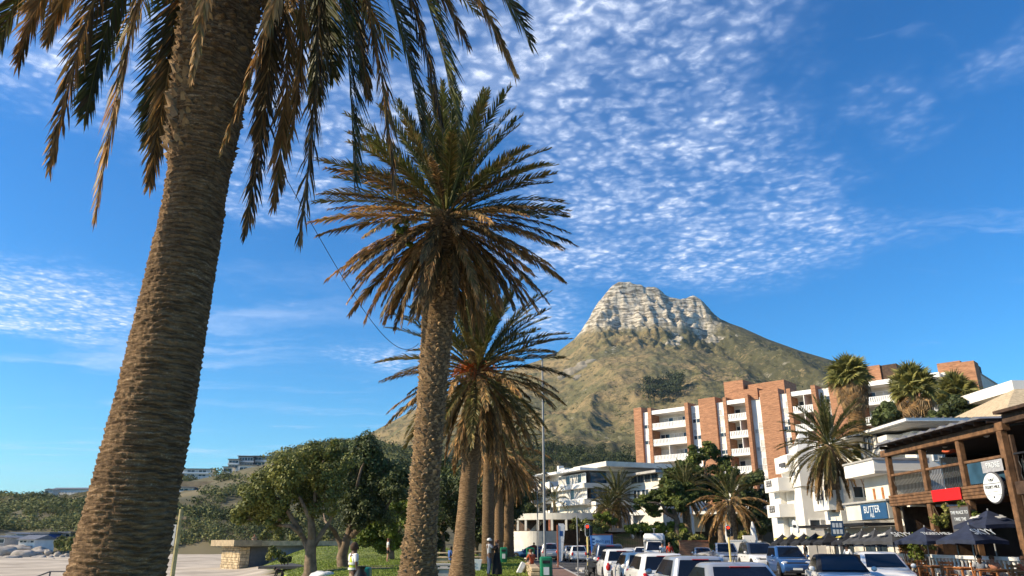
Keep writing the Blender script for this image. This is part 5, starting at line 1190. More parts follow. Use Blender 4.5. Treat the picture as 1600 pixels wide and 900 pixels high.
hill_house('hill_house', 'glass house with light roof at the right end of the ridge', 390, 416, 729, 713, 455, 2, 'grey', 'flat', 4, ['glass', 'bluglass'])
hill_house('hill_house', 'small teal windowed house left of the topmost dark glass house', 351, 367, 733, 718, 445, 2, 'offwhite', 'flat', 3, ['bluglass', 'glass'])
hill_house('hill_house', 'white rounded house just below the topmost dark glass house', 368, 396, 743, 727, 425, 1, 'white', 'flat', 4)
hill_house('hill_house', 'white house peeping out below the ridge at centre left of the glass houses', 344, 358, 740, 730, 425, 1, 'white', 'flat', 2)
hill_house('hill_house', 'grey and white three level house hugging the right side of the palm trunk', 272, 300, 783, 762, 330, 3, 'white', 'flat', 4)
hill_house('hill_house', 'white house half hidden by the left edge of the wide crowned tree', 374, 396, 788, 773, 290, 1, 'white', 'flat', 3)
GB_ = 'beach bungalows under the hill'
hill_house('beach_bungalow', 'grey bungalow with dark steep roof at the far left above the boulders', 2, 24, 852, 840, 188, 1, 'grey', 'gable', 2, None, 0, GB_)
hill_house('beach_bungalow', 'pale gabled bungalow above the boulders left of the blue roof', 23, 40, 846, 834, 196, 1, 'offwhite', 'gable', 2, None, 0, GB_)
hill_house('beach_bungalow', 'low white bungalow with wide hipped roof just above the boulders', 45, 70, 850, 843, 184, 1, 'white', 'roofgrey', 4, None, 0, GB_)
hill_house('beach_bungalow', 'bungalow with bright blue wall among the trees above the beach', 66, 90, 843, 834, 200, 1, 'bluepaint', 'flat', 3, None, 0, GB_)
hill_house('beach_bungalow', 'tiny white roofed bungalow left of the huge trunk above the beach', 108, 122, 840, 833, 205, 1, 'offwhite', 'flat', 2, None, 0, GB_)
for px0, px1, pyb, pyt, Y, f_, lab in ((300, 316, 778, 770, 350, 1, 'small white house on the hillside just above the pale poles'), (330, 345, 770, 762, 360, 1, 'small white house in the middle of the bushy hillside'), (352, 366, 792, 783, 280, 1, 'low white house just left of the small pale shelter'), (20, 36, 806, 800, 330, 1, 'white roofed house alone in the bush at far left'), (60, 78, 815, 809, 300, 1, 'small pale house in the bush left of the huge trunk')):
    hill_house('hill_house', lab, px0, px1, pyb, pyt, Y, f_, 'white', 'flat', 3)
sv = P(357, 786, 262); t = thing('shelter', 'small pale flat roofed shelter on a post amid the hillside bush', 'shelter', (sv.x, 262, sv.z - 3), .1); bpart('roof', 'whitepaint', t, (-2.4, 2.4, -1.5, 1.5, 3, 3.8)); bpart('post', 'offwhite', t, (-.2, .2, -.2, .2, -2, 2.99))
# retaining wall on the hill
rw = thing('retaining_wall', 'long tan retaining wall cut across the hillside below the ridge houses', 'wall', (X(300, 372, 762), 372, Z(766, 372, 300)), .03)
bpart('wall_face', mat('tan_earth_wall', (.30, .23, .145), .95, .3, .2, .4, 3), rw, (-6, X(405, 372, 762) - X(300, 372, 762), 0, 3, -2, 4.2))
# ---------------------------------------------------------------- timber restaurant
RX = 19.4
rest = thing('restaurant', 'two storey dark timber restaurant with open balcony, pergola roof and hanging lamps', 'restaurant', (RX, 29.6, -.02))
def rp(name, m, *boxes, par=None):
    mb = MB()
    for (x0, x1, y0, y1, z0, z1) in boxes: mb.cbox(x0, x1, y0 - 29.6, y1 - 29.6, z0, z1, min(.025, (x1 - x0) * .2, (y1 - y0) * .2, (z1 - z0) * .2))
    return mb.build(name, m, par or rest)
TOP = 6.02; YF = (39.0, 35.7, 32.6, 29.6)
for y in YF[:3]:
    rp('upper_post', 'timber', (0, .26, y - .13, y + .13, 3.95, TOP - .15)); rp('lower_post', 'timber', (-.02, .26, y - .15, y + .15, 0, 3.38))
rp('corner_post', 'timber', (-.06, .22, 29.42, 29.72, 0, TOP - .15))
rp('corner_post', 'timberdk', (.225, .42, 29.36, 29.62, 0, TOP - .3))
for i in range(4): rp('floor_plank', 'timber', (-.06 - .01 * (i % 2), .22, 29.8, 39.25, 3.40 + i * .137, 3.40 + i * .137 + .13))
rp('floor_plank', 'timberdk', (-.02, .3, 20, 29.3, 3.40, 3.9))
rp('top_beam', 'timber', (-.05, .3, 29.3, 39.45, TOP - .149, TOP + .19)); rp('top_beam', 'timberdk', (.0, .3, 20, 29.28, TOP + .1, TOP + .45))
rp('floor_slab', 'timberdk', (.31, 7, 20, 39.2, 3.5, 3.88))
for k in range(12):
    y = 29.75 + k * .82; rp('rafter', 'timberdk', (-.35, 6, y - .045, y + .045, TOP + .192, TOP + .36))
for k in range(11):
    y0 = 29.75 + k * .82 + .02; mb = MB(); mb.add([(-.62, y0 - 29.6 - .1, TOP + .37), (6.2, y0 - 29.6 - .1, TOP + .55), (6.2, y0 - 29.6 + .86, TOP + .55), (-.62, y0 - 29.6 + .86, TOP + .37), (-.62, y0 - 29.6 + .3, TOP + .50), (6.2, y0 - 29.6 + .3, TOP + .68)], [(0, 1, 5, 4), (4, 5, 2, 3), (0, 4, 3), (1, 2, 5), (0, 3, 2, 1)]); mb.build('roof_sheet', 'roofgrey', rest)
mb = MB(); mb.box(-.3, 7, -9.6, -.32, TOP + .46, TOP + .58); mb.build('roof_sheet', 'timberdk', rest)
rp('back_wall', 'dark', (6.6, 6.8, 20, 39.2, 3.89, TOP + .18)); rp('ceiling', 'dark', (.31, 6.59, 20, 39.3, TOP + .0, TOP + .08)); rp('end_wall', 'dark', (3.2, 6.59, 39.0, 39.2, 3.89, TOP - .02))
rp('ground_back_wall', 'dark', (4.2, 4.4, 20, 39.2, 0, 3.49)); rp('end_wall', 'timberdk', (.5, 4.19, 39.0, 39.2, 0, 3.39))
# railings: middle rail, iron scroll balusters as separate bars
bar = MB(); bar.tube([(0, 0, 0), (0, .05, .2), (0, -.05, .45), (0, .04, .7), (0, 0, .9)], .014, 5); barm = bar.mesh('baluster', MT['black'])
for a, b in zip(YF, YF[1:]):
    rp('rail', 'timber', (.06, .18, b + .14, a - .14, 4.86, 4.98))
    n = int((a - b - .3) / .13)
    for i in range(n): link('baluster', barm, rest, (.12, b + .17 + i * .13 - 29.6, 3.95))
rp('rail', 'black', (.1, .16, 20, 29.2, 4.9, 4.98))
for i in range(36): 
    o = link('baluster', barm, rest, (.13, 20.2 + i * .25 - 29.6, 3.95))
# white slats behind (a screen on the balcony's far side)
sl_ = MB(); sl_.box(-.03, .03, -.06, .06, 0, 1.75); slm = sl_.mesh('screen_slat', MT['signwhite'])
for i in range(12): link('screen_slat', slm, rest, (2.6 + .1 * i, 38.6 - 29.6 - i * .02, 4.05))
for i in range(16): link('screen_slat', slm, rest, (5.2, 37.5 - .42 * i - 29.6, 4.2), None, (1, .5, .75))
# signs
rp('red_sign', 'signred', (-.16, -.10, 32.75, 35.0, 3.42, 3.93))
# pendant lamps: white globes
for (px, py, dx) in ((1443, 705, 1.0), (1499, 690, 1.0), (1541, 680, .7), (1476, 697, 1.4), (1522, 806, .5), (1477, 725, 1.6)):
    p = P(px, py, 1.); y = (RX + dx) / p.x; zz_ = CZ + (p.z - CZ) * y + .02; mb = MB(); mb.ball((dx, y - 29.6, zz_), .13, 12, 8, (1, 1, .75)); g_ = mb.build('pendant_lamp', 'signwhite', rest, 60)
    mb = MB(); mb.tube([(dx, y - 29.6, zz_ + .1), (dx, y - 29.6, max(zz_ + .3, TOP - .01) if zz_ > 3.6 else 3.39)], .008, 4); mb.build('cord', 'black', g_)
mb = MB(); mb.tube([(.6 + .28 * math.cos(a), 34.2 - 29.6 + .28 * math.sin(a), TOP - .42 + .03 * math.sin(3 * a)) for a in [i * PI / 8 for i in range(17)]], .06, 5); w_ = mb.build('wreath', 'c_rust', rest)
# glass wind screen in the third bay and the round sign
bpart('glass_screen', 'bluglass', rest, (.1, .13, .3, 2.7, 4.0, 4.85))
sg_ = thing('round_sign', 'round pale restaurant sign with dark lettering hung on the balcony front', 'sign', (RX - .22, 30.28, 3.72))
mb = MB(); mb.lathe([(.58, -.05), (.62, -.03), (.62, .03), (.58, .05)], 40, Matrix.Rotation(R(90), 4, 'Y')); mb.build('rim', 'dgrey', sg_)
mb = MB(); mb.lathe([(.565, 0), (.565, .012)], 40, Matrix.Translation((-.051, 0, 0)) @ Matrix.Rotation(R(-90), 4, 'Y')); mb.build('disc', 'signwhite', sg_)
def lets(par, s_, size, y, z, m='black', x=-.07):
    o = link('lettering', text_mesh('lettering', s_, size, m), par); o.matrix_local = frame_mat((x, y, z), (0, -1, 0), (-1, 0, 0)); return o
lets(sg_, "TIGER'S MILK", .165, 0, .02); lets(sg_, 'BAR · KITCHEN', .06, 0, -.22) if False else None
mb = MB(); mb.box(-.075, -.066, -.52, .52, .155, .17); mb.box(-.075, -.066, -.3, .3, -.16, -.152); mb.box(-.075, -.066, -.52, -.2, -.29, -.282); mb.box(-.075, -.066, .2, .52, -.29, -.282); mb.build('line', 'black', sg_)
mb = MB()
for sgn in (-1, 1): mb.add([(-.072, 0, .24), (-.072, sgn * .10, .30), (-.072, sgn * .24, .42), (-.072, sgn * .12, .26)], [(0, 1, 2, 3), (3, 2, 1, 0)])
mb.add([(-.072, -.07, .34), (-.072, .07, .34), (-.072, 0, .25)], [(0, 1, 2), (2, 1, 0)]); mb.build('emblem', 'black', sg_)
mb = MB(); mb.ball((-.06, 0, -.36), .05, 8, 6, (.3, 1, 1)); mb.build('emblem', 'black', sg_)
pb2 = thing('banner', 'small white lettered banner hanging right above the round sign', 'banner', (RX - .06, 30.3, 4.52)); bpart('cloth', 'c_grey', pb2, (0, .02, -.75, .75, -.18, .28)); lets(pb2, 'PADRE', .3, 0, .08, 'signwhite', -.015)
# chalk board by the entrance
cbd = thing('menu_board', 'black menu board with pale lettering standing between two umbrellas', 'menu board', (RX - .5, 32.4, Z(833, 32.4)))
bpart('frame', 'timberdk', cbd, (-.04, .02, -.72, .72, 0, 1.1)); bpart('board', 'dgrey', cbd, (-.055, -.041, -.66, .66, .06, 1.04))
for i, s_ in enumerate(['THE PLACE TO', 'TAKE THE', 'SUNSET']): lets(cbd, s_, .19, .0, .82 - .27 * i, 'signwhite', -.066)
mb = MB(); mb.tube([(0, -.6, .02), (.1, -.6, -1.6 - Z(833, 32.4) + 1.0)], .03, 6); mb.tube([(0, .6, .02), (.1, .6, -1.6 - Z(833, 32.4) + 1.0)], .03, 6); lg = mb
for sgn in (-1, 1): m2 = MB(); m2.tube([(0, sgn * .6, .02), (0, sgn * .6, -Z(833, 32.4) - .02)], .03, 6); m2.build('leg', 'timberdk', cbd)
# balustrade wall
bal = thing('balustrade', 'low white balustrade with turned balusters along the restaurant terrace', 'balustrade', (RX - .7, 24, -.02))
bpart('top_rail', 'white', bal, (-.16, .16, 0, 14.8, 1.04, 1.17)); bpart('base_rail', 'white', bal, (-.14, .14, 0, 14.8, .3, .42)); bpart('plinth', 'timberdk', bal, (-.12, .12, 0, 14.8, 0, .299))
bm_ = MB(); bm_.lathe([(.05, .42), (.085, .5), (.10, .60), (.06, .76), (.045, .86), (.07, .95), (.075, 1.04)], 10); bme = bm_.mesh('baluster', MT['white'], 60)
for i in range(52): link('baluster', bme, bal, (0, .2 + i * .28, 0))
# plants of the restaurant
def pot_bush(label, px, py, Y, w, leaf='leafbr', n=5, r=.35, hang=None, dx=0.):
    p = P(px, py, Y); x = p.x + dx; t = thing('hanging_plant' if hang else 'potted_plant', label, 'plant', (x, Y, hang if hang else -.02), 0, 'plants of the timber restaurant'); rs = np.random.default_rng(int(px))
    zc = p.z - (hang if hang else -.02)
    if not hang: mb = MB(); mb.lathe([(.2, 0), (.27, .42), (.25, .45)], 12); mb.build('pot', 'terracotta', t)
    cs = [((rs.normal() * w * .4, rs.normal() * w * .9, zc + rs.normal() * .22), r * rs.uniform(.6, 1.0)) for _ in range(n)]
    c2, r2 = sub_blobs(cs, rs, 5, .5); v, q = leaf_quads(c2, r2, 34, .06, rs, .9, .3, .8); link('foliage', np_mesh('foliage', v, q, leaf), t)
    mb = MB(); [mb.tube([(0, 0, 0), (c[0] * .5, c[1] * .5, c[2] * .6), c], [.02, .015, .01], 4, False) for c, _ in cs]; o = mb.build('stem', 'bark', t); o['kind'] = 'stuff'
pot_bush('yellow green creeper hanging under the left end of the restaurant balcony', 1442, 818, 35.6, .3, 'leaf', 5, .28, 3.38, .6); pot_bush('bright creeper hanging below the red sign', 1464, 806, 34.2, .4, 'leaf', 6, .26, 3.38, .5); pot_bush('bright creeper hanging right of the menu board top', 1489, 804, 32.6, .3, 'leafbr', 5, .22, 3.38, .5)
pot_bush('tall leafy plant behind the balustrade between two umbrella poles', 1415, 858, 36.3, .6, 'leaf', 9, .35); pot_bush('leafy plant spilling over the left end of the balustrade', 1432, 862, 35.2, .5, 'leafbr', 8, .3)
pot_bush('yellow green plant hanging on the upper balcony beside the second post', 1423, 706, 36.6, .15, 'leafbr', 4, .2, TOP - .2, .5)

# terrace tables and chairs
def chair_mb():
    mb = MB(); return mb
def make_chair(label, loc, rz):
    t = thing('chair', label, 'chair', loc, rz, 'orange wooden terrace chairs')
    mb = MB(); mb.cbox(-.22, .22, -.22, .22, .42, .46, .01); mb.build('seat', 'orangewood', t)
    for sx_ in (-.2, .2):
        mb = MB(); mb.cbox(sx_ - .025, sx_ + .025, -.21, -.16, 0, .419, .006); mb.build('leg', 'orangewood', t)
        mb = MB(); mb.tube([(sx_, .19, 0), (sx_, .2, .45), (sx_, .28, .95)], .026, 6); mb.build('leg', 'orangewood', t)
    for k in range(3): mb = MB(); mb.cbox(-.18, .18, .215 + k * .025, .235 + k * .025, .58 + k * .13, .66 + k * .13, .006); mb.build('back_slat', 'orangewood', t)
    return t
def make_table(label, loc, rz=0):
    t = thing('table', label, 'table', loc, rz, 'orange wooden terrace tables')
    for k in range(5): mb = MB(); mb.cbox(-.6, .6, -.4 + k * .16, -.4 + k * .16 + .15, .71, .75, .008); mb.build('plank', 'orangewood', t)
    mb = MB(); mb.box(-.55, .55, -.3, .3, .65, .709); mb.build('apron', 'orangewood', t)
    for a in (-.52, .52):
        for b in (-.3, .3): mb = MB(); mb.cbox(a - .035, a + .035, b - .035, b + .035, 0, .649, .006); mb.build('leg', 'orangewood', t)
    return t
tz = -.02; ty = [27.0, 29.2, 31.4, 33.6, 35.6]
for i, y in enumerate(ty):
    make_table('orange wooden table nearest the right edge of the terrace' if i == 0 else ['', 'orange wooden table under the front umbrella', 'orange wooden table below the menu board', 'orange wooden table between the balustrade plants', 'orange wooden table farthest along the balustrade'][i], (17.95, y, tz), R(90))
    for s in (-1, 1):
        make_chair('orange wooden chair at the terrace table, %s, %s' % (['nearest the right edge', 'under the front umbrella', 'below the menu board', 'between the balustrade plants', 'farthest along the balustrade'][i], 'far side' if s > 0 else 'street end'), (17.95 + .0, y + s * .95, tz), R(0 if s > 0 else 180))

# ---------------------------------------------------------------- umbrellas
def umbrella(label, px, apex, edge, wpx, x, m, prints, rz=0.):
    p = P(px, edge, 1.); Y = x / p.x; z1 = P(px, edge, Y).z; z0 = P(px, apex, Y).z; w = wpx * Y * 1.06 / 1150 / 2 * .80; base = -.02
    t = thing('umbrella', label, 'umbrella', (x, Y, base), rz, 'black terrace umbrellas'); z1 -= base; z0 -= base
    mb = MB(); mb.tube([(0, 0, 0), (0, 0, z0 + .06)], .028, 8); mb.build('pole', 'steel', t)
    mb = MB(); mb.cbox(-.3, .3, -.3, .3, 0, .07, .02); mb.build('base', 'grey', t)
    mb = MB(); cs = [(-w, -w), (w, -w), (w, w), (-w, w)]
    vs = [(0, 0, z0)]; fs = []; N_s = 6; ring = []
    for k in range(4):
        a = Vector(cs[k] + (z1,)); b = Vector(cs[(k + 1) % 4] + (z1,)); mid = (a + b) / 2 * .95; mid.z = z1 + .05
        for (f, g) in ((1, a), (1, a.lerp(mid, .5) * 1), (1, mid), (1, b.lerp(mid, .5))): ring.append(g)
    half = [Vector((g.x * .5, g.y * .5, z1 + (z0 - z1) * .44)) for g in ring]
    vs += [tuple(h) for h in half] + [tuple(g) for g in ring] + [(g.x, g.y, g.z - .14) for g in ring]; n = len(ring)
    for i in range(n):
        j = (i + 1) % n; fs += [(0, 1 + i, 1 + j), (1 + i, 1 + n + i, 1 + n + j, 1 + j), (1 + n + i, 1 + 2 * n + i, 1 + 2 * n + j, 1 + n + j)]
    mb.add(vs, fs); c = mb.build('canopy', m, t); so_ = c.modifiers.new('thick', 'SOLIDIFY'); so_.thickness = .012
    for k in range(4): mb = MB(); mb.tube([(0, 0, z1 - .12), (cs[k][0] * .55, cs[k][1] * .55, z1 + (z0 - z1) * .36)], .012, 5); mb.build('strut', 'steel', t)
    sl_l = math.atan2(z0 - z1, w)
    for (side, kind) in prints:
        # text on the slope facing -x (street) or -y (camera)
        f = .62; zz_ = z1 + (z0 - z1) * (1 - f) + .03
        if side == 'y': o, xd, nd = Vector((0, -w * f - .02, zz_)), (1, 0, 0), Vector((0, -math.sin(sl_l), math.cos(sl_l)))
        else: o, xd, nd = Vector((-w * f - .02, 0, zz_)), (0, -1, 0), Vector((-math.sin(sl_l), 0, math.cos(sl_l)))
        o = o + nd * .07
        if kind == 'strip':
            q = MB(); q.box(-w * .42, w * .42, -.07, .07, 0, .012); ob = q.build('print', 'yellow', t); ob.matrix_local = frame_mat(o, xd, nd)
        elif kind == 'logo':
            q = MB(); q.ball((0, .0, 0), .19, 12, 6, (1.3, .3, .05)); q.ball((.1, .09, 0), .07, 10, 6, (1.3, 1, .1)); q.ball((-.12, -.08, 0), .06, 10, 6, (1.6, .5, .1)); ob = q.build('print', 'curtain', t); ob.matrix_local = frame_mat(o, xd, nd)
            ob['kind'] = 'stuff'
        else:
            ob = link('lettering', text_mesh('lettering', kind, .5 if len(kind) < 6 else .27, 'signwhite', .004), t); ob.matrix_local = frame_mat(o, xd, nd)
            if len(kind) > 6:
                q = MB()
                for sg2 in (-1, 1): q.add([(0, .2, .005), (sg2 * .12, .26, .005), (sg2 * .26, .36, .005), (sg2 * .12, .22, .005)], [(0, 1, 2, 3), (3, 2, 1, 0)])
                ob = q.build('emblem', 'signwhite', t); ob['kind'] = 'stuff'; ob.matrix_local = frame_mat(o, xd, nd)
    return t
umbrella('navy black umbrella with large white four letter print nearest the corner post', 1518, 819, 845, 78, 17.75, 'canvasnv', [('y', 'SKYY')], .34)
umbrella('black umbrella printed with the name on the round sign', 1448, 823, 846, 72, 17.9, 'canvasnv', [('y', "TIGER'S MILK")], .3)
umbrella('navy umbrella low behind the two front umbrellas with a small white print', 1494, 832, 845, 60, 18.9, 'canvasnv', [('y', 'SKYY')], .2)
umbrella('charcoal umbrella with white print left of the named umbrella', 1396, 825, 847, 68, 17.9, 'canvasgr', [('y', 'SKYY'), ('x', 'logo')], .3)
umbrella('charcoal umbrella with a white curled logo below the blue shop sign', 1370, 827, 847, 52, 17.9, 'canvasgr', [('x', 'logo'), ('y', 'logo')], .1)
umbrella('charcoal umbrella with a white logo left of the one below the blue sign', 1349, 828, 847, 50, 17.9, 'canvasgr', [('x', 'logo')], .1)
umbrella('black umbrella with yellow band beside the white street pole', 1326, 831, 848, 44, 17.9, 'canvas', [('x', 'strip')])
for i, (px, lab) in enumerate([(1296, 'second'), (1276, 'third'), (1258, 'fourth'), (1240, 'fifth'), (1224, 'farthest')]):
    umbrella('black umbrella with yellow band, %s from the street pole going left' % lab, px, 832 + i * .6, 848 + i * .4, 42 - 2 * i, 17.9, 'canvas', [('x', 'strip')])
umbrella('large dark umbrella with white script logo raised behind the front umbrella', 1548, 797, 821, 82, 19.1, 'canvasnv', [('y', 'logo'), ('x', 'logo')], .1)
# folded parasol and round lollipop sign
fp_ = P(1178, 842, 66); t = thing('folded_parasol', 'folded white parasol standing behind the white boundary wall', 'parasol', (fp_.x, 66, -.1)); mb = MB(); mb.tube([(0, 0, 0), (0, 0, 3.35)], .03, 6); mb.build('pole', 'steel', t)
mb = MB(); mb.lathe([(.28, 1.7), (.34, 1.9), (.25, 2.4), (.2, 2.9), (.06, 3.4)], 9); mb.build('canopy', 'c_white', t)
lp = P(1275, 823, 45.5); t = thing('lollipop_sign', 'round white shop sign on a bracket above the yellow banded umbrellas', 'sign', (lp.x - 1.2, 45.5, lp.z)); mb = MB(); mb.lathe([(.36, -.04), (.38, 0), (.36, .04)], 24, Matrix.Rotation(R(75), 4, 'Y') ); mb.build('disc', 'signwhite', t); mb = MB(); mb.box(-.07, -.05, -.24, .24, -.04, .1); mb.build('print', 'black', t); mb = MB(); mb.tube([(0, .36, 0), (1.8, .6, .1)], .03, 6); mb.build('bracket', 'black', t)
sp0 = P(1310, 826, 41.); t = thing('street_pole', 'white street pole with blue and white plates among the umbrellas', 'sign pole', (17.45 * 1, 17.45 / P(1311, 850, 1.).x, -.02)); mb = MB(); mb.tube([(0, 0, 0), (0, 0, 2.95)], .045, 8); mb.build('pole', 'whitepaint', t)
hpz = 2.35; bpart('sign_plate', 'signblue', t, (-.34, .34, -.075, -.05, hpz - .35, hpz + .42)); mb = MB()
for i in range(3):
    for j in range(2): mb.box(-.26 + .19 * i, -.12 + .19 * i, -.082, -.0755, hpz - .25 + j * .33, hpz - .02 + j * .33)
mb.build('print', 'signwhite', t)['kind'] = 'stuff'

# ---------------------------------------------------------------- vehicles
CARS = {  # L, W, H, belt, hood, (base rear, base front), (roof rear, roof front), wheel radius, wheel u
 'hatch': (4.0, 1.72, 1.48, .93, .86, (-.485, .23), (-.43, .00), .31, (-.33, .33), .16),
 'suv': (4.4, 1.84, 1.70, 1.05, 1.02, (-.49, .20), (-.45, .02), .36, (-.32, .33), .2),
 'sedan': (4.5, 1.78, 1.43, .90, .85, (-.37, .20), (-.23, -.01), .31, (-.32, .33), .16),
 'pickup': (5.1, 1.82, 1.76, 1.06, 1.04, (-.12, .20), (-.09, .06), .38, (-.31, .34), .22),
 'van': (4.6, 1.8, 1.9, 1.05, .95, (-.02, .40), (.0, .26), .33, (-.32, .34), .2)}
def rrect(hw, x0, x1, r, n=4):
    pts = []
    for cx, cy, a0 in ((x1 - r, hw - r, 0), (x0 + r, hw - r, 90), (x0 + r, -hw + r, 180), (x1 - r, -hw + r, 270)):
        for k in range(n): a = R(a0 + 90 * k / (n - 1)); pts.append((cy + r * math.sin(a), cx + r * math.cos(a)))
    return pts
WH = {}
def wheel_meshes(r, w):
    if (r, w) not in WH:
        M90 = Matrix.Rotation(R(90), 4, 'Y'); a = MB(); a.lathe([(r * .62, -w / 2), (r * .93, -w / 2), (r, -w * .35), (r, w * .35), (r * .93, w / 2), (r * .62, w / 2)], 24, M90)
        b = MB(); b.lathe([(r * .62, -w * .42), (r * .64, -w * .3), (r * .64, w * .3), (r * .62, w * .42)], 20, M90)
        for k in range(5):
            an = 2 * PI * k / 5; Mk = Matrix.Rotation(an, 4, 'X')
            for s in (-1, 1): b.box(s * w * .44 - .015, s * w * .44 + .015, -.04, .04, .04, r * .62, Mk)
        WH[(r, w)] = (a.mesh('tyre', MT['tyre'], 40), b.mesh('rim', MT['rim'], 40))
    return WH[(r, w)]
CARMESH = {}
def car(name, label, kind, paintm, x, y, rz, z=ROADZ, s=1.0, group='cars in the street', roofm=None, cat='car', extra=None):
    L, W, H, belt, hood, (br, bf), (rr_, rf), wr, wu, zb = CARS[kind]
    t = thing(name, label, cat, (x, y, z), rz, group); t.scale = (s, s, s)
    hw = W / 2
    # lower body
    tail = belt - .02 if kind != 'sedan' else belt + .0
    st = [(-.5, .42, tail - .28, .82), (-.492, .28, tail - .12, .90), (-.475, zb + .04, tail - .02, .95), (-.42, zb, belt, .99), (-.30, zb, belt, 1.), (0, zb, belt - .01, 1.), (bf - .03, zb, belt - .015, 1.), (bf + .02, zb, hood + .01, .995), ((bf + .5) / 2 + .03, zb, hood - .045, .97), (.455, zb + .02, hood - .13, .92), (.485, .26, hood - .24, .86), (.5, .36, hood - .34, .78)]
    if kind == 'pickup': st = [(-.5, .5, belt - .02, .93), (-.495, .45, belt, .96), (-.3, zb + .1, belt, 1.)] + st[5:]
    if kind == 'van': st[7:9] = [(bf + .02, zb, hood, .99), (bf + .04, zb, hood - .03, .97)]
    secs = []
    for (u, z0, z1, k) in st:
        w = hw * k; h = z1 - z0
        half = [(w * .80, z0), (w * .95, z0 + .05), (w, z0 + h * .30), (w * 1.0, z0 + h * .55), (w * .985, z1 - .10), (w * .955, z1 - .03), (w * .86, z1), (w * .4, z1 + .012)]
        secs.append([(a, u * L, b) for a, b in half] + [(-a, u * L, b) for a, b in reversed(half)])
    mb = MB(); mb.loft(secs); body = mb.build('body', paintm, t, 38)
    # greenhouse
    r = .17; zr = H - .06; gs = []
    for f, z_ in ((0, belt - .05), (.02, belt), (1, zr)):
        gs.append([(a, b, z_) for a, b in rrect(hw * (.93 - .17 * f), (br + (rr_ - br) * f) * L, (bf + (rf - bf) * f) * L, r)])
    gs.append([(a * .93, b, H - .02) for a, b in rrect(hw * .75, rr_ * L + .07, rf * L - .09, r)]); gs.append([(a * .72, b, H) for a, b in rrect(hw * .72, rr_ * L + .25, rf * L - .25, r)])
    mb = MB(); mb.loft(gs); mb.build('cabin', roofm or paintm, t, 32)
    lerp = lambda a, b, f: a + (b - a) * f
    def fr(f, side):      # front/rear line at height fraction f
        return ((bf + (rf - bf) * f) * L, (br + (rr_ - br) * f) * L)[side]
    zf = lambda f: belt + (zr - belt) * f
    for side, nm in ((0, 'windscreen'), (1, 'rear_window')):
        sgn = 1 if side == 0 else -1; lo, hi = (.06, .95) if side == 0 else ((.10, .90) if kind != 'sedan' else (.06, .93)); mb = MB()
        P4 = []
        for f in (lo, hi):
            w = hw * (.93 - .17 * f) - r * .75
            for xx in (-w, w): P4.append(Vector((xx, fr(f, side) + sgn * .012, zf(f) + .012)))
        a, b, c_, d_ = P4; ins = Vector((0, -sgn * .03, -.03))
        mb.add([a, b, d_, c_, a + ins, b + ins, d_ + ins, c_ + ins], [(0, 1, 2, 3), (7, 6, 5, 4), (0, 4, 5, 1), (1, 5, 6, 2), (2, 6, 7, 3), (3, 7, 4, 0)])
        mb.build(nm, 'carglass', t)
    for sgn in (-1, 1):
        cuts = [.06, .50, .94] if kind not in ('pickup', 'van') else [.08, .90] if kind == 'van' else [.06, .5, .94]
        if kind == 'suv': cuts = [.05, .33, .64, .95]
        for c0, c1 in zip(cuts, cuts[1:]):
            q = []
            for f in (.10, .90):
                w = hw * (.93 - .17 * f) + .008
                for c in (c0 + .012, c1 - .012): q.append(Vector((sgn * w, lerp(fr(f, 1) + .12 * 1, fr(f, 0) - .10, c), zf(f))))
            a, b, c_, d_ = q; ins = Vector((-sgn * .03, 0, 0)); mb = MB(); mb.add([a, b, d_, c_, a + ins, b + ins, d_ + ins, c_ + ins], [(0, 1, 2, 3), (7, 6, 5, 4), (0, 4, 5, 1), (1, 5, 6, 2), (2, 6, 7, 3), (3, 7, 4, 0)]); mb.build('side_window', 'carglass', t)
        mb = MB(); mb.ball((sgn * (hw + .09), (bf - .05) * L, belt + .08), .11, 10, 6, (.9, .55, .75)); mb.build('mirror', 'trim' if paintm in ('p_dark', 'p_navy') else paintm, t, 60)
        # lamps
        if kind != 'pickup': ul, zl_, dz = -.488, belt - .24, .15
        else: ul, zl_, dz = -.499, belt - .2, .18
        mb = MB(); mb.ball((sgn * hw * .76, ul * L, zl_), .16, 12, 8, (.75, .45, 1.25)); mb.build('tail_light', 'redlamp', t, 60)
        mb = MB(); mb.ball((sgn * hw * .70, .468 * L, hood - .24), .17, 12, 8, (1.25, .55, .62)); mb.build('headlight', 'clearlamp', t, 60)
        for u in wu:
            mb = MB(); mb.lathe([(wr + .075, -.02), (wr + .075, .012)], 24, Matrix.Translation((sgn * (hw - .012), u * L, wr + .02)) @ Matrix.Rotation(R(90), 4, 'Y')); mb.build('wheel_arch', 'trim', t)
            tm, rm = wheel_meshes(wr, .22); wheel = link('wheel', tm, t, (sgn * (hw - .085), u * L, wr)); link('rim', rm, wheel)
    mb = MB(); mb.cbox(-hw * .5, hw * .5, .482 * L, .501 * L - .0, .30, .44, .02); mb.build('grille', 'trim', t); mb = MB(); mb.cbox(-hw * .62, hw * .62, .470 * L, .492 * L, hood - .33, hood - .20, .02); mb.build('grille', 'trim', t)
    mb = MB(); mb.cbox(-.26, .26, -.503 * L, -.496 * L, belt - .42, belt - .31, .002); mb.build('number_plate', 'plate', t); mb = MB(); mb.cbox(-.26, .26, .499 * L, .505 * L, .40, .51, .002); mb.build('number_plate', 'plate', t)
    mb = MB(); mb.cbox(-hw * .86, hw * .86, -.506 * L, -.47 * L, .26, .46, .04); mb.build('bumper', 'trim' if kind in ('suv', 'pickup') else paintm, t)
    mb = MB(); mb.cbox(-hw * .8, hw * .8, .468 * L, .5035 * L, .24, .36, .03); mb.build('bumper', 'trim', t)
    mb = MB(); mb.cbox(-.22, .22, fr(.93, 1) - .05, fr(.93, 1) - .005, zf(.93), zf(.97), .005); mb.build('brake_light', 'redlamp', t)
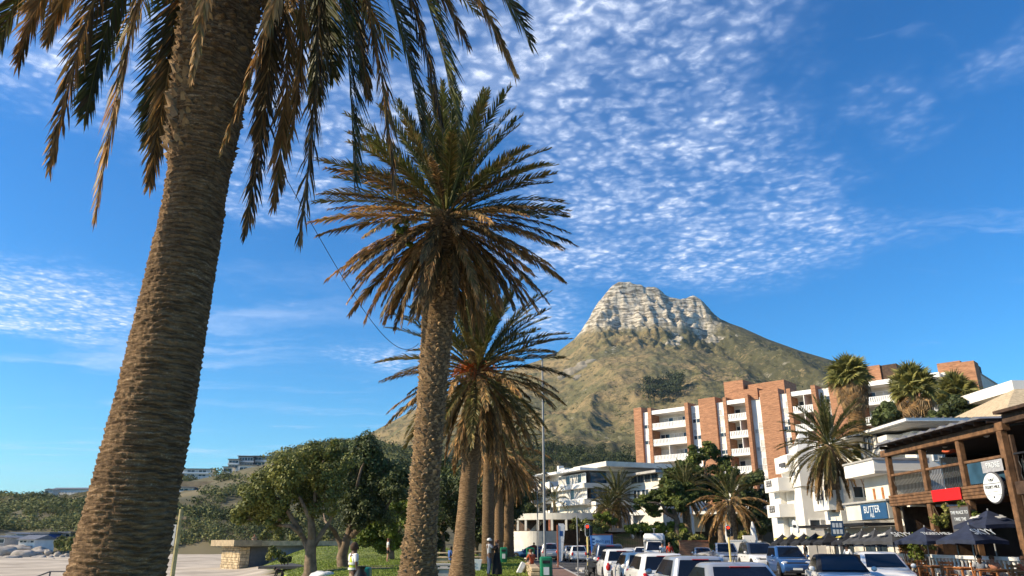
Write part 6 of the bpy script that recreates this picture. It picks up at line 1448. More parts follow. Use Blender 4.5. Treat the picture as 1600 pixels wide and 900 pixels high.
    mb = MB(); mb.tube([(0, fr(.08, 1) - .03, zf(.08)), (.28, fr(.16, 1) - .035, zf(.16))], .012, 5); mb.build('rear_wiper', 'black', t)
    for sgn in (-1, 1):
        for u in ((.02,) if kind != 'suv' else (-.13, .04)):
            mb = MB(); mb.cbox(sgn * (hw + .004) - .012, sgn * (hw + .004) + .012, u * L - .22, u * L - .06, belt - .20, belt - .165, .003); mb.build('door_handle', 'trim', t)
        mb = MB(); mb.cbox(sgn * (hw - .02) - .03, sgn * (hw - .02) + .03, -.2 * L, .22 * L, zb + .02, zb + .12, .008); mb.build('sill', 'trim', t)
    mb = MB(); mb.tube([(0, rr_ * L + .35, H - .01), (0, rr_ * L + .15, H + .16)], .008, 5); mb.build('antenna', 'black', t)
    if kind in ('suv',):
        for sgn in (-1, 1): mb = MB(); mb.tube([(sgn * hw * .64, rr_ * L + .25, H - .02), (sgn * hw * .64, rr_ * L + .35, H + .03), (sgn * hw * .64, rf * L - .5, H + .03), (sgn * hw * .64, rf * L - .3, H - .02)], .02, 6); mb.build('roof_rail', 'trim', t)
    if kind == 'pickup': mb = MB(); mb.box(-hw * .86, hw * .86, -.47 * L, br * L - .1, belt + .014, belt + .02); mb.build('bed_cover', 'trim', t)
    return t
GL_ = 'cars queueing on the left lane'
car('parked_car', 'nearest silver car, only its roof and rear window above the bottom edge', 'sedan', 'p_silver', 4.75, 17.6, .02, group=GL_)
car('parked_car', 'silver blue hatchback second from the bottom edge in the left lane', 'hatch', 'p_silver', 5.0, 22.6, 0, group=GL_)
car('parked_car', 'white hatchback with wide dark rear window, third from the bottom edge', 'hatch', 'p_white', 4.95, 27.4, 0, group=GL_)
car('parked_car', 'white hatchback with red lamp band between two other white cars', 'hatch', 'p_white', 5.15, 32.6, .02, group=GL_, s=.97)
car('parked_car', 'white rounded hatchback with blue reflection, last white car in the left lane', 'hatch', 'p_white', 5.15, 38.6, 0, group=GL_, s=1.02)
car('parked_suv', 'dark charcoal suv at the far end of the left lane by the trailer', 'suv', 'p_navy', 5.6, 46.5, 0, group=GL_, cat='suv')
GR_ = 'cars parked along the right side'
car('parked_car', 'white convertible with black soft top in front of the umbrellas', 'sedan', 'p_white', 11.3, 27.2, PI - .22, group=GR_, roofm='canvas')
car('parked_car', 'white hatchback behind and right of the white convertible', 'hatch', 'p_white', 13.9, 29.6, PI - .25, group=GR_)
car('parked_suv', 'bright blue compact suv left of the white convertible', 'suv', 'p_blue', 15.7, 44.6, PI - .12, s=.95, group=GR_, cat='suv')
car('parked_suv', 'white suv with black roof left of the blue compact suv', 'suv', 'p_white', 16.0, 50.6, PI - .05, group=GR_, roofm='p_dark', cat='suv', s=1.05)
car('pickup_truck', 'silver double cab pickup facing the street left of the white suv', 'pickup', 'p_silver', 16.4, 60.2, PI - .1, group=GR_, cat='pickup truck')
car('parked_car', 'white sedan between the blue car and the silver pickup', 'sedan', 'p_white', 16.7, 68.5, PI - .12, group=GR_, s=.95)
car('parked_car', 'small dark blue car squeezed left of the white sedan', 'hatch', 'p_blue', 17.0, 75.5, PI - .1, group=GR_, s=.9)
car('parked_suv', 'silver suv beside the person in the red suit', 'suv', 'p_silver', 16.6, 79.0, PI - .1, group=GR_, cat='suv', s=.9)
car('offroader', 'pale boxy four wheel drive side on in front of the brick garden wall', 'suv', 'p_cream', X(1128, 66.5), 66.5, R(78), group=GR_, cat='four wheel drive')
car('parked_car', 'small white car seen from the front left of the white box van', 'hatch', 'p_white', X(1003, 74), 74, PI - .25, group=GR_, s=.92)
car('parked_car', 'small white car beside the billboard trailer, leftmost in the cross street', 'sedan', 'p_white', X(983, 76), 76, PI - .5, group=GR_, s=.88)
GF_ = 'cars in the far car park'
car('parked_car', 'white hatchback seen from behind at the foot of the feather banner', 'hatch', 'p_white', X(900, 76), 77, .12, group=GF_)
car('parked_car', 'white car behind the hatchback near the feather banner', 'sedan', 'p_white', X(892, 83), 84, .1, group=GF_)
car('parked_suv', 'silver grey suv seen from behind right of the tall lamp pole', 'suv', 'p_silver', X(858, 82), 82, .0, group=GF_, cat='suv')
car('parked_car', 'blue car beyond the bins left of the tall lamp pole', 'sedan', 'p_blue', X(830, 87), 86.5, 1.2, group=GF_)
car('parked_car', 'dark red car half hidden behind the yellow traffic light pole', 'hatch', 'p_red', X(913, 85), 85, .1, group=GF_)
# white box van with a cab and a rounded high box
bv = car('box_van', 'small white box van with a rounded over cab box', 'van', 'p_white', X(1024, 72), 72, PI - .2, group=GR_, cat='van')
mb = MB(); secs = []
for (u, z0, z1, k) in ((-.5, .5, 2.35, .96), (-.49, .45, 2.5, 1.), (.05, .5, 2.55, 1.), (.16, 1.75, 2.52, .98), (.24, 1.9, 2.38, .92), (.27, 2.0, 2.2, .85)):
    w = .98 * k; secs.append([(-w, u * 4.6, z0), (w, u * 4.6, z0), (w, u * 4.6, z1 - .2), (w * .85, u * 4.6, z1), (-w * .85, u * 4.6, z1), (-w, u * 4.6, z1 - .2)])
mb.loft(secs); mb.build('cargo_box', 'whitepaint', bv, 40); mb = MB(); mb.tube([(0, -.4, 2.5), (0, -.4, 2.95)], .03, 6); mb.box(-.16, .16, -.44, -.36, 2.95, 3.0); mb.build('roof_vent', 'steel', bv)
# motor scooter by the kerb
mc = thing('motorbike', 'black motorbike parked by the kerb beside the dark suv', 'motorbike', (X(926, 42), 42, ROADZ), R(20))
tm, rm = wheel_meshes(.31, .12)
for y in (-.65, .68): w_ = link('wheel', tm, mc, (0, y, .31)); link('rim', rm, w_)
mb = MB(); mb.loft([[(-.08, -.7, .62), (.08, -.7, .62), (.08, -.7, .72), (-.08, -.7, .72)], [(-.16, -.3, .55), (.16, -.3, .55), (.14, -.3, .80), (-.14, -.3, .80)], [(-.15, .1, .5), (.15, .1, .5), (.16, .1, .95), (-.16, .1, .95)], [(-.08, .45, .6), (.08, .45, .6), (.07, .45, .95), (-.07, .45, .95)]]); mb.build('body', 'black', mc, 40)
mb = MB(); mb.cbox(-.13, .13, -.75, .02, .80, .9, .03); mb.build('seat', 'trim', mc); mb = MB(); mb.tube([(-.34, .36, 1.06), (-.1, .46, 1.08), (.1, .46, 1.08), (.34, .36, 1.06)], .018, 6); mb.build('handlebar', 'steel', mc)
for sgn in (-1, 1): mb = MB(); mb.tube([(sgn * .08, .46, 1.02), (sgn * .08, .68, .31)], .025, 6); mb.build('fork', 'steel', mc)
mb = MB(); mb.ball((0, .52, .92), .11, 10, 8); mb.build('headlight', 'clearlamp', mc, 60); mb = MB(); mb.cbox(-.12, .12, -.1, .25, .28, .58, .04); mb.build('engine', 'trim', mc)

# ---------------------------------------------------------------- street furniture
def pole_thing(name, label, cat, x, y, z, h, r0, r1, m='steel', group=None):
    t = thing(name, label, cat, (x, y, z), 0, group); mb = MB(); mb.tube([(0, 0, 0), (0, 0, h * .5), (0, 0, h)], [r0, (r0 + r1) / 2, r1], 10); mb.build('pole', m, t, 60)
    mb = MB(); mb.cbox(-r0 * 2, r0 * 2, -r0 * 2, r0 * 2, 0, .04, .01); mb.build('base_plate', 'grey', t); return t
YL = 36.5; hl = Z(556, YL, 850) + .02
lamp = pole_thing('street_lamp', 'tall grey double headed street lamp rising before the mountain', 'street lamp', X(851.5, YL), YL, -.02, hl, .068, .045)
for sgn, rise in ((-1, .02), (1, .10)):
    mb = MB(); mb.tube([(0, 0, hl - .05), (sgn * .3, 0, hl - .02)], .03, 6); mb.build('arm', 'steel', lamp)
    mb = MB(); secs = [[(sgn * (.22 + .52 * f), -.12 * k, hl - .03 + rise * f), (sgn * (.22 + .52 * f), .12 * k, hl - .03 + rise * f), (sgn * (.22 + .52 * f), .09 * k, hl + .05 + rise * f), (sgn * (.22 + .52 * f), -.09 * k, hl + .05 + rise * f)] for f, k in ((0, .5), (.2, 1), (.8, 1.), (1, .6))]
    mb.loft(secs); h_ = mb.build('lamp_head', 'dgrey', lamp, 40); mb = MB(); mb.box(min(sgn * .3, sgn * .66), max(sgn * .3, sgn * .66), -.08, .08, hl - .045 + rise * .3, hl - .031 + rise * .3); mb.build('lens', 'clearlamp', h_)
l2 = pole_thing('street_lamp', 'thin distant street lamp left of the tall double lamp', 'street lamp', X(840.5, 80), 80, -.15, Z(754, 80, 840) + .15, .07, .045); mb = MB(); mb.tube([(0, 0, Z(754, 80, 840) + .1), (-.5, 0, Z(752, 80, 840) + .15)], .03, 6); mb.build('arm', 'steel', l2)
pole_thing('sign_pole', 'plain thin grey pole standing on the brick pavement', 'pole', X(903, 41), 41, -.02, 3.0, .035, .03, 'steel')
def traffic_light(label, px, Y, pyt, pyb, basez=-.02):
    x = X(px, Y, 840); zt = Z(pyt, Y, px) - basez; zb = Z(pyb, Y, px) - basez; t = thing('traffic_light', label, 'traffic light', (x, Y, basez), R(0), 'traffic lights at the crossing')
    h = zt - zb; w = h * .36; mb = MB(); mb.tube([(0, 0, 0), (0, 0, zb + .05)], .07, 10); mb.build('pole', 'poleyellow', t, 60)
    def cap(hw, hh, n=10): return [(hw * math.cos(a), hh - hw + hw * math.sin(a)) for a in [PI * i / n for i in range(n + 1)]] + [(-hw * math.cos(a), -(hh - hw) - hw * math.sin(a)) for a in [PI * i / n for i in range(n + 1)]]
    M_ = Matrix.Translation((0, 0, (zt + zb) / 2)); mb = MB(); mb.prism(cap(w / 2 * 1.08, h / 2), -.06, -.03, 'y', M_); mb.build('backboard', 'whitepaint', t); mb = MB(); mb.prism(cap(w / 2 * .86, h / 2 - w * .11), -.10, -.0601, 'y', M_); b = mb.build('housing', 'black', t)
    for k, m in ((1, 'redlight'), (0, 'lensdark'), (-1, 'lensdark')):
        mb = MB(); mb.lathe([(w * .30, 0), (w * .28, .03), (w * .1, .05)], 16, Matrix.Translation((0, -.1, (zt + zb) / 2 + k * h * .27)) @ Matrix.Rotation(R(90), 4, 'X')); mb.build('signal_lens', m, t)
        mb = MB(); mb.tube([(w * .33 * math.cos(a), -.1 - (.16 if True else 0), (zt + zb) / 2 + k * h * .27 + w * .33 * math.sin(a)) for a in [PI * i / 8 for i in range(9)]], .012, 4); mb.build('hood', 'black', t)
    mb = MB(); mb.cbox(.14, .34, -.05, .2, zb + .1, zb + h * .8, .02); mb.build('side_signal', 'black', t); return t
traffic_light('red traffic light on a pale yellow pole beside the blue billboard trailer', 918, 53, 818, 839)
traffic_light('red traffic light in front of the wide drooping palm', 1138.5, 56, 820, 840)
# billboard trailer
Yt = 58; bx0, bx1 = X(922, Yt, 850), X(957, Yt, 850); bz1 = Z(834, Yt, 940) - ROADZ; bz0 = Z(862, Yt, 940) - ROADZ
bt = thing('billboard_trailer', 'blue framed advertising trailer with a pale blue printed board', 'trailer', (bx0, Yt, ROADZ), .0)
w = bx1 - bx0; bpart('board', 'skyboard', bt, (.1, w - .1, -.03, .03, bz0, bz1 - .1)); 
for a in (0, w - .1): mb = MB(); mb.tube([(a + .05 + (.12 if a == 0 else .12), 0, .3), (a + .05, 0, bz1)], .055, 6); mb.build('side_frame', 'bluepaint', bt)
bpart('top_frame', 'terracotta', bt, (-.02, w + .02, -.05, .05, bz1 - .1 + .002, bz1)); mb = MB(); mb.cbox(.05, w - .05, -.35, .9, .35, .62, .04); mb.build('chassis', 'bluepaint', bt)
for i, (s_, sz_, dz) in enumerate([("don't get", .30, .42), ('sunburned', .30, .72)]):
    o = link('lettering', text_mesh('lettering', s_, sz_, 'textblue'), bt); o.matrix_local = frame_mat((w * .56, -.036, bz1 - .1 - dz), (1, 0, 0), (0, -1, 0))
mb = MB()
for i in range(3): mb.box(w * .12, w * (.5 + .1 * (i % 2)), -.036, -.031, bz0 + .1 + i * .1, bz0 + .13 + i * .1)
for i in range(3): mb.box(w * .1 + .0, w * .1 + .18, -.036, -.031, bz1 - .45 - i * .22, bz1 - .33 - i * .22)
mb.build('print', 'textblue', bt)['kind'] = 'stuff'
tm, rm = wheel_meshes(.28, .18)
for a in (-.05, w + .05): w_ = link('wheel', tm, bt, (a, .3, .28)); link('rim', rm, w_)
mb = MB(); [mb.box(w * .15 + i * .16, w * .15 + i * .16 + .08, -.37, -.352, .40, .58) for i in range(7)]; mb.build('hazard_stripe', 'c_red', bt)['kind'] = 'stuff'
# feather banner
fb = thing('feather_banner', 'white feather banner with blue marks on a rusty post by the far pavement', 'banner', (3.3, 55, -.02)); hb = Z(818, 55, 875) + .02
mb = MB(); mb.cbox(-.13, -.03, -.05, .05, 0, hb - .1, .01); mb.build('post', 'terracotta', fb)
mb = MB(); mb.prism([(.0, .35), (.22, .45), (.44, hb - .55), (.46, hb - .12), (.36, hb), (.0, hb)], -.012, .012, 'y'); mb.build('flag', 'c_white', fb); mb = MB(); mb.box(.07, .3, -.02, -.0125, hb - .85, hb - .5); mb.build('print', 'textblue', fb)
# bins
def bin_(label, x, y, z, h=1.05, w=.52, m='green', group='green litter bins'):
    t = thing('litter_bin', label, 'bin', (x, y, z), 0, group); mb = MB(); secs = []
    for (k, zz_) in ((.82, 0), (.9, .05), (1, h * .9), (.98, h * .96), (.8, h)): secs.append([(a * k, b * k, zz_) for a, b in rrect(w / 2, -w / 2, w / 2, w * .16)])
    mb.loft(secs); mb.build('body', m, t, 40); mb = MB(); mb.cbox(-w * .3, w * .3, -w / 2 - .015, -w / 2 + .05, h * .74, h * .86, .01); mb.build('slot', 'black', t); mb = MB(); mb.box(-w * .22, w * .22, -w / 2 - .02, -w / 2 + .04, h * .3, h * .6); mb.build('label_plate', 'signwhite', t); return t
bin_('near green litter bin with white plate at the foot of the tall street lamp', X(853, 35), 35, -.02, 1.08, .56)
mb = MB(); mb.tube([(X(862.5, 35.2), 35.2, -.02), (X(862.5, 35.2), 35.2, .9), (X(859, 35.2), 35.2, 1.0)], .02, 6); tag(mb.build('bin_bracket', 'steel'), 'bent grey steel hoop beside the near green litter bin', 'rail')
bin_('tall green litter bin on the lawn right of the embracing couple', X(787, 60), 60, float(lawn_z(X(787, 60), 60)), 1.15, .55)
bin_('far green bin left of a pair beyond the palm row', X(826, 82), 82, -.02, 1.1, .5); bin_('far green bin right of a pair beyond the palm row', X(831.5, 82), 82, -.02, 1.1, .5)
bin_('teal wheeled bin beside the man in the yellow vest', X(569, 24.6), 24.6, float(lawn_z(X(569, 24.6), 24.6)), 1.0, .48, 'teal')
# low stone wall beside the pavement: individual stones
sw_ = thing('stone_wall', 'low wall of honey coloured stones between lawn and pavement behind the bin', 'wall', (1.1, 36.6, -.02)); rw_ = random.Random(8)
for r_ in range(3):
    y = 0.
    while y < 11: 
        l = rw_.uniform(.35, .75); mb = MB(); mb.cbox(-.2 - rw_.uniform(0, .05), .2, y + .015, y + l - .015, r_ * .19 + .01, r_ * .19 + .18, .03); mb.build('stone', 'stone', sw_); y += l
bk = 'concrete picnic furniture'
# picnic furniture on the lawn
def picnic(label, px, Y, w=1.5, h=.75, m='stone'):
    x = X(px, Y); z = float(lawn_z(x, Y)); t = thing('picnic_table', label, 'picnic table', (x, Y, z), 0, bk); mb = MB(); mb.cbox(-w / 2, w / 2, -.4, .4, h - .1, h, .02); mb.build('tabletop', m, t)
    for s in (-1, 1): mb = MB(); mb.cbox(s * w * .3 - .12, s * w * .3 + .12, -.3, .3, 0, h - .101, .02); mb.build('leg', m, t)
    for s in (-1, 1): mb = MB(); mb.cbox(-w / 2, w / 2, s * .85 - .16, s * .85 + .16, .36, .44, .02); b_e = mb.build('bench', m, t); mb = MB(); mb.cbox(-w * .3, w * .3, s * .85 - .1, s * .85 + .1, 0, .359, .02); mb.build('bench_foot', m, b_e)
    return t
picnic('concrete picnic table between the second and third palm trunks', 692, 58); picnic('dark stone picnic table behind the third palm trunk', 737, 62, 2.2, .85); picnic('low picnic table nearest the foot of the third palm', 694, 38, 1.1, .6, 'grey')
def lawnz(px, Y): x = X(px, Y); return (x, Y, float(lawn_z(x, Y)))
t = thing('planter', 'white concrete planter with block shaped cut outs left of the couple', 'planter', lawnz(740, 46)); mb = MB(); mb.loft([[(-.38, -.3, 0), (.38, -.3, 0), (.38, .3, 0), (-.38, .3, 0)], [(-.5, -.36, .62), (.5, -.36, .62), (.5, .36, .62), (-.5, .36, .62)], [(-.42, -.3, .62), (.42, -.3, .62), (.42, .3, .62), (-.42, .3, .62)], [(-.4, -.28, .5), (.4, -.28, .5), (.4, .28, .5), (-.4, .28, .5)]]); mb.build('tub', 'whitepaint', t); bpart('soil', 'timberdk', t, (-.38, .38, -.26, .26, .5, .56)); bpart('emblem', 'grey', t, (-.2, .16, -.355, -.335, .38, .44), (-.2, -.1, -.35, -.33, .15, .379), (-.1, .16, -.345, -.325, .22, .28))
boulder('sheet_bundle', 'crumpled pile of white plastic sheeting on the grass between two tree trunks', 'bundle', lawnz(508, 43), (.62, .4, .30), 91, 'plastic')
t = thing('bench', 'low dark red bench at the foot of the wide crowned tree', 'bench', lawnz(505, 33)); mb = MB(); mb.cbox(-.9, .9, -.2, .2, .36, .43, .02); mb.build('seat', 'terracotta', t)
for s in (-1, 1): mb = MB(); mb.cbox(s * .7 - .1, s * .7 + .1, -.17, .17, 0, .359, .02); mb.build('leg', 'timberdk', t)
# beach pole with boards, hand rail
bp = P(272, 880, 16.); t = thing('beach_post', 'slim yellowish post with pale boards right of the huge trunk', 'post', (bp.x, 16, -.3), 0); zt_ = Z(796, 16, 283) + .3
mb = MB(); mb.tube([(0, 0, -.6), (.0, 0, zt_)], [.055, .045], 8); mb.build('pole', mat('lichen_wood', (.36, .31, .15), .85, .3, 6, .3), t)
for (za, zb_, xa, xb) in ((zt_ - .72, zt_ - .3, -.2, -.05), (.85, 1.3, -.24, -.06)): bpart('board', 'curtain', t, (xa, xb, -.02, .02, za, zb_))
for za in (zt_ - .2, .62, .5): bpart('crossbar', 'c_khaki', t, (-.22, .13, -.03, .03, za, za + .06))
hr0 = P(56, 900, 26.); t = thing('hand_rail', 'dark tube hand rail at the bottom left above the sand', 'rail', (hr0.x, 26, -.9)); mb = MB(); hz2 = Z(893, 26, 80) + .9; wx = X(108, 26) - X(56, 26); mb.tube([(0, -.6, hz2 - .9), (.15, -.2, hz2 - .15), (.45, 0, hz2), (wx, 0, hz2)], .025, 6); mb.build('rail', 'dgrey', t)
for f in (.45, wx): mb = MB(); mb.tube([(f, 0, -.3), (f, 0, hz2)], .025, 6); mb.build('post', 'dgrey', t)
bush('shrub', 'green shrub clump on the sand edge between the rubble rocks and the huge trunk', 'shrub', 160, [(92, 852, 8), (103, 850, 9), (114, 853, 8), (98, 843, 6), (110, 842, 6)], 'leaf', .22, 120, 40)
# hill lamp poles
for i, (px, pyt, pyb, Y, lab) in enumerate([(282, 781, 800, 300, 'leftmost pale pole on the bushy hillside'), (295, 786, 804, 290, 'second pale pole on the bushy hillside'), (333, 788, 798, 285, 'third pale pole on the bushy hillside'), (357, 786, 800, 280, 'rightmost pale pole under the small pale shelter')]):
    q = P(px, pyb, Y); hh = Z(pyt, Y) - q.z; mb = MB(); mb.tube([(q.x, Y, q.z - 2), (q.x, Y, q.z + hh)], .14, 6); tag(mb.build('hill_pole', 'offwhite'), lab, 'pole', 'poles on the bushy hillside')
# hanging wire
p0 = P(438, 262, 7.2); p1 = P(654, 537, 21.7); pts = []
for i in range(31):
    f = i / 30; q = p0.lerp(p1, f); q.z -= .95 * 4 * f * (1 - f) * (.55 + .45 * f); pts.append(q)
mb = MB(); mb.tube(pts, [.004 + .005 * i / 30 for i in range(31)], 5); tag(mb.build('wire', 'wire', None, 60), 'thin black wire sagging between the huge palm and the second trunk', 'wire')
# ---------------------------------------------------------------- people
def skinned(name, pts, edges, rad, m, parent, sub=1):
    me = bpy.data.meshes.new(name); me.from_pydata([tuple(p) for p in pts], edges, []); o = bpy.data.objects.new(name, me); col.objects.link(o)
    o.modifiers.new('s', 'SKIN'); s = o.modifiers.new('d', 'SUBSURF'); s.levels = sub; s.render_levels = sub
    for v, r in zip(me.skin_vertices[0].data, rad): v.radius = (r, r) if not hasattr(r, '__len__') else r
    me.skin_vertices[0].data[0].use_root = True
    dg = bpy.context.evaluated_depsgraph_get(); nm = bpy.data.meshes.new_from_object(o.evaluated_get(dg)); nm.name = name
    bpy.data.objects.remove(o); nm.materials.clear(); nm.materials.append(MT[m]); nm.polygons.foreach_set('use_smooth', [True] * len(nm.polygons))
    return link(name, nm, parent)
POSES = {}
def person(label, loc, rz, h=1.75, pose='stand', top='c_white', legs='c_jeans', skin='skin', hair='hair', shoes='c_black', hat=None, sleeves=1, shorts=False, dress=False, vest=None, longhair=False, beanie=False):
    """local +Y is forward; joints in metres for a 1.75 m body, scaled"""
    t = thing('person', label, 'person', loc, rz); k = h / 1.75; V = lambda x, y, z: Vector((x, y, z)) * k
    J = dict(pel=V(0, 0, .95), sp=V(0, .01, 1.12), ch=V(0, .0, 1.33), nk=V(0, -.01, 1.49), hd=V(0, .02, 1.56), top=V(0, .01, 1.67))
    for s, n in ((-1, 'L'), (1, 'R')):
        J['sh' + n] = V(s * .185, -.01, 1.42); J['el' + n] = V(s * .25, -.02, 1.14); J['wr' + n] = V(s * .25, .08, .90); J['hp' + n] = V(s * .09, 0, .92); J['kn' + n] = V(s * .10, .03, .50); J['an' + n] = V(s * .10, -.03, .09); J['to' + n] = V(s * .12, .15, .035)
    if pose == 'walk':
        J['knL'] = V(-.1, .20, .52); J['anL'] = V(-.1, .24, .12); J['toL'] = V(-.11, .42, .08); J['knR'] = V(.1, -.02, .50); J['anR'] = V(.1, -.26, .14); J['toR'] = V(.11, -.12, .03)
        J['elL'] = V(-.25, -.14, 1.16); J['wrL'] = V(-.24, -.10, .92); J['elR'] = V(.25, .08, 1.15); J['wrR'] = V(.22, .28, .98)
    if pose == 'hug':
        for s, n in ((-1, 'L'), (1, 'R')): J['el' + n] = V(s * .27, .18, 1.24); J['wr' + n] = V(s * .10, .36, 1.20 + .14 * (s > 0))
    if pose == 'up':
        for s, n in ((-1, 'L'), (1, 'R')): J['el' + n] = V(s * .25, .20, 1.38); J['wr' + n] = V(s * .12, .34, 1.52)
    if pose == 'sit':
        d = V(0, 0, -.47)
        for q in list(J):
            if q[:2] not in ('kn', 'an', 'to'): J[q] = J[q] + d
        for s, n in ((-1, 'L'), (1, 'R')): J['hp' + n] = V(s * .10, .03, .46); J['kn' + n] = V(s * .13, .44, .50); J['an' + n] = V(s * .13, .46, .09); J['to' + n] = V(s * .14, .63, .035); J['el' + n] = V(s * .27, .10, .72); J['wr' + n] = V(s * .16, .34, .66)
        J['sp'] = V(0, -.01, .65); J['ch'] = V(0, .03, .86); J['nk'] = V(0, .05, 1.02); J['hd'] = V(0, .09, 1.09); J['top'] = V(0, .10, 1.20)
    if pose == 'stoop':
        J['sp'] = V(0, .12, 1.08); J['ch'] = V(0, .32, 1.14); J['nk'] = V(0, .46, 1.17); J['hd'] = V(0, .54, 1.18); J['top'] = V(0, .64, 1.20)
        for s, n in ((-1, 'L'), (1, 'R')): J['sh' + n] = V(s * .185, .40, 1.16); J['el' + n] = V(s * .22, .44, .88); J['wr' + n] = V(s * .18, .50, .64)
    names = ['pel', 'sp', 'ch', 'nk', 'hd', 'top']; pts = [J[n] for n in names]; rad = [(.125, .10), (.125, .095), (.15, .105), (.058, .058), (.088, .10), (.078, .088)]; ed = [(0, 1), (1, 2), (2, 3), (3, 4), (4, 5)]
    def add(p, r, par): pts.append(p); rad.append(r); ed.append((par, len(pts) - 1)); return len(pts) - 1
    for n, s in (('L', -1), ('R', 1)):
        a = add(J['sh' + n], .062, 2); a = add(J['el' + n], .042, a); a = add(J['wr' + n], .028, a)
        d = (J['wr' + n] - J['el' + n]).normalized(); side = d.cross(Vector((0, 0, 1)) if abs(d.z) < .8 else Vector((0, 1, 0))).normalized(); pal = add(J['wr' + n] + d * .07 * k, (.036, .02), a)
        crl = side.cross(d).normalized() * -s
        for i in range(4):
            off = side * (i - 1.5) * .021 * k; ln = (.062, .072, .068, .052)[i] * k
            b = add(J['wr' + n] + d * .105 * k + off, .0095, pal); c = add(J['wr' + n] + d * (.105 * k + ln * .55) + off + crl * .008, .0088, b); add(J['wr' + n] + d * (.105 * k + ln) + off + crl * .03, .0075, c)
        b = add(J['wr' + n] + d * .04 * k - side * .045 * k, .011, pal); add(J['wr' + n] + d * .09 * k - side * .06 * k, .009, b)
        a = add(J['hp' + n], .088, 0); a = add(J['kn' + n], .056, a); a = add(J['an' + n], .038, a); add(J['to' + n], .03, a)
    sc = lambda r: tuple(q * k for q in r) if hasattr(r, '__len__') else r * k
    body = skinned('body', pts, ed, [sc(r) for r in rad], skin, t)
    # face: nose, eyes, ears, mouth
    f = (J['hd'] - J['nk']).normalized(); fw = Vector((0, 1, 0)) if pose != 'stoop' else Vector((0, .3, -.95)); c = (J['hd'] + J['top']) / 2
    mb = MB(); mb.ball(tuple(c + fw * .115 * k + Vector((0, 0, -.02)) * k), .016 * k, 6, 5, (1, 1.3, 1.6)); mb.build('nose', skin, t, 60)
    for s in (-1, 1): mb = MB(); mb.ball(tuple(c + fw * .098 * k + Vector((s * .034, 0, .012)) * k), .011 * k, 6, 5); mb.build('eye', 'black', t); mb = MB(); mb.ball(tuple(c + Vector((s * .088, 0, -.005)) * k), .024 * k, 6, 5, (.4, .8, 1.2)); mb.build('ear', skin, t)
    mb = MB(); mb.ball(tuple(c + fw * .10 * k + Vector((0, 0, -.062)) * k), .02 * k, 6, 4, (1.2, .4, .35)); mb.build('mouth', 'c_rust', t)
    # hair or hat: a cap over the back and top of the skull
    if hair:
        mb = MB(); mb.ball(tuple(c - fw * .015 * k + Vector((0, 0, .03)) * k), .108 * k, 12, 8, (.95, 1.0, .95)); hr = mb.build('hair', hair, t, 60)
        mb.v = []; 
    if longhair: mb = MB(); mb.tube([c + Vector((0, -.06, .04)) * k, c + Vector((0, -.11, -.1)) * k, c + Vector((0, -.12, -.28)) * k], [.08 * k, .085 * k, .04 * k], 8); mb.build('long_hair', hair, t, 60)
    if hat: mb = MB(); mb.ball(tuple(c + Vector((0, -.005, .045)) * k), .118 * k, 12, 8, (.95, 1.03, .8)); mb.build('hat', hat, t, 60); mb = MB(); mb.ball(tuple(c + fw * .11 * k + Vector((0, 0, .04)) * k), .07 * k, 10, 5, (1, 1, .12)); mb.build('cap_peak', hat, t, 60)
    if beanie: mb = MB(); mb.ball(tuple(c + Vector((0, -.02, .03)) * k), .120 * k, 14, 9, (.95, 1.05, 1.08)); mb.build('beanie', 'c_brown', t, 60)
    # clothes follow the same skeleton
    cp = [J['pel'] + V(0, 0, -.02), J['sp'], J['ch'], J['nk'] + V(0, 0, -.05)]; ce = [(0, 1), (1, 2), (2, 3)]; cr = [(.142, .118), (.14, .112), (.166, .122), .07]
    for n in 'LR':
        cp.append(J['sh' + n]); cr.append(.078); ce.append((2, len(cp) - 1)); m_ = J['sh' + n].lerp(J['el' + n], .75 if sleeves == 1 else 1.0); cp.append(m_); cr.append(.06 if sleeves == 1 else .055); ce.append((len(cp) - 2, len(cp) - 1))
        if sleeves == 2: cp.append(J['el' + n].lerp(J['wr' + n], .92)); cr.append(.042); ce.append((len(cp) - 2, len(cp) - 1))
    skinned('shirt', cp, ce, [sc(r) for r in cr], top, t)
    if vest:
        vp = [J['pel'] + V(0, 0, .0), J['sp'], J['ch'], J['nk'] + V(0, 0, -.06)]; skinned('vest', vp, [(0, 1), (1, 2), (2, 3)], [sc(r) for r in ((.158, .134), (.154, .126), (.178, .136), .085)], vest, t)
        for zc in (1.06, 1.2): mb = MB(); mb.lathe([(.166 * k, -.03 * k), (.168 * k, .03 * k)], 20, Matrix.Translation((0, .0, zc * k)) @ Matrix.Diagonal((1.02, .86, 1, 1)), False); mb.build('reflective_band', 'refl', t)
    if dress:
        mb = MB(); z0 = .12 if pose != 'sit' else .3; mb.lathe([(.27 * k, z0 * k), (.26 * k, .35 * k), (.2 * k, .7 * k), (.15 * k, 1.0 * k), (.13 * k, 1.12 * k)], 16); mb.build('skirt', legs, t, 60)
    else:
        lp_ = [J['pel'] + V(0, 0, .06), J['pel'] + V(0, 0, -.03)]; le = [(0, 1)]; lr = [(.135, .11), (.135, .115)]
        for n in 'LR':
            lp_.append(J['hp' + n] + V(0, 0, -.03)); lr.append(.103); le.append((1, len(lp_) - 1)); lp_.append(J['kn' + n].lerp(J['hp' + n], .15 if shorts else 0)); lr.append(.085 if shorts else .07); le.append((len(lp_) - 2, len(lp_) - 1))
            if not shorts: lp_.append(J['an' + n] + V(0, 0, .02)); lr.append(.056); le.append((len(lp_) - 2, len(lp_) - 1))
        skinned('trousers' if not shorts else 'shorts', lp_, le, [sc(r) for r in lr], legs, t)
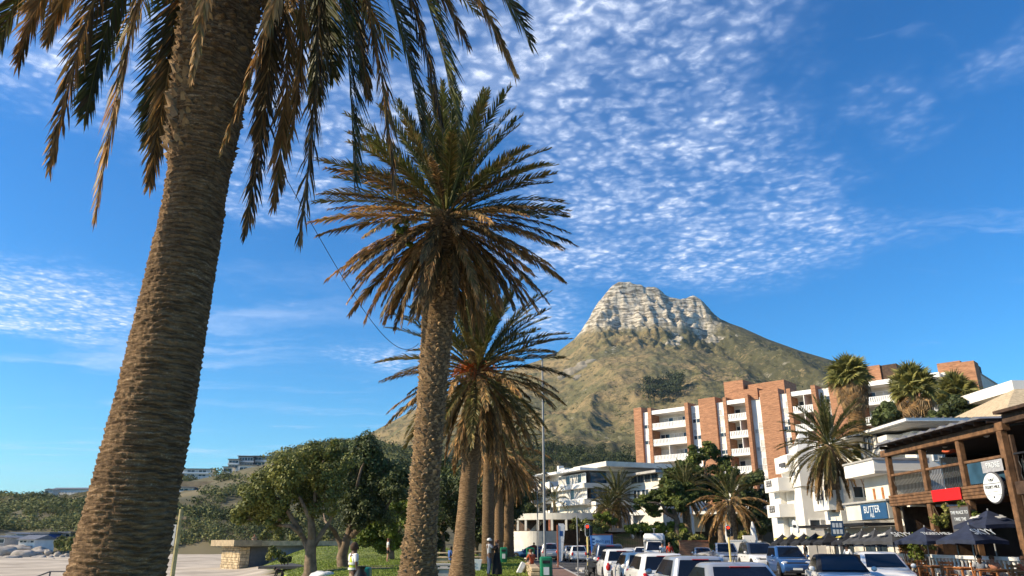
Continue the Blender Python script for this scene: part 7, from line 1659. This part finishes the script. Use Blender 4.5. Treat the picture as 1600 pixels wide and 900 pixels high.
    for n in 'LR':
        mb = MB(); a = J['an' + n]; b = J['to' + n]; dd = (b - a); mb.ball(tuple(a.lerp(b, .55) + V(0, 0, -.005)), .055 * k, 10, 6, (.9, 2.3, .75)); mb.build('shoe', shoes, t, 60)
    return t
L_ = lawnz
person('man in brown beanie and yellow green reflective vest walking away at the left', L_(553, 23.4), R(-55), 1.84, 'stand', 'c_white', 'c_khaki', 'skindk', None, beanie=True, vest='c_hi')
q = L_(565, 22.8); t = thing('rubbish_sack', 'black plastic sack held in front of the man in the vest', 'bag', (q[0], q[1], q[2] + .0)); mb = MB(); mb.lathe([(.05, .0), (.3, .1), (.34, .45), (.24, .8), (.1, 1.05), (.16, 1.15)], 12); mb.build('sack', 'black', t, 60)
person('man in white shirt and dark shorts standing on the lawn near the path', L_(605.5, 62), R(-70), 1.78, 'stand', 'c_white', 'c_black', 'skin', 'hairbr', shorts=True, shoes='skin')
q = L_(764, 38.5); person('man in white cap hugging the woman in black by the palms', q, R(-72), 1.80, 'hug', 'c_grey', 'c_jeans', 'skindk', 'hair', hat='c_white')
q2 = L_(776.5, 38.6); person('woman in long black dress held by the man in the white cap', (q2[0], q2[1] + .05, q2[2]), R(80), 1.74, 'up', 'c_black', 'c_black', 'skin', 'hairbr', sleeves=1, dress=True)
q = L_(703, 56); person('hunched person in blue sitting between the second and third palm trunks', (q[0], q[1], q[2] - .1), R(-60), 1.75, 'sit', 'c_blue', 'c_blue', 'skindk', 'hair', sleeves=2)
q = L_(444, 46); person('dark clothed person stooping at the lower left of the lawn', (q[0], q[1], q[2] - .1), R(90), 1.45, 'stoop', 'c_black', 'c_black', 'skindk', 'hair', sleeves=2)
t = thing('bag', 'yellow green bag on the grass beside the stooping person', 'bag', L_(450, 45)); mb = MB(); mb.lathe([(.12, 0), (.22, .1), (.2, .4), (.08, .55)], 10); mb.build('sack', 'c_hi', t, 60)
person('man in white shirt standing in the street right of the box van', (X(1036, 62), 62, ROADZ), R(160), 1.78, 'walk', 'c_white', 'c_khaki', 'skin', 'hair')
person('person in red overall standing in the street beside the man in white', (X(1047, 64), 64, ROADZ), R(190), 1.78, 'stand', 'c_red', 'c_red', 'skin', 'hairbr', sleeves=2)
person('person in red top sitting on the low stone wall behind the bin', (1.05, 42.3, .08), R(30), 1.7, 'sit', 'c_rust', 'c_khaki', 'skin', 'hairbr', sleeves=1)
t = thing('shoulder_bag', 'white shoulder bag leaning at the wall beside the seated person', 'bag', (.52, 42.6, .35)); mb = MB(); mb.cbox(-.16, .16, -.11, .11, -.35, .30, .05, Matrix.Rotation(R(28), 4, 'Y')); mb.build('bag', 'c_white', t)
person('person in rust shirt standing by the far pair of green bins', (X(834.5, 84), 84, -.15), R(170), 1.75, 'stand', 'c_rust', 'c_black', 'skindk', 'hair')
person('tiny figure sitting on the roof of the stone beach hut', (X(397, 88.5, 845), 88.5, Z(846.5, 88.5, 397) - .42), R(200), 1.7, 'sit', 'c_khaki', 'c_grey', 'skin', 'hairbr')
GD = 'orange wooden terrace chairs'
person('diner in pale shirt with dark hair sitting under the front umbrella', (17.9, 30.1, tz), R(170), 1.72, 'sit', 'c_grey', 'c_jeans', 'skindk', 'hair')
person('long haired diner in peach top beside the diner in the pale shirt', (18.35, 30.0, tz), R(150), 1.68, 'sit', 'c_peach', 'c_jeans', 'skin', 'hairbr', longhair=True)
person('diner in orange top at the right edge of the terrace', (18.2, 27.9, tz), R(120), 1.7, 'sit', 'c_rust', 'c_jeans', 'skin', 'hairbr')
person('waiter in white shirt walking under the yellow banded umbrellas', (16.9, 16.9 / P(1324, 860, 1.).x, ROADZ), R(100), 1.74, 'walk', 'c_white', 'c_black', 'skindk', 'hair')
person('person in dark clothes standing under the umbrella left of the waiter', (18.2, 18.2 / P(1258, 855, 1.).x, -.02), R(90), 1.7, 'stand', 'c_black', 'c_black', 'skindk', 'hair')
person('guest with bare arms leaning at the upper balcony rail right of the corner post', (RX + .6, 28.0, 3.88), R(90), 1.75, 'stand', 'c_peach', 'c_jeans', 'skin', 'hair')
person('second guest on the upper balcony at the right edge', (RX + .7, 28.7, 3.88), R(70), 1.7, 'stand', 'c_grey', 'c_jeans', 'skin', 'hairbr')
person('guest in pale shirt sitting on the upper balcony behind the glass screen', (RX + 1.2, 31.2, 3.9), R(90), 1.75, 'sit', 'c_white', 'c_jeans', 'skin', 'hair')
person('guest in khaki on the upper balcony left of the guest in the pale shirt', (RX + 1.3, 32.0, 3.9), R(60), 1.75, 'sit', 'c_khaki', 'c_jeans', 'skin', 'hairbr')
# ---------------------------------------------------------------- air
mb = MB(); mb.box(-9000, 9000, -5000, 11000, -14, 760)
hm = bpy.data.materials.new('air_haze'); hm.use_nodes = True; ht = hm.node_tree; ht.nodes.clear()
pv = ht.nodes.new('ShaderNodeVolumePrincipled'); ho = ht.nodes.new('ShaderNodeOutputMaterial'); ht.links.new(pv.outputs[0], ho.inputs['Volume'])
pv.inputs['Color'].default_value = (.60, .80, 1.0, 1); pv.inputs['Density'].default_value = .00005; pv.inputs['Anisotropy'].default_value = .2
tag(mb.build('haze', hm), 'thin pale sea haze lying over the beach, hills and mountain', 'haze', kind='stuff')
